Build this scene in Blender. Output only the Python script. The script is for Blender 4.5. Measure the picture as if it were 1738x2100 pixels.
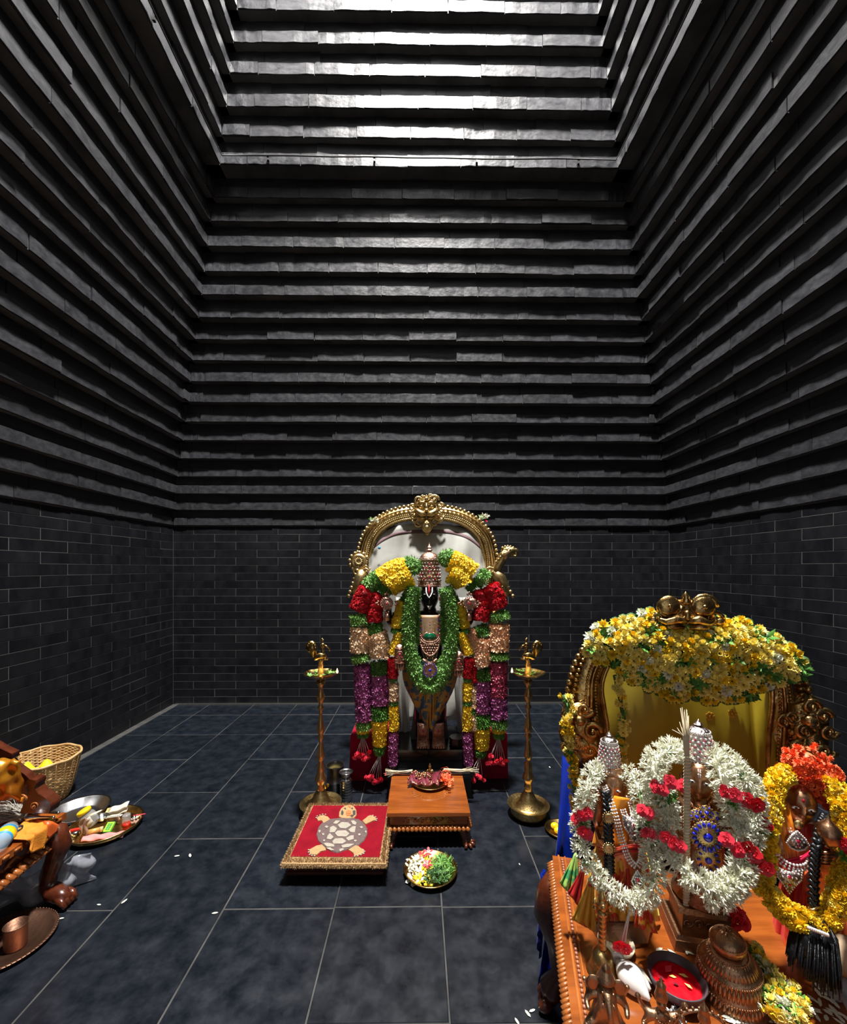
import bpy, bmesh, math, random
import numpy as np
from mathutils import Vector, Matrix, Euler

for o in list(bpy.data.objects):
    bpy.data.objects.remove(o, do_unlink=True)
SC = bpy.context.scene
COL = SC.collection
PI = math.pi
rnd = random.Random(7)

# ---------------------------------------------------------------- camera, world, lights, exposure
FOC, YAW, EYE, HZ = 858.0, 0.0117, 1.6, 1165.0
cd = bpy.data.cameras.new('camera')
cam = bpy.data.objects.new('camera', cd); COL.objects.link(cam)
cam.location = (0, 0, EYE); cam.rotation_euler = (PI / 2, 0, -YAW)
cd.sensor_fit = 'AUTO'; cd.sensor_width = 36.0
cd.lens = FOC / 2100 * 36.0
cd.shift_x = 0.0
cd.shift_y = (HZ - 1050) / 2100.0
cd.clip_start = 0.02; cd.clip_end = 60
SC.camera = cam

world = bpy.data.worlds.new('world'); SC.world = world
world.use_nodes = True
bg = world.node_tree.nodes['Background']
bg.inputs[0].default_value = (0.55, 0.66, 0.85, 1); bg.inputs[1].default_value = 0.1

def area(name, loc, size, power, color, rot=(0, 0, 0), size_y=None, spread=None):
    l = bpy.data.lights.new(name, 'AREA'); l.energy = power; l.color = color
    l.shape = 'RECTANGLE'; l.size = size; l.size_y = size_y or size
    if spread: l.spread = spread
    o = bpy.data.objects.new(name, l); COL.objects.link(o)
    o.location = loc; o.rotation_euler = rot
    return o
area('skylight_daylight', (0.06, 1.88, 9.35), 0.52, 1900, (1.0, 0.97, 0.93))
area('rear_fill_light', (0.0, -0.82, 1.5), 1.5, 6.0, (0.95, 0.97, 1.0), rot=(PI / 2, 0, 0), size_y=2.2)  # added fill lamp, unseen behind the camera, softens the shade on the fronts

vs = SC.view_settings
SC.display_settings.display_device = 'sRGB'
vs.view_transform = 'Standard'; vs.look = 'None'; vs.gamma = 1.0; vs.use_curve_mapping = False
vs.exposure = 0.0

# ---------------------------------------------------------------- pixel -> place helpers
def ray(px, py):
    a = (px - 869) / FOC; b = (HZ - py) / FOC
    return Vector((a * math.cos(YAW) + math.sin(YAW), math.cos(YAW) - a * math.sin(YAW), b))
def at(px, py, Y):
    d = ray(px, py); t = Y / d.y
    return Vector((d.x * t, Y, EYE + d.z * t))
def flat(px, py, z=0.0):
    d = ray(px, py); t = (z - EYE) / d.z
    return Vector((d.x * t, d.y * t, z))

# ---------------------------------------------------------------- mesh builder
class MB:
    def __init__(s): s.v = []; s.f = []; s.arr = []
    def add(s, vs_, fs_, M=None):
        b = len(s.v)
        if M is None: s.v.extend([tuple(v) for v in vs_])
        else: s.v.extend([tuple(M @ Vector(v)) for v in vs_])
        s.f.extend([tuple(i + b for i in f) for f in fs_])
        return s
    def box(s, c, d, M=None, taper=1.0):
        x, y, z = d[0] / 2, d[1] / 2, d[2] / 2; t = taper
        vs_ = [(-x, -y, -z), (x, -y, -z), (x, y, -z), (-x, y, -z), (-x * t, -y * t, z), (x * t, -y * t, z), (x * t, y * t, z), (-x * t, y * t, z)]
        vs_ = [(a + c[0], b + c[1], e + c[2]) for a, b, e in vs_]
        return s.add(vs_, [(0, 3, 2, 1), (4, 5, 6, 7), (0, 1, 5, 4), (1, 2, 6, 5), (2, 3, 7, 6), (3, 0, 4, 7)], M)
    def lathe(s, prof, n=24, M=None, sx=1, sy=1, wob=None, caps=True):
        vs_ = []; fs_ = []
        for (r, z) in prof:
            for k in range(n):
                a = 2 * PI * k / n; rr = r * (wob(a, z) if wob else 1)
                vs_.append((rr * math.cos(a) * sx, rr * math.sin(a) * sy, z))
        for i in range(len(prof) - 1):
            for k in range(n):
                fs_.append((i * n + k, i * n + (k + 1) % n, (i + 1) * n + (k + 1) % n, (i + 1) * n + k))
        if caps:
            if prof[0][0] > 1e-5: fs_.append(tuple(reversed(range(n))))
            if prof[-1][0] > 1e-5: fs_.append(tuple((len(prof) - 1) * n + k for k in range(n)))
        return s.add(vs_, fs_, M)
    def ball(s, c, r, n=8, m=6, M=None):
        if not hasattr(r, '__len__'): r = (r, r, r)
        vs_ = [(c[0], c[1], c[2] - r[2])]; fs_ = []
        for i in range(1, m):
            p = -PI / 2 + PI * i / m
            for k in range(n):
                a = 2 * PI * k / n
                vs_.append((c[0] + r[0] * math.cos(p) * math.cos(a), c[1] + r[1] * math.cos(p) * math.sin(a), c[2] + r[2] * math.sin(p)))
        vs_.append((c[0], c[1], c[2] + r[2])); L = len(vs_) - 1
        for k in range(n):
            fs_.append((0, 1 + (k + 1) % n, 1 + k))
            fs_.append((L, L - n + k, L - n + (k + 1) % n))
        for i in range(m - 2):
            for k in range(n):
                a = 1 + i * n + k; b = 1 + i * n + (k + 1) % n
                fs_.append((a, b, b + n, a + n))
        return s.add(vs_, fs_, M)
    def tube(s, path, rad, n=8, M=None, flat_=1.0, closed=False):
        path = [Vector(p) for p in path]; N = len(path)
        if not hasattr(rad, '__len__'): rad = [rad] * N
        vs_ = []; fs_ = []; up = None
        for i, p in enumerate(path):
            if closed: t = path[(i + 1) % N] - path[i - 1]
            else: t = path[min(i + 1, N - 1)] - path[max(i - 1, 0)]
            if t.length < 1e-9: t = Vector((0, 0, 1))
            t.normalize()
            if up is None: up = Vector((0, -1, 0)) if abs(t.y) < 0.9 else Vector((1, 0, 0))
            a = (up - t * up.dot(t)).normalized(); b = t.cross(a); up = a
            for k in range(n):
                q = 2 * PI * k / n
                vs_.append(tuple(p + a * (rad[i] * flat_ * math.cos(q)) + b * (rad[i] * math.sin(q))))
        R = N if closed else N - 1
        for i in range(R):
            for k in range(n):
                j = (i + 1) % N
                fs_.append((i * n + k, i * n + (k + 1) % n, j * n + (k + 1) % n, j * n + k))
        if not closed:
            fs_.append(tuple(reversed(range(n)))); fs_.append(tuple((N - 1) * n + k for k in range(n)))
        return s.add(vs_, fs_, M)
    def prism(s, pts, y0, y1, M=None):            # outline in x,z extruded along y
        n = len(pts)
        vs_ = [(p[0], y0, p[1]) for p in pts] + [(p[0], y1, p[1]) for p in pts]
        fs_ = [tuple(range(n)), tuple(reversed(range(n, 2 * n)))] + [(i, i + n, (i + 1) % n + n, (i + 1) % n) for i in range(n)]
        return s.add(vs_, fs_, M)
    def slab(s, pts, z0, z1, M=None, inset=0.0):             # outline in x,y extruded along z
        n = len(pts); cx = sum(p[0] for p in pts) / n; cy = sum(p[1] for p in pts) / n
        q = 1 - inset
        vs_ = [(p[0], p[1], z0) for p in pts] + [((p[0] - cx) * q + cx, (p[1] - cy) * q + cy, z1) for p in pts]
        fs_ = [tuple(reversed(range(n))), tuple(range(n, 2 * n))] + [(i, (i + 1) % n, (i + 1) % n + n, i + n) for i in range(n)]
        return s.add(vs_, fs_, M)
    def sheet(s, fn, nu, nv, th=0.003, M=None):   # cloth: fn(u,v)->point, with thickness
        P = [[Vector(fn(i / nu, j / nv)) for j in range(nv + 1)] for i in range(nu + 1)]
        vs_ = []; W = nv + 1
        Nn = []
        for i in range(nu + 1):
            for j in range(nv + 1):
                du = P[min(i + 1, nu)][j] - P[max(i - 1, 0)][j]; dv = P[i][min(j + 1, nv)] - P[i][max(j - 1, 0)]
                n_ = du.cross(dv); n_ = n_.normalized() if n_.length > 1e-12 else Vector((0, 0, 1))
                Nn.append(n_); vs_.append(tuple(P[i][j]))
        T = len(vs_)
        for i in range(nu + 1):
            for j in range(nv + 1): vs_.append(tuple(P[i][j] - Nn[i * W + j] * th))
        fs_ = []
        for i in range(nu):
            for j in range(nv):
                a = i * W + j; fs_.append((a, a + W, a + W + 1, a + 1)); fs_.append((T + a, T + a + 1, T + a + W + 1, T + a + W))
        for i in range(nu):
            a = i * W; fs_.append((a, T + a, T + a + W, a + W)); a = i * W + nv; fs_.append((a, a + W, T + a + W, T + a))
        for j in range(nv):
            a = j; fs_.append((a, a + 1, T + a + 1, T + a)); a = nu * W + j; fs_.append((a, T + a, T + a + 1, a + 1))
        return s.add(vs_, fs_, M)
    def scatter(s, proto, mats):
        s.arr.append((proto, mats)); return s
    def mesh(s, name, smooth=True):
        V = [np.array(s.v, dtype=np.float64).reshape(-1, 3)]; loops = []; starts = []; totals = []
        for f in s.f:
            starts.append(len(loops)); totals.append(len(f)); loops.extend(f)
        loops = [np.array(loops, dtype=np.int64)]; starts = [np.array(starts, dtype=np.int64)]; totals = [np.array(totals, dtype=np.int64)]
        off = len(s.v); lo = len(loops[0])
        for (pv, pf), mats in s.arr:
            pv = np.array(pv); A = np.array([[list(r) for r in m] for m in mats])
            if len(A) == 0: continue
            H4 = np.hstack([pv, np.ones((len(pv), 1))])
            out = np.einsum('nij,kj->nki', A, H4)[:, :, :3].reshape(-1, 3); V.append(out)
            fl = np.array([i for f in pf for i in f]); ft = np.array([len(f) for f in pf]); fs0 = np.concatenate([[0], np.cumsum(ft)[:-1]])
            n = len(A); k = len(pv)
            loops.append((fl[None, :] + (np.arange(n) * k)[:, None] + off).ravel())
            totals.append(np.tile(ft, n)); starts.append((fs0[None, :] + (np.arange(n) * len(fl))[:, None] + lo).ravel())
            off += n * k; lo += n * len(fl)
        V = np.vstack(V); loops = np.concatenate(loops); starts = np.concatenate(starts); totals = np.concatenate(totals)
        me = bpy.data.meshes.new(name)
        me.vertices.add(len(V)); me.vertices.foreach_set('co', V.ravel())
        me.loops.add(len(loops)); me.loops.foreach_set('vertex_index', loops.astype(np.int32))
        me.polygons.add(len(starts)); me.polygons.foreach_set('loop_start', starts.astype(np.int32))
        try: me.polygons.foreach_set('loop_total', totals.astype(np.int32))
        except Exception: pass
        me.polygons.foreach_set('use_smooth', np.full(len(starts), smooth))
        me.update(calc_edges=True); me.validate()
        return me
    def build(s, name, mat, parent=None, smooth=True, auto=None):
        me = s.mesh(name, smooth)
        if mat: me.materials.append(mat)
        if smooth and auto: me.set_sharp_from_angle(angle=math.radians(auto))
        o = bpy.data.objects.new(name, me); COL.objects.link(o)
        if parent: o.parent = parent
        return o

def inst(name, me, parent, M):
    o = bpy.data.objects.new(name, me); COL.objects.link(o)
    if parent: o.parent = parent
    o.matrix_basis = M
    return o
def tag(o, label=None, cat=None, group=None, kind=None):
    if label: o['label'] = label
    if cat: o['category'] = cat
    if group: o['group'] = group
    if kind: o['kind'] = kind
    return o
def thing(name, label, cat, loc=(0, 0, 0), rz=0, group=None):
    o = bpy.data.objects.new(name, None); COL.objects.link(o)
    o.empty_display_size = 0.05
    o.location = loc; o.rotation_euler = (0, 0, rz)
    return tag(o, label, cat, group)
def stuff(o): o['kind'] = 'stuff'; return o
def T(x, y, z): return Matrix.Translation((x, y, z))
def S(x, y=None, z=None):
    if y is None: y = z = x
    return Matrix.Diagonal((x, y, z, 1))
def RX(a): return Matrix.Rotation(a, 4, 'X')
def RY(a): return Matrix.Rotation(a, 4, 'Y')
def RZ(a): return Matrix.Rotation(a, 4, 'Z')
def facing(p, n, roll=0, sc=1.0):               # local z along n
    n = Vector(n).normalized(); q = Vector((0, 0, 1)).rotation_difference(n)
    return T(*p) @ q.to_matrix().to_4x4() @ RZ(roll) @ S(sc)

# ---------------------------------------------------------------- materials
def mat(name, col, rough=0.5, metal=0.0, col2=None, nscale=6.0, bump=0.0, bscale=40.0, coat=0.0, sheen=0.0, emit=None, alpha=1.0, trans=0.0,
        stretch=None, spec=0.5, ramp=(0.35, 0.65), detail=6, rvar=0.0, obj_var=0.0, bdetail=4, sss=0.0, ior=None, bstretch=None):
    m = bpy.data.materials.new(name); m.use_nodes = True
    nt = m.node_tree; b = nt.nodes['Principled BSDF']; N = nt.nodes; L = nt.links
    b.inputs['Base Color'].default_value = (*col, 1); b.inputs['Roughness'].default_value = rough; b.inputs['Metallic'].default_value = metal
    b.inputs['Specular IOR Level'].default_value = spec
    if coat: b.inputs['Coat Weight'].default_value = coat; b.inputs['Coat Roughness'].default_value = 0.12
    if sheen: b.inputs['Sheen Weight'].default_value = sheen; b.inputs['Sheen Roughness'].default_value = 0.4; b.inputs['Sheen Tint'].default_value = (*[min(1, c * 2 + .1) for c in col], 1)
    if emit: b.inputs['Emission Color'].default_value = (*emit[:3], 1); b.inputs['Emission Strength'].default_value = emit[3]
    if trans: b.inputs['Transmission Weight'].default_value = trans
    if ior: b.inputs['IOR'].default_value = ior
    if alpha < 1: b.inputs['Alpha'].default_value = alpha
    if sss: b.inputs['Subsurface Weight'].default_value = sss; b.inputs['Subsurface Scale'].default_value = 0.01
    tc = N.new('ShaderNodeTexCoord')
    def coords(st):
        if not st: return tc.outputs['Object']
        mp = N.new('ShaderNodeMapping'); mp.inputs['Scale'].default_value = st; L.new(tc.outputs['Object'], mp.inputs[0]); return mp.outputs[0]
    if col2 or obj_var:
        last = None
        if col2:
            nz = N.new('ShaderNodeTexNoise'); nz.inputs['Scale'].default_value = nscale; nz.inputs['Detail'].default_value = detail; nz.inputs['Roughness'].default_value = 0.62
            L.new(coords(stretch), nz.inputs['Vector'])
            if obj_var:
                oi0 = N.new('ShaderNodeObjectInfo'); add = N.new('ShaderNodeVectorMath'); add.operation = 'ADD'
                L.new(coords(stretch), add.inputs[0]); L.new(oi0.outputs['Location'], add.inputs[1]); L.new(add.outputs[0], nz.inputs['Vector'])
            cr = N.new('ShaderNodeValToRGB'); cr.color_ramp.elements[0].position = ramp[0]; cr.color_ramp.elements[1].position = ramp[1]
            cr.color_ramp.elements[0].color = (*col, 1); cr.color_ramp.elements[1].color = (*col2, 1)
            L.new(nz.outputs['Fac'], cr.inputs[0]); last = cr.outputs[0]
            if rvar:
                mr = N.new('ShaderNodeMapRange'); mr.inputs[1].default_value = 0.3; mr.inputs[2].default_value = 0.7
                mr.inputs[3].default_value = rough - rvar; mr.inputs[4].default_value = rough + rvar
                L.new(nz.outputs['Fac'], mr.inputs[0]); L.new(mr.outputs[0], b.inputs['Roughness'])
        if obj_var:
            oi = N.new('ShaderNodeObjectInfo'); mr2 = N.new('ShaderNodeMapRange'); mr2.inputs[3].default_value = 1 - obj_var; mr2.inputs[4].default_value = 1 + obj_var
            L.new(oi.outputs['Random'], mr2.inputs[0])
            hs = N.new('ShaderNodeHueSaturation'); hs.inputs['Color'].default_value = (*col, 1); L.new(mr2.outputs[0], hs.inputs['Value'])
            if last: L.new(last, hs.inputs['Color'])
            last = hs.outputs[0]
        L.new(last, b.inputs['Base Color'])
    if bump:
        nb = N.new('ShaderNodeTexNoise'); nb.inputs['Scale'].default_value = bscale; nb.inputs['Detail'].default_value = bdetail
        L.new(coords(bstretch), nb.inputs['Vector'])
        bp = N.new('ShaderNodeBump'); bp.inputs['Strength'].default_value = min(1, bump); bp.inputs['Distance'].default_value = 0.005 * max(1, bump)
        L.new(nb.outputs['Fac'], bp.inputs['Height']); L.new(bp.outputs[0], b.inputs['Normal'])
    return m

M_BRICK = mat('black_wall_stone', (0.0062, 0.0066, 0.0085), 0.42, col2=(0.012, 0.0125, 0.015), nscale=3.5, bump=0.15, bscale=18, rvar=0.06, obj_var=0.12, spec=0.3)
M_CORB = mat('rough_corbel_stone', (0.023, 0.0235, 0.027), 0.39, col2=(0.045, 0.045, 0.050), nscale=7, stretch=(1, 1, 3), bump=0.4, bscale=16, rvar=0.10, obj_var=0.2, spec=0.5, bstretch=(1, 1, 2.5))
M_CORB2 = mat('corbel_stone_upper_course', (0.02, 0.02, 0.023), 0.5, col2=(0.04, 0.04, 0.044), nscale=5, bump=0.5, bscale=22, spec=0.3)
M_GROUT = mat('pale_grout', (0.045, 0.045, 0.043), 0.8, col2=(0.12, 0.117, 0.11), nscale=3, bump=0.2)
M_FLOOR = mat('slate_floor_stone', (0.0038, 0.0056, 0.0095), 0.36, col2=(0.0115, 0.0150, 0.0225), nscale=11, bump=0.12, bscale=14, rvar=0.12, obj_var=0.15, ramp=(0.3, 0.72), detail=10, spec=0.5)
M_FGROUT = mat('floor_grout', (0.022, 0.022, 0.021), 0.8, col2=(0.085, 0.083, 0.077), nscale=3.5, bump=0.2)
M_METALSTRIP = mat('aluminium_strip', (0.6, 0.58, 0.52), 0.4, 1.0, bump=0.1)
M_CEMENT = mat('cement_edge', (0.035, 0.035, 0.034), 0.85, col2=(0.08, 0.078, 0.072), nscale=9, bump=0.3)
M_BLACK = mat('black_rubber', (0.01, 0.01, 0.01), 0.5, bump=0.05)

# ---------------------------------------------------------------- the room
XL, XR, YB, YF = -2.89, 2.992, 4.95, -0.93
BH, BL = 0.0908, 0.494

# floor: slabs with recessed joints over a grout bed
fb = MB(); fb.box(((XL + XR) / 2, (YB + YF) / 2, -0.0525), (XR - XL + 1.0, YB - YF + 1.0, 0.1))
floor = fb.build('floor', M_FGROUT, None, smooth=False); tag(floor, kind='structure')
xs = [XL, -2.455, -1.93, -1.43, -0.917, -0.397, 0.11, 0.63, 1.148, 1.66, 2.17, 2.68, XR]
cols = {}
slab_cache = {}
def slab_mesh(w, d):
    k = (round(w, 3), round(d, 3))
    if k not in slab_cache:
        m = MB(); e = 0.003
        a, b = w / 2, d / 2
        m.add([(-a, -b, -0.03), (a, -b, -0.03), (a, b, -0.03), (-a, b, -0.03), (-a, -b, -e), (a, -b, -e), (a, b, -e), (-a, b, -e),
               (-a + e, -b + e, 0), (a - e, -b + e, 0), (a - e, b - e, 0), (-a + e, b - e, 0)],
              [(0, 1, 5, 4), (1, 2, 6, 5), (2, 3, 7, 6), (3, 0, 4, 7), (4, 5, 9, 8), (5, 6, 10, 9), (6, 7, 11, 10), (7, 4, 8, 11), (8, 9, 10, 11)])
        me = m.mesh('floor_slab', False); me.materials.append(M_FLOOR); slab_cache[k] = me
    return slab_cache[k]
for i in range(len(xs) - 1):
    x0, x1 = xs[i], xs[i + 1]
    js = [YB, 4.58, 4.04]
    y = 3.52 if i % 2 == 1 else 3.005
    if i in (4,): y = 3.005
    while y > YF + 0.1:
        js.append(y); y -= 1.03 if i not in (5, 6) or y > 2.6 else 0.51
    js.append(YF)
    for a, b in zip(js[:-1], js[1:]):
        g = 0.0026
        inst('floor_slab', slab_mesh(x1 - x0 - 2 * g, a - b - 2 * g), floor, T((x0 + x1) / 2, (a + b) / 2, rnd.uniform(-0.0008, 0.0004)))
# lower walls in thin black stone bricks: backing of grout, each brick proud of it
def brick_mesh(w, h, d, seed, seg=1, wav=0.0, name='brick'):
    r = random.Random(seed); m = MB(); e = 0.0015
    vs_ = []; n = seg + 1
    prof = [(0, -h / 2), (-d + e, -h / 2), (-d, -h / 2 + e), (-d, h / 2 - e), (-d + e, h / 2), (0, h / 2)]
    ys = [r.uniform(-wav, wav) for _ in range(n)]; zs_ = [r.uniform(-wav, wav) * 0.5 for _ in range(n)]
    for i in range(n):
        x = -w / 2 + w * i / seg
        for k, (y, z) in enumerate(prof):
            yy = y + (ys[i] if 1 <= k <= 4 else 0); zz = z + (zs_[i] if k in (1, 2) else 0) + (r.uniform(-wav, wav) * 0.4 if k in (3, 4) else 0)
            vs_.append((x, yy, zz))
    fs_ = [tuple(range(6))[::-1], tuple(seg * 6 + k for k in range(6))]
    for i in range(seg):
        for k in range(5): fs_.append((i * 6 + k, i * 6 + k + 1, (i + 1) * 6 + k + 1, (i + 1) * 6 + k))
    m.add(vs_, fs_)
    return m.mesh(name, False)
bcache = {}
def brick(w, variant, h, d, seg, wav, material, name='brick'):
    k = (round(w, 2), variant, round(h, 3), seg, material.name)
    if k not in bcache:
        me = brick_mesh(1.0, h, d, hash((round(w, 2), variant)) % 9999, seg, wav, name); me.materials.append(material); bcache[k] = me
    return bcache[k]
NROW = 23
def lower_wall(name, length, origin, rz, start=0.0, detail_from=0.0, cornerpiece=True, off0=0):
    # local x runs along the wall, local -y faces the room
    w = MB(); w.box((length / 2, 0.048, 1.05), (length, 0.11, 2.1))
    wall = w.build(name, M_GROUT, None, smooth=False); tag(wall, kind='structure')
    wall.location = origin; wall.rotation_euler = (0, 0, rz)
    z = 0.0
    for r in range(NROW):
        h = BH
        x = 0.0; first = 0.247 if (r + off0) % 2 == 0 else 0.494
        xs_ = [0.0]; x = first
        while x < length - 0.06: xs_.append(x); x += BL
        xs_.append(length)
        for a, b in zip(xs_[:-1], xs_[1:]):
            if b < detail_from: continue
            g = 0.0022 + rnd.random() * 0.0012
            ww = b - a - 2 * g
            me = brick(1.0, rnd.randrange(4), h - 0.0042, 0.014, 1, 0.0, M_BRICK)
            inst('brick', me, wall, T((a + b) / 2, 0.0048 + rnd.uniform(0, 0.0012), z + h / 2) @ RX(rnd.uniform(-.004, .004)) @ S(ww, 1, 1))
        z += h
    return wall
lower_wall('wall_back', XR - XL, (XL, YB, 0), 0)
# side walls start at the back corner and run towards the camera; only the first 3.4 m are laid brick by brick
def side_wall(name, x, sgn):
    length = 3.46
    w = MB()
    w.box((length / 2, 0.048, 1.05), (length, 0.11, 2.1))
    wall = w.build(name, M_GROUT, None, smooth=False); tag(wall, kind='structure')
    if sgn < 0: wall.location = (x, YB - length, 0); wall.rotation_euler = (0, 0, PI / 2)      # left wall: local x -> +Y, room at +X
    else: wall.location = (x, YB, 0); wall.rotation_euler = (0, 0, -PI / 2)                     # right wall: local x -> -Y, room at -X
    z = 0
    for r in range(NROW):
        xs_ = [0.0]; d = 0.247 if r % 2 == 0 else 0.494
        while d < length - 0.05: xs_.append(d); d += BL
        xs_.append(length)
        if sgn < 0: xs_ = [length - q for q in reversed(xs_)]
        for a, b in zip(xs_[:-1], xs_[1:]):
            g = 0.0022 + rnd.random() * 0.0012
            me = brick(1.0, rnd.randrange(4), BH - 0.0042, 0.014, 1, 0.0, M_BRICK)
            inst('brick', me, wall, T((a + b) / 2, 0.0048 + rnd.uniform(0, 0.0012), z + BH / 2) @ RX(rnd.uniform(-.004, .004)) @ S(b - a - 2 * g, 1, 1))
        z += BH
    rest = YB - length - YF
    p = MB()
    yc = YF + rest / 2
    o = MB().box((x + sgn * 0.05, yc, 1.05), (0.12, rest, 2.1)).build('wall_' + ('left' if sgn < 0 else 'right') + '_rear', M_BRICK, None, smooth=False)
    tag(o, kind='structure')
    return wall
side_wall('wall_left', XL, -1)
side_wall('wall_right', XR, 1)
# wall behind the camera, its door gap assumed; the added fill lamp stands there
wf = MB(); wf.box((XL / 2 - 0.45, YF - 0.06, 1.05), (abs(XL) - 0.9, 0.12, 2.1)); wf.box((XR / 2 + 0.45, YF - 0.06, 1.05), (XR - 0.9, 0.12, 2.1))
tag(wf.build('wall_front', M_BRICK, None, smooth=False), kind='structure')

# corbelled upper walls: every step is two courses high and leans further into the room
SZ = [2.099, 2.273, 2.454, 2.644, 2.832, 3.020, 3.205, 3.395, 3.595, 3.795, 3.983, 4.170, 4.360, 4.560, 4.762, 4.965, 5.150, 5.345, 5.560, 5.765, 5.995, 6.205, 6.411]
SS = [0.030, 0.075, 0.118, 0.155, 0.213, 0.275, 0.338, 0.400, 0.450, 0.500, 0.565, 0.635, 0.705, 0.755, 0.820, 0.872, 0.925, 1.050, 1.095, 1.160, 1.215, 1.270, 1.333]
while SZ[-1] < 9.25: SZ.append(SZ[-1] + 0.205); SS.append(SS[-1] + 0.062)
SZ.append(SZ[-1] + 0.205)
RSC = 1.07                                            # the right-hand slope leans in a little more
def inset(side, s):
    return s * RSC if side == 'right' else s
SEEN = 24
SHELF = {9: -0.022, 13: -0.012, 16: 0.012, 4: -0.012, 6: -0.008}
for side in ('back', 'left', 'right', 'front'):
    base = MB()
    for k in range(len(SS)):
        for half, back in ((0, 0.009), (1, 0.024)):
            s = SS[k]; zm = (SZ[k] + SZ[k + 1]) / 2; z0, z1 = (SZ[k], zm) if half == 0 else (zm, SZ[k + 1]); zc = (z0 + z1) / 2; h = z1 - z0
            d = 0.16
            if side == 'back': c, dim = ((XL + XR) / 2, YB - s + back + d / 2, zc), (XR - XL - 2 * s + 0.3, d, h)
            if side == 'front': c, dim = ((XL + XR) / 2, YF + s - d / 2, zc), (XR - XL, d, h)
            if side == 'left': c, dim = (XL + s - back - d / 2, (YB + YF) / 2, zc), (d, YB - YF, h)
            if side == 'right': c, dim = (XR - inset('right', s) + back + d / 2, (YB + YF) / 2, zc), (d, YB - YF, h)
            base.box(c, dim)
    name = 'ceiling_' + side
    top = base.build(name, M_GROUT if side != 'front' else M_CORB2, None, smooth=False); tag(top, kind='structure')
    if side == 'front': continue
    up = MB(); rear = MB()
    for k in range(len(SS)):
        s = SS[k]; z0, z1 = SZ[k], SZ[k + 1]; h = z1 - z0
        if side == 'back':
            a0, a1 = XL + s, XR - inset('right', s); org = (0, YB - s, 0); rz = 0
        elif side == 'left':
            a0, a1 = (0.35 if k < 12 else -0.2), YB - s; org = (XL + s, 0, 0); rz = PI / 2
        else:
            a0, a1 = -(YB - s), -(0.35 if k < 12 else -0.2); org = (XR - inset('right', s), 0, 0); rz = -PI / 2
        Mw = T(*org) @ RZ(rz)
        # lower course of the step: the bricks one sees
        for course in (0, 1):
            zb = z0 + course * h / 2; hh = h / 2 - 0.0035
            first = rnd.choice((0.16, 0.247, 0.33)) if course == 0 else rnd.choice((0.12, 0.4, 0.3))
            cuts = [a0]; x = a0 + first
            while x < a1 - 0.07: cuts.append(x); x += BL * rnd.uniform(0.985, 1.015)
            cuts.append(a1)
            for a, b in zip(cuts[:-1], cuts[1:]):
                g = 0.0022 + (0.004 * rnd.random() if rnd.random() < 0.3 else 0)
                jut = rnd.uniform(-0.004, 0.004) + (rnd.choice((-0.012, 0.003)) if rnd.random() < 0.12 else 0)
                if course: jut = 0.016 + rnd.uniform(-0.003, 0.003)
                Mb = Mw @ T((a + b) / 2, 0.03 + jut + 0.014, zb + h / 4) @ RZ(rnd.uniform(-.012, .012)) @ RY(rnd.uniform(-.004, .004)) @ S(b - a - 2 * g, 1, 1)
                if course == 0 and k < SEEN and (side == 'back' or k < 23):
                    me = brick(1.0, rnd.randrange(14), hh, 0.045, 7, 0.0028, M_CORB)
                    inst('brick', me, top, Mb)
                else:
                    me = brick_proto = None
                    xs0 = [-0.5, -0.17, 0.17, 0.5]; pts = []
                    jj = [rnd.uniform(-.004, .004) for _ in range(4)]
                    vs_ = []
                    for q, xx in enumerate(xs0):
                        for (yy, zz) in ((0, -hh / 2), (-0.045 + jj[q], -hh / 2), (-0.045 + jj[q], hh / 2), (0, hh / 2)): vs_.append((xx, yy, zz))
                    fs_ = [(0, 3, 2, 1)[::1], (12, 13, 14, 15)]
                    for q in range(3):
                        for e in range(4): fs_.append((q * 4 + e, (q + 1) * 4 + e, (q + 1) * 4 + (e + 1) % 4, q * 4 + (e + 1) % 4))
                    up.add(vs_, fs_, Mb)
        if side in ('left', 'right'):
            # plain run of the same step behind the photographer
            ya, yb = YF, (0.35 if k < 12 else -0.2)
            xx = XL + s - 0.03 if side == 'left' else XR - inset('right', s) + 0.03
            rear.box((xx, (ya + yb) / 2, z0 + h / 2), (0.07, yb - ya - 0.004, h - 0.004))
    o = up.build('brick_course', M_CORB2 if False else M_CORB, top, smooth=False); stuff(o)
    if side in ('left', 'right'): stuff(rear.build('brick_course_rear', M_CORB, top, smooth=False))
# roof ring around the skylight
zt = SZ[-1]; s = SS[-1]
rf = MB(); hw = (XR - XL) / 2 - s; cx = (XL + XR) / 2; cy = (YB + YF) / 2
for (ax, ay, dx, dy) in ((cx - 1.95, cy, 2.6, 6.5), (cx + 1.95, cy, 2.6, 6.5), (cx, cy - 1.95, 1.3, 2.6), (cx, cy + 1.95, 1.3, 2.6)):
    rf.box((ax, ay, zt + 0.05), (dx, dy, 0.1))
tag(rf.build('ceiling', M_CORB2, None, smooth=False), kind='structure')

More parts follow.
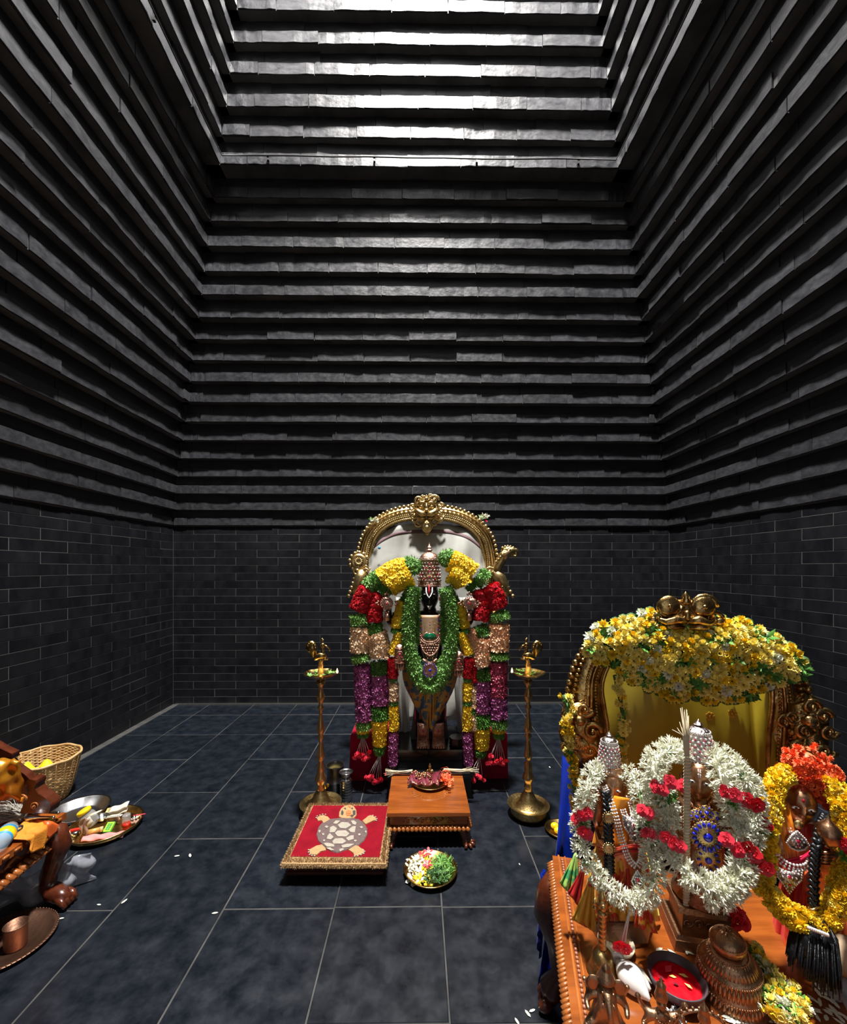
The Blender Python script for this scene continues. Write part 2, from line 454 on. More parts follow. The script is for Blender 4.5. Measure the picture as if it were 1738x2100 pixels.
# metal strip at the foot of the back wall, cement edge along the side walls
tag(MB().box(((XL + XR) / 2 + 0.02, YB - 0.022, 0.008), (XR - XL - 0.05, 0.014, 0.016)).build('baseboard_back', M_METALSTRIP, None, smooth=False), kind='structure')
tag(MB().box((XL + 0.045, 2.7, 0.0015), (0.07, 4.5, 0.006)).build('baseboard_left', M_CEMENT, None, smooth=False), kind='structure')
tag(MB().box((XR - 0.04, 2.7, 0.0015), (0.06, 4.5, 0.006)).build('baseboard_right', M_CEMENT, None, smooth=False), kind='structure')
for nm, x in (('trim_left_corner', XL + 0.012), ('trim_right_corner', XR - 0.012)):
    tag(MB().box((x, YB - 0.012, 1.04), (0.0025, 0.0025, 2.06)).build(nm, M_GROUT, None, smooth=False), kind='structure')

# black cable carried on clips along one step of the corbelling
k = 17; s = SS[k]; zc = SZ[k] + 0.052
yb = YB - s - 0.030; xl = XL + s + 0.030; xr = XR - inset('right', s) - 0.030
cable = thing('cable', 'thin black cable running along a bright stone ledge high on the walls', 'cable', (0, yb, zc))
pth = [(xl, 0.25 - yb, 0)] + [(xl + rnd.uniform(-.003, .003), y - yb, rnd.uniform(-.006, .004)) for y in np.arange(0.4, yb, 0.4)] + [(xl, 0, 0)]
pth += [(x, rnd.uniform(-.003, .003), rnd.uniform(-.006, .004)) for x in np.arange(xl + 0.3, xr - 0.2, 0.35)] + [(xr, 0, 0)]
pth += [(xr + rnd.uniform(-.003, .003), y - yb, rnd.uniform(-.006, .004)) for y in np.arange(yb - 0.4, 0.2, -0.4)] + [(xr, 0.2 - yb, 0)]
MB().tube(pth, 0.006, 6).build('wire', M_BLACK, cable)
cl = MB().box((0, 0.010, -0.012), (0.018, 0.02, 0.045)).mesh('cable_clip', False); cl.materials.append(M_BLACK)
for x in (xl + 0.42, xl + 1.4, xl + 2.35, xr - 0.35): inst('cable_clip', cl, cable, T(x, 0, 0))
for y in (2.9, 1.9): inst('cable_clip', cl, cable, T(xl - 0.0, y - yb, 0) @ RZ(PI / 2)); inst('cable_clip', cl, cable, T(xr, y - yb - 0.3, 0) @ RZ(-PI / 2))
# ---------------------------------------------------------------- object materials
M_BRASS = mat('polished_brass', (0.60, 0.40, 0.14), 0.24, 1.0, col2=(0.42, 0.26, 0.09), nscale=20, bump=0.12, bscale=60)
M_BRASSE = mat('engraved_brass', (0.58, 0.42, 0.18), 0.36, 1.0, col2=(0.36, 0.24, 0.09), nscale=60, bump=0.3, bscale=130)
M_LAMP = mat('aged_lamp_brass', (0.60, 0.36, 0.15), 0.38, 1.0, col2=(0.62, 0.40, 0.15), nscale=12, bump=0.25, bscale=80)
M_GOLD = mat('gilded_arch_metal', (0.78, 0.60, 0.30), 0.38, 1.0, col2=(0.48, 0.32, 0.12), nscale=25, bump=0.35, bscale=90)
M_GOLD2 = mat('dark_gilded_metal', (0.74, 0.50, 0.20), 0.28, 1.0, col2=(0.36, 0.19, 0.06), nscale=25, bump=0.4, bscale=90)
M_BRONZE = mat('copper_bronze', (0.60, 0.34, 0.20), 0.34, 1.0, col2=(0.30, 0.15, 0.08), nscale=22, bump=0.25, bscale=90)
M_BRONZED = mat('worn_bronze', (0.42, 0.25, 0.15), 0.42, 1.0, col2=(0.42, 0.25, 0.14), nscale=30, bump=0.35, bscale=120)
M_COPPER = mat('copper_plate', (0.26, 0.14, 0.09), 0.45, 1.0, col2=(0.18, 0.09, 0.06), nscale=16, bump=0.2, bscale=80)
M_STEEL = mat('stainless_steel', (0.55, 0.55, 0.56), 0.22, 1.0, bump=0.06, bscale=30)
M_STEELD = mat('dark_steel', (0.16, 0.15, 0.15), 0.3, 1.0, col2=(0.3, 0.28, 0.27), nscale=10, bump=0.15)
M_SILVER = mat('silver', (0.75, 0.73, 0.70), 0.25, 1.0, bump=0.3, bscale=90)
M_WOOD = mat('orange_teak', (0.19, 0.045, 0.008), 0.24, col2=(0.34, 0.090, 0.014), nscale=3.2, stretch=(1.2, 9, 9), bump=0.06, bscale=60, coat=0.5, detail=8)
M_WOODC = mat('carved_teak', (0.27, 0.075, 0.016), 0.26, col2=(0.46, 0.15, 0.034), nscale=9, bump=0.5, bscale=55, coat=0.5)
M_WOODD = mat('dark_varnished_wood', (0.055, 0.012, 0.005), 0.26, col2=(0.11, 0.024, 0.008), nscale=6, stretch=(1, 6, 6), bump=0.1, coat=0.6)
M_WOODK = mat('dark_seat_wood', (0.05, 0.012, 0.008), 0.3, col2=(0.10, 0.025, 0.012), nscale=5, stretch=(1, 7, 7), coat=0.4)
M_STONEB = mat('polished_black_stone', (0.008, 0.008, 0.009), 0.18, col2=(0.016, 0.015, 0.015), nscale=8, bump=0.06, bscale=30, spec=0.5)
M_STONEM = mat('matt_black_stone', (0.016, 0.015, 0.015), 0.4, col2=(0.032, 0.03, 0.028), nscale=10, bump=0.2, bscale=30)
M_VELVET = mat('crimson_velvet', (0.28, 0.004, 0.022), 0.8, col2=(0.42, 0.008, 0.035), nscale=8, bump=0.15, bscale=50, sheen=0.6, spec=0.1)
M_BLUEV = mat('blue_velvet', (0.0, 0.006, 0.10), 0.75, col2=(0.0, 0.012, 0.20), nscale=5, bump=0.1, sheen=0.5, spec=0.1)
M_CLOTH = mat('cream_cloth', (0.34, 0.34, 0.31), 0.6, col2=(0.44, 0.44, 0.40), nscale=5, bump=0.4, bscale=9)
M_YEL = mat('yellow_petals', (0.96, 0.74, 0.04), 0.6, col2=(0.94, 0.60, 0.015), nscale=30, obj_var=0.12)
M_YEL2 = mat('pale_yellow_petals', (0.98, 0.88, 0.34), 0.6, col2=(0.96, 0.76, 0.12), nscale=14, obj_var=0.14)
M_WHITEF = mat('white_petals', (0.86, 0.87, 0.74), 0.55, col2=(0.80, 0.80, 0.60), nscale=18, obj_var=0.08)
M_GREEN = mat('green_leaves', (0.05, 0.19, 0.02), 0.5, col2=(0.12, 0.34, 0.05), nscale=25, obj_var=0.25)
M_GREENL = mat('fresh_green_leaves', (0.12, 0.32, 0.05), 0.5, col2=(0.25, 0.48, 0.12), nscale=30)
M_GREEND = mat('dark_green_leaves', (0.03, 0.10, 0.025), 0.5, col2=(0.08, 0.18, 0.06), nscale=30)
M_RED = mat('red_petals', (0.55, 0.004, 0.010), 0.5, col2=(0.80, 0.012, 0.03), nscale=30, obj_var=0.12)
M_PINKR = mat('bright_red_rose_petals', (0.80, 0.02, 0.06), 0.5, col2=(0.95, 0.06, 0.09), nscale=30)
M_PEACH = mat('peach_petals', (0.78, 0.52, 0.30), 0.55, col2=(0.86, 0.66, 0.44), nscale=24)
M_PEACH2 = mat('orange_peach_petals', (0.84, 0.44, 0.24), 0.55, col2=(0.90, 0.60, 0.38), nscale=24)
M_PURPLE = mat('purple_petals', (0.26, 0.03, 0.16), 0.5, col2=(0.45, 0.14, 0.34), nscale=30)
M_MAGENTA = mat('magenta_petals', (0.38, 0.02, 0.07), 0.5, col2=(0.52, 0.10, 0.18), nscale=30)
M_ORANGE = mat('orange_coral_petals', (0.95, 0.13, 0.035), 0.55, col2=(0.98, 0.24, 0.09), nscale=25)
M_JEWEL = mat('pink_gold_jewel_metal', (0.62, 0.40, 0.30), 0.35, 1.0, col2=(0.40, 0.20, 0.15), nscale=70, bump=0.9, bscale=150)
M_SILVERJ = mat('silver_jewel_metal', (0.70, 0.64, 0.62), 0.28, 1.0, col2=(0.40, 0.30, 0.28), nscale=80, bump=0.8, bscale=160)
M_GEMR = mat('red_gem', (0.55, 0.01, 0.05), 0.12, coat=0.5)
M_GEMB = mat('blue_gem', (0.01, 0.015, 0.55), 0.08, coat=1.0)
M_GEMG = mat('green_gem', (0.0, 0.12, 0.04), 0.1, coat=1.0)
M_GEMW = mat('crystal_beads', (0.85, 0.82, 0.80), 0.12, 0.4)
M_PANEL = mat('peach_gold_breastplate', (0.72, 0.42, 0.22), 0.4, 0.5, col2=(0.80, 0.55, 0.35), nscale=12, bump=0.3)
M_BROCADE = mat('blue_gold_brocade', (0.36, 0.22, 0.04), 0.5, col2=(0.02, 0.09, 0.16), nscale=20, ramp=(0.49, 0.52), bump=0.2, sheen=0.2, detail=2)
M_BROCG = mat('gold_brocade', (0.42, 0.26, 0.04), 0.45, col2=(0.28, 0.15, 0.02), nscale=30, bump=0.2)
M_SILKR = mat('red_silk', (0.50, 0.02, 0.02), 0.38, col2=(0.68, 0.12, 0.02), nscale=7, bump=0.15, sheen=0.3, ramp=(0.45, 0.55))
M_SILKO = mat('orange_silk', (0.80, 0.20, 0.01), 0.38, col2=(0.90, 0.34, 0.02), nscale=9, bump=0.12, sheen=0.3)
M_SILKP = mat('patterned_gold_silk', (0.75, 0.42, 0.05), 0.35, col2=(0.50, 0.03, 0.02), nscale=16, ramp=(0.50, 0.54), detail=3, bump=0.15, sheen=0.3)
M_SILKY = mat('olive_gold_silk', (0.40, 0.30, 0.015), 0.42, col2=(0.45, 0.34, 0.02), nscale=6, stretch=(3, 1, 1), bump=0.06, sheen=0.4)
M_SILKG = mat('green_silk', (0.05, 0.30, 0.10), 0.4, col2=(0.35, 0.55, 0.12), nscale=12, ramp=(0.48, 0.52))
M_GOLDSATIN = mat('gold_satin', (0.62, 0.26, 0.02), 0.28, 0.5, col2=(0.40, 0.10, 0.008), nscale=8, bump=0.3, bscale=14)
M_CREAMP = mat('cream_pile', (0.40, 0.24, 0.11), 0.9, col2=(0.48, 0.32, 0.16), nscale=60, bump=0.5, bscale=300, spec=0.1)
M_REDP = mat('red_pile', (0.27, 0.006, 0.016), 0.9, col2=(0.20, 0.004, 0.012), nscale=12, bump=0.5, bscale=300, spec=0.1)
M_GREYP = mat('grey_brown_pile', (0.13, 0.09, 0.085), 0.9, col2=(0.17, 0.12, 0.115), nscale=60, bump=0.5, bscale=300, spec=0.1)
M_WHITEP = mat('off_white_pile', (0.36, 0.32, 0.26), 0.9, col2=(0.42, 0.38, 0.32), nscale=60, bump=0.4, bscale=300, spec=0.1)
M_DARKP = mat('dark_pile', (0.05, 0.05, 0.045), 0.9, bump=0.3)
M_ORP = mat('orange_pile', (0.60, 0.17, 0.06), 0.9, bump=0.3)
M_STRAW = mat('dry_straw', (0.62, 0.52, 0.34), 0.7, col2=(0.74, 0.66, 0.48), nscale=20, bump=0.2)
M_CANE = mat('bamboo_strips', (0.52, 0.30, 0.11), 0.45, col2=(0.66, 0.45, 0.21), nscale=16, bump=0.3, obj_var=0.1)
M_STRING = mat('white_string', (0.75, 0.73, 0.70), 0.6)
M_FLAME = mat('flame', (1, 0.6, 0.2), 0.5, emit=(1.0, 0.55, 0.18, 14.0))
M_GLASS = mat('clear_plastic', (0.75, 0.76, 0.76), 0.10, alpha=0.28)
M_FILM = mat('milky_plastic_film', (0.40, 0.42, 0.47), 0.2, alpha=0.5, bump=0.5, bscale=12)
M_PAPER = mat('paper', (0.72, 0.68, 0.58), 0.8, col2=(0.62, 0.58, 0.47), nscale=10, bump=0.1)
M_YPLAST = mat('yellow_plastic', (0.85, 0.62, 0.01), 0.35, bump=0.05)
M_YCLOTH = mat('yellow_cloth', (0.80, 0.68, 0.01), 0.6, bump=0.2, bscale=20)
M_REDPL = mat('red_plastic', (0.75, 0.03, 0.02), 0.35, bump=0.05)
M_GREENPL = mat('green_card', (0.12, 0.55, 0.05), 0.5)
M_PINK = mat('pink_cloth', (0.72, 0.32, 0.30), 0.7, col2=(0.60, 0.22, 0.22), nscale=12, bump=0.2)
M_BLUEL = mat('blue_label', (0.04, 0.33, 0.65), 0.5)
M_WHITE = mat('white_shell', (0.80, 0.79, 0.76), 0.28, bump=0.1)
M_KUM = mat('vermilion_powder', (0.62, 0.0, 0.008), 0.9, col2=(0.78, 0.01, 0.02), nscale=50, bump=1.0, bscale=90, spec=0.1)
M_BOWLD = mat('dark_bowl', (0.05, 0.035, 0.045), 0.4, col2=(0.10, 0.07, 0.08), nscale=12, bump=0.15)
M_HAIR = mat('black_hair', (0.004, 0.004, 0.005), 0.35, bump=0.5, bscale=120, bstretch=(1, 1, 0.1))
M_GHAIR = mat('grey_yak_hair', (0.40, 0.37, 0.32), 0.7)
M_BEIGE = mat('beige_coconut', (0.60, 0.42, 0.25), 0.7, col2=(0.72, 0.55, 0.36), nscale=10, bump=0.3)
M_DARKCLOTH = mat('maroon_silk', (0.14, 0.015, 0.03), 0.35, col2=(0.20, 0.03, 0.05), nscale=30, sheen=0.3, bump=0.2)
M_ORCLOTH = mat('orange_cotton', (0.66, 0.20, 0.01), 0.75, col2=(0.74, 0.27, 0.02), nscale=30, bump=0.3, bscale=200)
M_NAMAMW = mat('white_forehead_paint', (0.80, 0.76, 0.72), 0.5)
M_TURM = mat('turmeric_orange', (0.85, 0.36, 0.0), 0.6)
M_BROWNB = mat('brown_bag', (0.35, 0.20, 0.14), 0.35, alpha=0.9)

# ---------------------------------------------------------------- flower and leaf shapes (shared)
def proto_chrys(layers=3, n=11, seed=1, cup=0.55):
    r = random.Random(seed); v = []; f = []
    for L_ in range(layers):
        R = 1.0 - 0.26 * L_; z = 0.05 + 0.24 * L_; el = 0.1 + cup * L_
        for k in range(n - L_):
            a = 2 * PI * (k + 0.5 * L_) / (n - L_) + r.uniform(-.12, .12); e = el + r.uniform(-.15, .2); Rr = R * r.uniform(.82, 1.08); w = 0.19
            c, s_ = math.cos(a), math.sin(a)
            P = [(0.12, 0, z * .5), (0.6 * Rr, -w, z + 0.55 * Rr * math.sin(e)), (Rr * math.cos(e * .7), 0, z + Rr * math.sin(e) * .9), (0.6 * Rr, w, z + 0.55 * Rr * math.sin(e))]
            b = len(v)
            for (x, y, zz) in P: v.append((x * c - y * s_, x * s_ + y * c, zz))
            f.append((b, b + 1, b + 2, b + 3))
    return v, f
def proto_floret(n=5, seed=1):
    r = random.Random(seed); v = []; f = []
    for k in range(n):
        a = 2 * PI * k / n + r.uniform(-.3, .3); e = r.uniform(0.0, 0.9); w = .34; c, s_ = math.cos(a), math.sin(a)
        P = [(0, 0, 0.15), (0.6, -w, 0.15 + .5 * math.sin(e)), (1.0 * math.cos(e * .6), 0, 0.15 + math.sin(e) * .8), (0.6, w, 0.15 + .5 * math.sin(e))]
        b = len(v)
        for (x, y, z) in P: v.append((x * c - y * s_, x * s_ + y * c, z))
        f.append((b, b + 1, b + 2, b + 3))
    return v, f
def proto_rose(seed=1):
    r = random.Random(seed); v = []; f = []
    for L_ in range(6):
        n = (6, 5, 5, 4, 4, 3)[L_]; R = (1.0, .84, .66, .50, .34, .20)[L_]; zb = .02 + .09 * L_; hh = (.16, .24, .30, .34, .36, .36)[L_]
        for k in range(n):
            a0 = 2 * PI * (k + .5 * (L_ % 2)) / n + L_ * .4 + r.uniform(-.12, .12); da = PI / n * 1.3; b = len(v); Rr = R * r.uniform(.92, 1.06)
            for (t, rr, h_) in ((-da, .35, 0), (-da, .92, .75), (-da * .4, 1.0, 1.0), (da * .4, 1.02, 1.05), (da, .92, .75), (da, .35, 0)):
                v.append((math.cos(a0 + t) * Rr * rr, math.sin(a0 + t) * Rr * rr, zb + h_ * hh))
            curl = .10 * R
            v.append((math.cos(a0 - da * .4) * (Rr + curl), math.sin(a0 - da * .4) * (Rr + curl), zb + hh * .92)); v.append((math.cos(a0 + da * .4) * (Rr + curl), math.sin(a0 + da * .4) * (Rr + curl), zb + hh * .95))
            f += [(b, b + 1, b + 2), (b, b + 2, b + 3, b + 5), (b + 5, b + 3, b + 4), (b + 2, b + 6, b + 7, b + 3)]
    b = len(v)
    for z, rr in ((.45, .16), (.80, .15), (.92, .05)):
        for k in range(5): v.append((rr * math.cos(k * 1.2566), rr * math.sin(k * 1.2566), z))
    for i in range(2):
        for k in range(5): f.append((b + i * 5 + k, b + i * 5 + (k + 1) % 5, b + i * 5 + 5 + (k + 1) % 5, b + i * 5 + 5 + k))
    f.append(tuple(b + 10 + k for k in range(5)))
    return v, f
def proto_jas(seed=1):
    r = random.Random(seed); v = []; f = []          # tuberose floret: tube with six narrow petals
    b = 0; n = 4
    for (z, rr) in ((0, .10), (.9, .14)):
        for k in range(n):
            a = 2 * PI * k / n; v.append((rr * math.cos(a), rr * math.sin(a), z))
    for k in range(n): f.append((k, (k + 1) % n, n + (k + 1) % n, n + k))
    for k in range(6):
        a = 2 * PI * k / 6 + r.uniform(-.2, .2); e = r.uniform(.3, 1.3); w = .145; c, s_ = math.cos(a), math.sin(a); L_ = r.uniform(.85, 1.2)
        P = [(0.06, 0, .85), (0.5 * L_ * math.cos(e), -w, .9 + .5 * L_ * math.sin(e)), (L_ * math.cos(e), 0, .9 + L_ * math.sin(e) * .9), (0.5 * L_ * math.cos(e), w, .9 + .5 * L_ * math.sin(e))]
        b = len(v)
        for (x, y, z) in P: v.append((x * c - y * s_, x * s_ + y * c, z))
        f.append((b, b + 1, b + 2, b + 3))
    return v, f
def proto_leaf(w=.28, n=3, seed=1, spread=.9):
    r = random.Random(seed); v = []; f = []
    for k in range(n):
        a = 2 * PI * k / n + r.uniform(-.6, .6); e = r.uniform(.15, spread); c, s_ = math.cos(a), math.sin(a)
        P = [(0, 0, 0), (.45, -w, .45 * math.sin(e) - .04), (1.0, 0, math.sin(e) * .9), (.45, w, .45 * math.sin(e) - .04), (.5, 0, .5 * math.sin(e) + .06)]
        b = len(v)
        for (x, y, z) in P: v.append((x * c - y * s_, x * s_ + y * c, z))
        f += [(b, b + 1, b + 4), (b + 1, b + 2, b + 4), (b + 2, b + 3, b + 4), (b + 3, b, b + 4)]
    return v, f
FL5 = [proto_floret(5, i) for i in range(3)]; LF = [proto_leaf(.2, 4, i) for i in range(3)]
CH = [proto_chrys(3, 11, i) for i in range(4)]; RS = [proto_rose(i) for i in range(3)]; JS = [proto_jas(i) for i in range(4)]
def pmesh(name, proto, m):
    me = bpy.data.meshes.new(name); me.from_pydata(proto[0], [], proto[1]); me.update()
    for p in me.polygons: p.use_smooth = True
    me.materials.append(m); return me
def catmull(pts, step):
    pts = [Vector(p) for p in pts]; out = []
    for i in range(len(pts) - 1):
        p0 = pts[max(i - 1, 0)]; p1 = pts[i]; p2 = pts[i + 1]; p3 = pts[min(i + 2, len(pts) - 1)]
        n = max(1, int((p2 - p1).length / step))
        for k in range(n):
            t = k / n
            out.append(0.5 * ((2 * p1) + (p2 - p0) * t + (2 * p0 - 5 * p1 + 4 * p2 - p3) * t * t + (3 * p1 - p0 - 3 * p2 + p3) * t ** 3))
    out.append(pts[-1]); return out
def strand_mats(path, rad, count, size, r, tilt=0.35, lift=0.9, rad2=None):
    """placement matrices on a tube around path"""
    P = catmull(path, 0.01); N = len(P); out = []
    for i in range(count):
        t = (i + r.random()) / count * (N - 1); j = int(t); p = P[j].lerp(P[min(j + 1, N - 1)], t - j)
        tg = (P[min(j + 1, N - 1)] - P[max(j - 1, 0)]).normalized() if N > 1 else Vector((0, 0, 1))
        a = tg.orthogonal().normalized(); b = tg.cross(a)
        q = r.uniform(0, 2 * PI); n = a * math.cos(q) + b * math.sin(q)
        R = rad if rad2 is None else rad + (rad2 - rad) * t / (N - 1)
        pos = p + n * R * lift * r.uniform(.85, 1.1)
        n2 = (n + tg * r.uniform(-tilt, tilt) + Vector((r.uniform(-tilt, tilt),) * 3) * .5).normalized()
        out.append(facing(pos, n2, r.uniform(0, 6.3), size * r.uniform(.75, 1.2)))
    return out
def strand_core(mb, path, rad, rad2=None):
    P = catmull(path, 0.02); n = len(P)
    R = [rad + ((rad2 or rad) - rad) * i / max(1, n - 1) for i in range(n)]
    R[0] *= .5; R[-1] *= .5
    mb.tube(P, R, 8)
def stuff_section(name, path, rad, kind, parent, m, dens=1.0, size=None, rad2=None, seed=0):
    r = random.Random(seed * 77 + len(path)); L_ = sum((Vector(path[i + 1]) - Vector(path[i])).length for i in range(len(path) - 1))
    protos = {'flower': FL5, 'leaf': LF, 'chrys': CH, 'rose': RS}[kind]; size = size or 0.014
    mb = MB(); strand_core(mb, path, rad * (.8 if kind != 'leaf' else .6), (rad2 or rad) * (.8 if kind != 'leaf' else .6))
    cnt = int(dens * (L_ + rad) * 2 * PI * rad / (size * size * 0.55)) + 8
    mats = strand_mats(path, rad, cnt, size, r, tilt=.6 if kind == 'leaf' else .35, rad2=rad2)
    for i, pr in enumerate(protos): mb.scatter(pr, mats[i::len(protos)])
    o = mb.build(name, m, parent); stuff(o); return o

def head_shape(n=40, m=30, mouth=True):
    """face looks along -y, top is +z, unit size"""
    v = []; f = []
    g = lambda x, s: math.exp(-(x / s) ** 2)
    for i in range(m + 1):
        p = -PI / 2 + PI * i / m
        for k in range(n):
            a = 2 * PI * k / n; x = math.sin(a) * math.cos(p); y = -math.cos(a) * math.cos(p); z = math.sin(p)
            fx = x; front = max(0, -y)
            taper = 1 - 0.22 * max(0, -z) ** 1.5
            X = x * .74 * taper; Y = y * .84 * (1 - .08 * max(0, -z)); Z = z
            d = 0
            if front > .2:
                d += .20 * g(fx, .12) * g(z + .16, .16) + .10 * g(fx, .10) * g(z - .06, .18)
                d += .05 * g(fx, .55) * g(z - .27, .10)
                for sx in (-1, 1):
                    d -= .09 * g(fx - sx * .32, .17) * g(z - .08, .12)
                    d += .07 * g(fx - sx * .32, .12) * g(z - .08, .06)
                    d += .05 * g(fx - sx * .42, .22) * g(z + .25, .2)
                d += .09 * g(fx, .22) * (g(z + .43, .04) + g(z + .53, .045)) - .03 * g(fx, .26) * g(z + .48, .02)
                d += .10 * g(fx, .2) * g(z + .76, .13) - .04 * g(fx, .3) * g(z + .62, .05)
            v.append((X, Y - d, Z))
    for i in range(m):
        for k in range(n): f.append((i * n + k, i * n + (k + 1) % n, (i + 1) * n + (k + 1) % n, (i + 1) * n + k))
    return v, f
HEAD = head_shape()
def spiral(mb, M, r, turns=1.6, th=0.2, dirn=1, n=22, flat_=.8):
    P = []; R = []
    for i in range(n + 1):
        t = i / n; a = dirn * turns * 2 * PI * t; q = r * (1 - .86 * t)
        P.append((q * math.cos(a), -0.25 * r * t, q * math.sin(a))); R.append(r * th * (1 - .45 * t))
    mb.tube(P, R, 6, M, flat_)
    mb.ball((0, -0.3 * r, 0), r * .22, 8, 6, M)
def gemdots(mb, pts, r, n=6):
    for p in pts: mb.ball(p, r, n, 4)
def skin_body(name, verts, edges, radii, material, parent, sub=2, loc=None):
    me = bpy.data.meshes.new(name); me.from_pydata([tuple(v) for v in verts], edges, []); me.update()
    o = bpy.data.objects.new(name, me); COL.objects.link(o); o.parent = parent
    me.materials.append(material)
    sk = o.modifiers.new('skin', 'SKIN'); sk.use_smooth_shade = True
    if not me.skin_vertices:
        bmx = bmesh.new(); bmx.from_mesh(me); bmx.verts.layers.skin.verify(); bmx.to_mesh(me); bmx.free()
    for i, sv in enumerate(me.skin_vertices[0].data):
        rr = radii[i]; sv.radius = rr if hasattr(rr, '__len__') else (rr, rr); sv.use_root = (i == 0)
    ss = o.modifiers.new('sub', 'SUBSURF'); ss.levels = sub; ss.render_levels = sub
    return o
# ================================================================ the main shrine
def settle(t):
    for c in t.children: c.matrix_basis = T(-t.location.x, -t.location.y, -t.location.z) @ c.matrix_basis
def sec(name, pts, Y, rpx, kind, parent, m, dens=1.0, size=None, rpx2=None, seed=0):
    """garland section given by points of the photograph at depth Y"""
    P = [at(p[0], p[1], (p[2] if len(p) > 2 else Y)) for p in pts]
    return stuff_section(name, P, rpx * Y / FOC, kind, parent, m, dens, size, (rpx2 * Y / FOC) if rpx2 else None, seed)

# --- red velvet blocks either side of the plinth
def velvet_block(x0, x1, y0, y1, h, label):
    m = MB(); r = 0.012
    n = 6; 
    def ring(z, e, wv):
        out = []
        N = 40
        for i in range(N):
            t = i / N * 4; k = int(t); u = t - k
            c = [(x0, y0), (x1, y0), (x1, y1), (x0, y1)]; a = c[k]; b = c[(k + 1) % 4]
            x = a[0] + (b[0] - a[0]) * u; y = a[1] + (b[1] - a[1]) * u
            cx_, cy_ = (x0 + x1) / 2, (y0 + y1) / 2
            w = wv * math.sin(i * 1.9 + x0 * 9)
            x += (x - cx_) * (e + w); y += (y - cy_) * (e + w); out.append((x, y, z))
        return out
    rings = [ring(0.0, 0.05, .012), ring(0.10, 0.035, .010), ring(h * .7, 0.01, .006), ring(h - .012, 0, .002), ring(h, -.06, 0), ring(h, -.5, 0)]
    v = [p for q in rings for p in q]; f = []
    N = 40
    for i in range(len(rings) - 1):
        for k in range(N): f.append((i * N + k, i * N + (k + 1) % N, (i + 1) * N + (k + 1) % N, (i + 1) * N + k))
    f.append(tuple((len(rings) - 1) * N + k for k in range(N))); f.append(tuple(reversed(range(N))))
    m.add(v, f)
    t = thing('covered_block', label, 'pedestal', ((x0 + x1) / 2, (y0 + y1) / 2, 0), group='red velvet blocks behind the statue')
    m.build('velvet_cover', M_VELVET, t, auto=50)
    MB().box(((x0 + x1) / 2, (y0 + y1) / 2, h / 2 - .02), (x1 - x0 - .06, y1 - y0 - .06, h - .05)).build('block', M_WOODK, t, smooth=False)
    settle(t)
velvet_block(-.515, -.225, 3.16, 3.42, .345, 'crimson velvet covered block left of the black statue plinth')
velvet_block(.375, .675, 3.18, 3.44, .345, 'crimson velvet covered block right of the black statue plinth')

# --- black stone plinth
pl = thing('stone_plinth', 'polished black stone plinth with drip tray under the garlanded statue', 'plinth', (.075, 3.15, 0))
xc = .078
MB().box((xc, 3.19, .075), (.58, .58, .15), taper=.99).build('plinth_base', M_STONEM, pl, smooth=False)
tr = MB()
tr.box((xc, 3.18, .157), (.60, .60, .014)); tr.box((xc, 2.892, .172), (.60, .022, .02)); tr.box((xc - .289, 3.18, .172), (.022, .60, .02)); tr.box((xc + .289, 3.18, .172), (.022, .60, .02))
tr.build('drip_tray', M_STONEB, pl, smooth=False)
MB().box((xc, 3.22, .225), (.47, .44, .12)).box((xc, 3.22, .29), (.485, .46, .018)).build('plinth_block', M_STONEB, pl, smooth=False)
settle(pl)

# --- statue
IY = 3.15
st = thing('deity_statue', 'tall black stone standing statue in jewelled crown, brocade cloth and breastplate', 'statue', (.085, IY, .30))
cxs = at(882, 1300, IY).x
PX = IY / FOC
def sp(px, py, dy=0): return at(px, py, IY + dy)
# one continuous body: legs, hips, waist, chest, shoulders, neck, two upper arms and two lower arms
bv = []; be = []; br = []
def node(px, py, dy, r, prev=None):
    bv.append(sp(px, py, dy)); br.append(r)
    if prev is not None: be.append((prev, len(bv) - 1))
    return len(bv) - 1
h0 = node(883, 1420, 0, .115)
w0 = node(882, 1375, 0, .115, h0); c0 = node(882, 1325, 0, (.13, .11), w0); s0 = node(882, 1270, 0, (.12, .09), c0); n0 = node(881, 1252, 0, .05, s0)
hd = node(881, 1238, -.005, .048, n0)
for sg in (-1, 1):
    hp = node(883 + sg * 16, 1450, 0, .075, h0); kn = node(883 + sg * 17, 1490, 0, .055, hp); an = node(883 + sg * 17, 1520, 0, .045, kn)
    sh = node(882 + sg * 40, 1268, .02, .055, s0)
    ub = node(882 + sg * 68, 1290, .04, .042, sh); ua = node(882 + sg * 83, 1270, -.14, .030, ub); uh = node(882 + sg * 84, 1252, -.19, .022, ua)
    lb = node(882 + sg * 56, 1318, .02, .040, sh); lh = node(882 + sg * 62, 1350, -.15, .030, lb)
skin_body('body', bv, be, br, M_STONEB, st, 2)
# leg block of the black backing stone
MB().box((cxs, IY + .08, .44), (.30, .10, .36), taper=.72).build('backing_stone', M_STONEM, st, smooth=False)
# head with a carved face
hm = MB(); hM = T(*sp(881, 1222, -.03)) @ S(.105 * .92, .105, .118)
hm.add(HEAD[0], HEAD[1], hM)
head = hm.build('head', M_STONEB, st)
